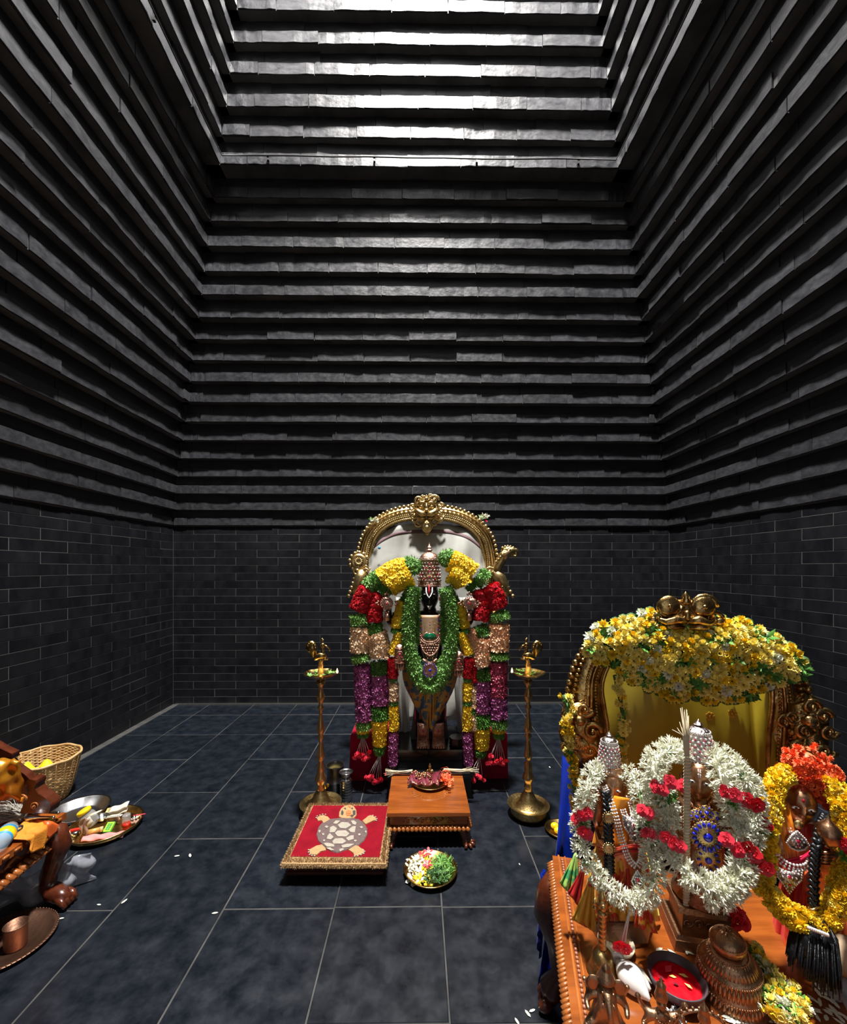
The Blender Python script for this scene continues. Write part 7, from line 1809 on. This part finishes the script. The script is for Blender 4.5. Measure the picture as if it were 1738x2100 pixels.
pendant(i3, 1634, 1722, .026, .026, B3 - .145, 'drop'); pendant(i3, 1617, 1795, .030, .044, B3 - .165)
m = MB(); q = aq(1638, 1690, B3 - .13); m.lathe([(0, 0), (.012, .001), (.012, .004), (0, .006)], 20, T(*q) @ FR @ RX(PI / 2)); m.build('gold_coin_pendant', M_GOLD, i3)
m = MB(); q = aq(1700, 1712, B3 - .15)                      # lotus bud and hand
m.lathe([(.006, -.05), (.008, -.028), (.020, -.022), (.026, -.012), (.029, .004), (.026, .018), (.016, .030), (.007, .038), (.0, .052)], 20, T(*q), wob=lambda a, z: 1 + .07 * math.cos(a * 8)); m.build('lotus_bud', M_BRONZE, i3)
m = MB(); q = aq(1704, 1752, B3 - .155)
m.ball(q, (.018, .012, .016), 12, 8)
for k in range(4): m.tube([q + U * (-.004 + k * .002) + Vector((0, 0, -.010 + k * .008)) - V * .008, q + U * (-.022) + Vector((0, 0, -.014 + k * .008)) - V * .014, q + U * (-.030) + Vector((0, 0, -.016 + k * .0075)) - V * .004], [.0045, .0042, .003], 7)
m.tube([q + Vector((0, 0, .012)), q - U * .012 + Vector((0, 0, .024)) - V * .008, q - U * .020 + Vector((0, 0, .028)) - V * .010], [.005, .0045, .003], 7); m.build('hand', M_BRONZE, i3)
m = MB(); P = catmull([aq(1692, 1668, B3 - .09), aq(1682, 1690, B3 - .13), aq(1673, 1730, B3 - .165), aq(1668, 1790, B3 - .18), aq(1668, 1850, B3 - .19), aq(1667, 1866, B3 - .19)], .012)
for i, p in enumerate(P[:-1]):
    for sg in (-1, 1): m.tube([p + U * (.0105 * sg) - V * .002, p - U * (.001 * sg) - V * .007 + Vector((0, 0, -.011)), p - U * (.006 * sg) + Vector((0, 0, -.020))], [.0055, .0075, .004], 8)
brd = m.build('black_braid', M_HAIR, i3); brd['label'] = 'long black plait ending in two tassels'
m = MB(); m.tube([aq(1656, 1862, B3 - .20), aq(1667, 1866, B3 - .215), aq(1680, 1860, B3 - .20)], .0028, 6); m.build('gold_thread', M_GOLD, brd)
for (px, py, px2, py2, w_) in ((1662, 1880, 1652, 1990, .034), (1686, 1885, 1684, 2020, .036)):
    m = MB(); A = aq(px, py, B3 - .20); B_ = aq(px2, py2, B3 - .26); B_.z = max(B_.z, AT + .006)
    for k in range(170):
        a = rnd.uniform(0, 6.28); rr = math.sqrt(rnd.random()); o_ = U * (math.cos(a) * rr) + V * (math.sin(a) * rr)
        m.tube([A + o_ * .006, A.lerp(B_, .25) + o_ * w_ * .9, A.lerp(B_, .6) + o_ * w_ * 1.05, B_ + o_ * w_ * 1.1 + Vector((0, 0, rnd.uniform(0, .02)))], [.002, .003, .003, .0012], 3)
    m.tube([A, A.lerp(B_, .25), A.lerp(B_, .8)], [.008, w_ * .8, w_ * .7], 10)
    stuff(m.build('tassel', M_HAIR, brd))
m = MB()
for k in range(10): m.ball(aq(1660 + k * 4.2, 1903 + k * 1.6, B3 - .245), .0048, 6, 4)
m.build('crystal_band', M_GEMW, brd)['kind'] = 'stuff'
settle(i3)

# orange flowers on the right idol's head
t = thing('orange_flower_cap', 'mass of coral orange flowers covering the head of the right idol', 'flowers', aq(1655, 1590, B3)); tl = t.location.copy()
om = [pmesh('orange_flower', proto_chrys(3, 10, 60 + i, .7), M_ORANGE) for i in range(3)]
cen = [(1628, 1572, 30), (1655, 1562, 34), (1680, 1590, 30), (1660, 1608, 26), (1695, 1622, 20), (1625, 1600, 22), (1705, 1640, 12), (1640, 1625, 10)]
for k in range(290):
    cx_, cy_, R_ = r.choice(cen); a = r.uniform(0, 6.28); el = math.acos(r.uniform(-.4, 1)); d = (U * math.cos(a) * math.sin(el) - V * math.cos(el) + Vector((0, 0, 1)) * math.sin(a) * math.sin(el))
    c = aq(cx_, cy_, B3 - .02); rr = R_ / FOC * 1.35; inst('orange_flower', r.choice(om), t, T(*(-tl)) @ facing(c + d * rr * r.uniform(.75, 1.0), d, r.random() * 6, r.uniform(.013, .019)))
m = MB()
for cx_, cy_, R_ in cen: m.ball(aq(cx_, cy_, B3 - .02) - tl, R_ / FOC * .7, 10, 8)
m.build('flower_core', M_ORANGE, t)['kind'] = 'stuff'

# ---------------------------------------------------------------- jasmine rings and rose clusters
jm = [pmesh('jasmine', JS[i], M_WHITEF) for i in range(4)]
rsm = [pmesh('rose', RS[i], M_PINKR) for i in range(3)]; rsd = [pmesh('rose', RS[i], M_RED) for i in range(3)]
lf2 = [pmesh('leaf_sprig', proto_leaf(.16, 6, 70 + i, 1.1), M_GREEN) for i in range(3)]
def add_roses(t, spots, size, meshes=None):
    tl = t.location
    for (px, py, b) in spots: inst('rose', r.choice(meshes or rsm), t, T(*(-tl)) @ facing(aq(px, py, b), NV + Vector((r.uniform(-.4, .4), 0, r.uniform(-.1, .6))), r.random() * 6, size * r.uniform(.9, 1.1)))
def add_leaves(t, spots, n, size, jit=9):
    tl = t.location
    for (px, py, b) in spots:
        for k in range(n): inst('leaf_sprig', r.choice(lf2), t, T(*(-tl)) @ facing(aq(px + r.uniform(-jit, jit), py + r.uniform(-jit, jit), b), NV + Vector((r.uniform(-1, 1), 0, r.uniform(-1, 1))), r.random() * 6, size))
f1 = B1 - .10
ringpts = [(1228, 1575, B1 - .03), (1212, 1590, B1 - .06), (1206, 1620, f1), (1195, 1655, f1), (1190, 1690, f1), (1193, 1725, f1 - .02), (1206, 1765, f1 - .04), (1228, 1798, f1 - .05), (1252, 1822, f1 - .06), (1280, 1843, f1 - .06), (1305, 1848, f1 - .06), (1330, 1835, f1 - .06), (1342, 1800, f1 - .05), (1338, 1768, f1 - .04), (1330, 1735, f1 - .03), (1322, 1700, f1 - .03), (1320, 1665, f1 - .02), (1316, 1630, f1), (1303, 1600, B1 - .06), (1285, 1578, B1 - .03)]
t = flower_strand('ring garland of white jasmine with red roses round the left idol', None, [aq(*p) for p in ringpts], 290, .0135, jm, .04, radius=.012, leafmeshes=lf2, bias=NV, nm='jasmine', core_m=M_WHITEF, extra=420, protos=JS, em=M_WHITEF)
add_roses(t, [(1195, 1672, f1 - .03), (1184, 1680, f1 - .01), (1205, 1668, f1 - .03), (1198, 1706, f1 - .035), (1206, 1712, f1 - .03), (1318, 1662, f1 - .05), (1330, 1668, f1 - .04), (1326, 1706, f1 - .05), (1335, 1712, f1 - .04)], .0165)
add_leaves(t, [(1197, 1690, f1 - .02), (1325, 1688, f1 - .04)], 9, .013)
P = aq(1295, 1852, f1 - .06) - t.location; Q_ = aq(1276, 1934, f1 - .09) - t.location
MB().tube([P, Q_ + Vector((-.002, 0, 0))], .0022, 6).build('tassel_string', M_STRING, t); MB().tube([P, Q_ + Vector((.008, 0, .004))], .0022, 6).build('tassel_string', M_STRING, t)
add_roses(t, [(1268, 1938, f1 - .10), (1283, 1944, f1 - .105)], .0165)
f2 = B2 - .12
ring2 = [(1405, 1545, B2 - .02), (1375, 1538, B2 - .05), (1350, 1552, f2 + .02), (1340, 1580, f2), (1352, 1610, f2), (1364, 1645, f2), (1368, 1680, f2), (1366, 1710, f2 - .01), (1362, 1740, f2 - .02), (1378, 1765, f2 - .03), (1402, 1785, f2 - .05), (1432, 1806, f2 - .07), (1465, 1822, f2 - .08), (1496, 1815, f2 - .07), (1518, 1790, f2 - .05), (1524, 1755, f2 - .03), (1518, 1720, f2 - .02), (1508, 1685, f2), (1500, 1650, f2), (1492, 1615, f2), (1480, 1585, f2 + .02), (1465, 1560, B2 - .05), (1452, 1545, B2 - .02)]
t = flower_strand('heavy white tuberose garland with red roses round the centre idol', None, [aq(*p) for p in ring2], 295, .0150, jm, .02, radius=.0165, leafmeshes=lf2, bias=NV, nm='tuberose', core_m=M_WHITEF, extra=560, protos=JS, em=M_WHITEF)
add_roses(t, [(1375, 1603, f2 - .03), (1347, 1613, f2 - .03), (1360, 1619, f2 - .035), (1400, 1612, f2 - .02), (1366, 1716, f2 - .05), (1380, 1728, f2 - .055), (1395, 1735, f2 - .05), (1484, 1622, f2 - .03), (1507, 1630, f2 - .03), (1490, 1722, f2 - .05), (1514, 1742, f2 - .05)], .0175)
add_leaves(t, [(1360, 1640, f2 - .02), (1375, 1632, f2 - .02), (1505, 1650, f2 - .02)], 9, .014)
ring2b = [(1470, 1540, B2), (1492, 1555, B2 - .03), (1512, 1575, B2 - .06), (1532, 1600, B2 - .08), (1544, 1630, B2 - .09), (1548, 1665, B2 - .10), (1542, 1700, B2 - .11), (1536, 1735, B2 - .12), (1528, 1770, B2 - .15), (1508, 1815, B2 - .18), (1482, 1838, B2 - .2), (1450, 1836, B2 - .2)]
t = flower_strand('second white tuberose strand with dark red roses right of the centre idol', None, [aq(*p) for p in ring2b], 170, .0145, jm, .05, radius=.014, leafmeshes=lf2, bias=NV, nm='tuberose', core_m=M_WHITEF, extra=420, protos=JS, em=M_WHITEF)
add_roses(t, [(1552, 1650, B2 - .15), (1530, 1640, B2 - .14), (1534, 1738, B2 - .17), (1545, 1752, B2 - .17), (1556, 1772, B2 - .17), (1572, 1780, B2 - .17)], .0185, rsd)
ring3 = [(1612, 1588, B3 - .04), (1592, 1600, B3 - .08), (1582, 1630, B3 - .10), (1580, 1665, B3 - .12), (1574, 1700, B3 - .13), (1568, 1735, B3 - .14), (1566, 1770, B3 - .15), (1566, 1805, B3 - .17), (1580, 1835, B3 - .19), (1602, 1860, B3 - .20), (1630, 1880, B3 - .21), (1665, 1892, B3 - .20), (1695, 1880, B3 - .18), (1715, 1850, B3 - .17), (1728, 1815, B3 - .16), (1738, 1775, B3 - .14), (1740, 1730, B3 - .13), (1736, 1685, B3 - .11), (1722, 1640, B3 - .09), (1705, 1605, B3 - .05)]
cy_m = [pmesh('flower', proto_chrys(3, 12, 80 + i, .8), M_YEL) for i in range(3)] + [pmesh('flower', proto_chrys(3, 12, 84, .8), M_YEL2)]
t = flower_strand('dense yellow chrysanthemum ring garland round the right idol', None, [aq(*p) for p in ring3], 296, .0165, cy_m, .0, radius=.022, bias=NV, core_m=M_YEL, extra=420, protos=CH, em=M_YEL, cr=.7)
add_roses(t, [(1563, 1685, B3 - .17), (1572, 1692, B3 - .16), (1730, 1730, B3 - .17), (1738, 1738, B3 - .16)], .017, rsd); add_leaves(t, [(1566, 1700, B3 - .15), (1735, 1748, B3 - .15)], 8, .018)
# ridged palm whisk standing before the centre idol
t = thing('palm_whisk', 'tall pale palm leaf stem standing before the centre idol, its tip splayed', 'palm stem', al(.385, B2 - .17, AT)); bs = al(0, 0, 0)
W1 = B2 - .165
m = MB(); A = flat(1408, 1918, AT); Bt = aq(1410, 1552, -.43); n = 60; W1 = -.43
for i in range(n): p = A.lerp(Bt, (i + .5) / n); m.tube([p - Vector((0, 0, .0036)), p, p + Vector((0, 0, .0036))], [.0085, .0105, .0085], 10, flat_=.6)
m.build('ridged_stem', M_STRAW, t)
for k in range(26):
    a = rnd.uniform(-1, 1); q = MB(); tp_ = aq(1403 + a * 14 + (-18 if k == 0 else 0) + (24 if k == 1 else 0), 1455 + rnd.uniform(-12, 40) * 1 + abs(a) * 10, W1 + rnd.uniform(-.01, .01)); md_ = aq(1408 + a * 7, 1510, W1); q.tube([Bt + U * a * .005, md_, tp_], [.0018, .0016, .0006], 4); q.build('palm_strip', M_STRAW, t)
settle(t)

# ---------------------------------------------------------------- objects on the table front
# hand bell
c = flat(1236, 1992, AT); t = thing('hand_bell', 'brass hand bell with winged figure handle at the left table edge', 'bell', (c.x, c.y, AT)); t.rotation_euler = (0, 0, -.2)
m = MB(); m.lathe([(.040, 0), (.042, .004), (.036, .012), (.030, .03), (.027, .048), (.018, .058), (.008, .062), (0, .063)], 28); m.build('bell_body', M_BRASSE, t, auto=60)
pr = [(.009, .060)]
for k in range(7): pr += [(.0105, .064 + k * .013), (.0105, .070 + k * .013), (.0085, .073 + k * .013)]
pr += [(.013, .156), (.015, .162), (.010, .168), (0, .170)]
m = MB(); m.lathe(pr, 20); m.build('handle', M_LAMP, t)
m = MB(); m.ball((0, 0, .185), (.015, .012, .020), 12, 8); m.ball((0, -.012, .182), (.008, .006, .010), 8, 6); m.lathe([(.010, .198), (.012, .203), (.006, .212), (0, .222)], 12)
for sg in (-1, 1): m.tube([(sg * .012, 0, .175), (sg * .022, -.002, .186), (sg * .018, 0, .198)], [.005, .005, .002], 6); m.ball((sg * .019, 0, .172), .006, 8, 6)
m.build('winged_figure', M_LAMP, t)
# paper note on a coconut half
c = flat(1250, 1955, AT); t = thing('paper_note', 'folded printed paper note leaning behind the hand bell', 'paper', (c.x, c.y, AT)); m = MB(); MN = RZ(-.3) @ RX(-1.05) 
m.box((0, .045, 0), (.075, .095, .002), MN); m.build('sheet', M_PAPER, t, smooth=False); m = MB()
for k in range(7): m.box((-.008, .075 - k * .009, .0013), (.045 - (k % 3) * .008, .002, .0004), MN)
m.build('printed_lines', M_STEELD, t, smooth=False)
c = flat(1262, 1962, AT); t = thing('woven_bowl', 'shallow brown bowl under the paper note behind the bell', 'bowl', (c.x + .012, c.y + .02, AT)); m = MB(); m.lathe([(.03, 0), (.046, .012), (.05, .024), (.047, .024), (.03, .006), (0, .006)], 28); m.build('bowl_shell', M_STRAW, t)
# conch
c = flat(1298, 2012, AT + .02); t = thing('conch_shell', 'glossy white conch shell lying beside the bell', 'shell', (c.x, c.y, AT)); m = MB()
A = Vector((-.022, .042, .034)); B_ = Vector((.020, -.045, .016)); P = [A.lerp(B_, s_) for s_ in np.linspace(0, 1, 12)]
m.tube(P, [.004, .014, .022, .028, .031, .032, .031, .028, .023, .017, .010, .004], 20); m.tube([A.lerp(B_, s_) + Vector((.022, .012, -.003)) for s_ in (.15, .3, .5, .7, .85)], [.003, .012, .016, .012, .004], 12)
m.tube([Vector((.018 * math.cos(a) * (1 - a / 16), 0, .018 * math.sin(a) * (1 - a / 16))) * (1 - a / 18) + A + Vector((0, .004 + a * .0008, 0)) for a in np.linspace(0, 12, 40)], .006, 8)
m.build('shell_body', M_WHITE, t); MB().tube([A.lerp(B_, s_) + Vector((.034, .010, .006)) for s_ in (.2, .45, .75)], [.002, .006, .002], 8).build('shell_lip', M_PAPER, t)
# bowl of vermilion
c = flat(1388, 2012, AT + .03); t = thing('vermilion_bowl', 'dark oval bowl filled with bright red vermilion powder', 'bowl', (c.x, c.y, AT)); m = MB(); m.lathe([(.03, 0), (.045, .004), (.062, .022), (.068, .042), (.069, .045), (.065, .045), (.060, .03), (.055, .026)], 40, T(0, 0, .002), sy=1.0, caps=True); m.build('bowl_shell', M_BOWLD, t)
m = MB(); m.lathe([(.062, .028), (.05, .031), (.03, .030), (.012, .034), (0, .035)], 40, wob=lambda a, z: 1 + .03 * math.sin(a * 5) + .02 * math.sin(a * 11 + z * 900)); m.build('powder', M_KUM, t)
for (px, py, s_, mt, nm) in ((1372, 1987, .016, M_PINKR, 'rose_petal'), (1356, 2005, .009, M_DARKCLOTH, 'dried_petal'), (1402, 2001, .012, M_YEL2, 'pale_petal'), (1380, 2003, .010, M_YEL2, 'pale_petal'), (1412, 2022, .010, M_YEL2, 'pale_petal'), (1386, 2018, .008, M_DARKCLOTH, 'dried_petal')):
    q = flat(px, py, AT + .036) - Vector((c.x, c.y, AT)); MB().add([(-1, 0, 0), (-.2, -.5, .1), (.9, 0, .15), (-.2, .5, .2)], [(0, 1, 2, 3), (3, 2, 1, 0)], T(*q) @ RZ(rnd.random() * 3) @ S(s_)).build(nm, mt, t)
# tiered copper crown-cap
c = flat(1500, 2036, AT); t = thing('tiered_copper_cap', 'large ribbed copper ritual cap with smaller knob on the table', 'ritual cap', (c.x, c.y, AT)); t.rotation_euler = (.02, -.10, .2)
MT_ = Matrix.Identity(4)
m = MB(); m.lathe([(.080, 0), (.084, .003), (.082, .007), (.078, .010), (.074, .034), (.076, .038), (.074, .042), (.072, .045), (.066, .075), (.068, .079), (.065, .083), (.060, .086), (.052, .104), (.042, .113), (.036, .115), (.028, .118), (0, .118)], 56)
capb = m.build('cap_body', M_BRONZED, t)
for nm, (r0, z0, r1, z1, n_, th_) in (('fluting', (.0755, .011, .0715, .033, 48, .0056)), ('fluting', (.0700, .046, .0635, .074, 46, .0054)), ('fluting', (.0580, .086, .0430, .110, 42, .0046))):
    m = MB()
    for k in range(n_): a = 2 * PI * k / n_; d_ = .06; m.tube([(r0 * math.cos(a), r0 * math.sin(a), z0), ((r0 + r1) / 2 * math.cos(a + d_ / 2) * 1.015, (r0 + r1) / 2 * math.sin(a + d_ / 2) * 1.015, (z0 + z1) / 2), (r1 * math.cos(a + d_), r1 * math.sin(a + d_), z1)], [th_ * .7, th_, th_ * .6], 6)
    stuff(m.build(nm, M_BRONZED, capb))
m = MB()
for (rr, z, n_) in ((.0765, .038, 90), (.0685, .079, 84), (.043, .1135, 60)):
    for k in range(n_): a = 2 * PI * k / n_; m.ball((rr * math.cos(a), rr * math.sin(a), z), .0024, 5, 3)
stuff(m.build('bead_rings', M_BRONZED, capb))
m = MB(); m.lathe([(.026, .116), (.036, .124), (.040, .136), (.0405, .140), (.038, .144), (.036, .150), (.032, .156), (.022, .160), (.018, .163), (.010, .165), (0, .166)], 40, wob=lambda a, z: 1 + (.03 * math.cos(a * 24) if .12 < z < .139 else 0)); kn = m.build('cap_knob', M_BRONZED, t, auto=60)
m = MB()
for k in range(48): a = 2 * PI * k / 48; m.ball((.0385 * math.cos(a), .0385 * math.sin(a), .1445), .0024, 5, 3)
for k in range(8): a = k * PI / 4; m.tube([(.008 * math.cos(a), .008 * math.sin(a), .165), (.022 * math.cos(a + .2), .022 * math.sin(a + .2), .161)], [.003, .002], 5)
m.tube([(0, 0, .165), (.003, 0, .174), (-.002, .003, .180)], .003, 6); stuff(m.build('knob_relief', M_BRONZED, kn))
# ---- small bronze figurines
def figurine(loc, label, h, kind, rz=0):
    t = thing('bronze_figurine', label, 'figurine', (loc[0], loc[1], AT), rz + RZA); k = h
    v = []; e = []; rr = []
    def n_(x, y, z, r_, p=None):
        v.append((x * k, y * k, z * k)); rr.append(r_ * k)
        if p is not None: e.append((p, len(v) - 1))
        return len(v) - 1
    if kind == 'elephant':
        b0 = n_(0, 0, .30, .17); b1 = n_(0, -.02, .45, .15, b0); b2 = n_(0, 0, .58, .12, b1); hd = n_(0, -.03, .70, .13, b2); tk = n_(0, -.17, .64, .055, hd); t2 = n_(.01, -.25, .54, .042, tk); t3 = n_(.02, -.27, .40, .034, t2); t4 = n_(.07, -.25, .31, .026, t3)
        for sg in (-1, 1):
            a = n_(sg * .17, 0, .56, .055, b2); a2 = n_(sg * .27, -.04, .46, .045, a); n_(sg * .25, -.16, .42, .032, a2); u = n_(sg * .24, .04, .60, .045, a); n_(sg * .30, 0, .74, .032, u)
            l = n_(sg * .16, -.04, .22, .085, b0); l2 = n_(sg * .30, -.14, .16, .06, l); n_(sg * .06, -.24, .12, .04, l2)
        skin_body('figure_body', v, e, rr, M_BRONZED, t, 2)
        m = MB()
        for sg in (-1, 1):
            m.ball((sg * .17 * k, -.02 * k, .70 * k), (.10 * k, .022 * k, .12 * k), 14, 8); m.ball((sg * .07 * k, -.16 * k, .72 * k), .018 * k, 8, 6); m.tube([(sg * .06 * k, -.15 * k, .60 * k), (sg * .08 * k, -.22 * k, .56 * k)], [.018 * k, .010 * k], 6)
        m.lathe([(.12 * k, 0), (.13 * k, .02 * k), (.10 * k, .08 * k), (.07 * k, .14 * k), (.05 * k, .17 * k), (.06 * k, .185 * k), (.02 * k, .22 * k), (0, .25 * k)], 20, T(0, -.01 * k, .77 * k)); m.build('crown_and_ears', M_BRONZED, t)
    else:
        b0 = n_(0, 0, .30, .085); b1 = n_(0, 0, .42, .07, b0); b2 = n_(0, 0, .53, .09, b1); nk = n_(0, 0, .61, .035, b2)
        for sg in (-1, 1):
            a = n_(sg * .12, 0, .53, .04, b2); a2 = n_(sg * .20, -.02, .42, .032, a); n_(sg * .22, -.10, .48, .024, a2); u = n_(sg * .20, .03, .58, .03, a); n_(sg * .26, 0, .70, .022, u)
            l = n_(sg * .05, 0, .20, .05, b0); n_(sg * .05, 0, .08, .038, l)
        skin_body('figure_body', v, e, rr, M_BRONZED, t, 2)
        m = MB(); m.add(HEAD[0], HEAD[1], T(0, -.01 * k, .69 * k) @ S(.075 * k)); m.build('head', M_BRONZED, t)
        m = MB(); m.lathe([(.07 * k, 0), (.075 * k, .02 * k), (.06 * k, .08 * k), (.05 * k, .15 * k), (.055 * k, .16 * k), (.03 * k, .19 * k), (.02 * k, .21 * k), (0, .26 * k)], 20, T(0, 0, .74 * k)); m.build('crown', M_BRONZED, t)
        m = MB()
        for sg in (-1, 1): m.lathe([(.02 * k, 0), (.035 * k, .01 * k), (.03 * k, .03 * k), (.01 * k, .05 * k), (0, .06 * k)], 10, T(sg * .26 * k, 0, .70 * k))
        for q in range(10): m.ball((.07 * k * math.cos(PI + q * PI / 9), -.08 * k, (.56 + .05 * math.sin(PI + q * PI / 9)) * k), .012 * k, 6, 4)
        stuff(m.build('emblems_and_necklace', M_BRONZED, t))
        if kind == 'ring':
            m = MB(); R_ = .36 * k; m.tube([(R_ * math.cos(a), .05 * k, .45 * k + R_ * math.sin(a)) for a in np.linspace(-.9, PI + .9, 40)], .022 * k, 8)
            m.build('halo_ring', M_BRONZED, t); m = MB()
            for q in range(26): a = -.9 + q * (PI + 1.8) / 25; m.ball((R_ * 1.09 * math.cos(a), .05 * k, .45 * k + R_ * 1.09 * math.sin(a)), .022 * k, 6, 4)
            stuff(m.build('halo_flames', M_BRONZED, t))
    m = MB(); m.lathe([(.22 * k, 0), (.23 * k, .03 * k), (.18 * k, .06 * k), (.2 * k, .10 * k), (.14 * k, .12 * k)], 20); m.build('lotus_base', M_BRONZED, t)
    return t
figurine(al(.075, -.60), 'seated bronze elephant headed figurine at the near left table corner', .165, 'elephant')
figurine(al(.185, -.63), 'standing bronze figurine with tall crown in front of the conch', .185, 'standing')
figurine(al(.265, -.645), 'bronze figurine inside a halo ring in front of the vermilion bowl', .165, 'ring')
c = flat(1378, 2075, AT + .03); t = thing('foil_packet', 'crumpled silver foil between the bronze figurines', 'foil', (c.x, c.y, AT)); m = MB(); m.sheet(lambda u, v: ((u - .5) * .05, (v - .5) * .04, .018 + .008 * math.sin(u * 13) * math.sin(v * 11) + .006 * math.sin(u * 31 + v * 23)), 16, 16, .003); m.build('foil', M_SILVER, t)
# heap of garland on the table
hp = [aq(1545, 1895, B3 - .16), aq(1560, 1930, B3 - .22), aq(1590, 1945, B3 - .24), aq(1600, 1975, B3 - .28), aq(1570, 1985, B3 - .30), aq(1590, 2010, B3 - .32), aq(1625, 2020, B3 - .33), aq(1640, 1995, B3 - .30), aq(1615, 1965, B3 - .26)]
for p in hp: p.z = max(min(p.z, AT + .05), AT + .022)
flower_strand('loose yellow and white garland coiled on the table below the right idol', None, hp, 170, .018, chm + chw, .26, radius=.018, name='coiled_garland')
t = thing('rose_heap', 'dark red rose heads lying behind the copper cap', 'roses', aq(1510, 1880, B3 - .12)); add_roses(t, [(1505, 1868, B3 - .13), (1518, 1880, B3 - .14), (1512, 1892, B3 - .15), (1527, 1895, B3 - .15)], .019, rsd)
pr_m = [MB().add([(-1, 0, 0), (-.4, -.34, 0), (.5, -.30, 0), (1, 0, .0), (.5, .30, 0), (-.4, .34, 0), (0, 0, .14)], [(0, 1, 6), (1, 2, 6), (2, 3, 6), (3, 4, 6), (4, 5, 6), (5, 0, 6)]).mesh('petal', True) for _ in range(1)]
pr_m[0].materials.append(M_WHITEF)
zones = [('between the centre idol pedestal and the red powder bowl', 10, 1350, 1420, 1938, 1965), ('right of the copper cap along the table front', 60, 1560, 1738, 2035, 2098), ('in front of the copper cap', 26, 1490, 1600, 2070, 2098), ('beside the coiled garland', 12, 1660, 1735, 2010, 2040)]
for (w, n, x0, x1, y0, y1) in zones:
    for k in range(n):
        p = flat(r.uniform(x0, x1), r.uniform(y0, y1), AT + .005); o = inst('petal', pr_m[0], None, T(*p) @ RZ(r.random() * 6) @ S(r.uniform(.009, .015), r.uniform(.010, .015), .012)); tag(o, 'cream petal scattered ' + w, 'petal', 'petals scattered ' + w)
t = thing('beige_coconut', 'beige husked coconut at the right edge of the table', 'coconut', (aq(1742, 1985, -.30).x, aq(1742, 1985, -.30).y, AT)); m = MB(); m.lathe([(0, 0), (.03, .004), (.048, .03), (.048, .055), (.034, .08), (.015, .094), (0, .098)], 28, wob=lambda a, z: 1 + .03 * math.cos(a * 3)); m.build('husk', M_BEIGE, t)
c = flat(1735, 2055, AT); t = thing('white_wrapper', 'crumpled white plastic wrapper at the right table edge', 'wrapper', (c.x, c.y, AT)); m = MB(); m.sheet(lambda u, v: ((u - .5) * .08, (v - .5) * .09, .02 + .02 * math.sin(u * 6 + v * 5) + .006 * math.sin(u * 25)), 14, 14, .003); m.build('film', M_FILM, t)
# partial plate of fruit behind the blue velvet
c = flat(1152, 1702, .01); t = thing('fruit_plate', 'brass plate with yellow fruit half hidden by the blue velvet', 'plate', (c.x, c.y, 0)); m = MB(); m.lathe([(0, .004), (.075, .004), (.09, .02), (.098, .022), (.098, .018), (.08, 0), (0, 0)], 40, caps=False); m.build('dish', M_BRASS, t)
for (dx, dy) in ((-.035, .02), (-.03, -.025), (.01, .0)): o = MB().ball((0, 0, 0), (.024, .020, .018), 14, 10).build('yellow_fruit', M_YPLAST, None); o.location = (c.x + dx, c.y + dy, .024); tag(o, 'small yellow fruit on the plate beside the blue velvet', 'fruit', 'yellow fruit on the side plate')
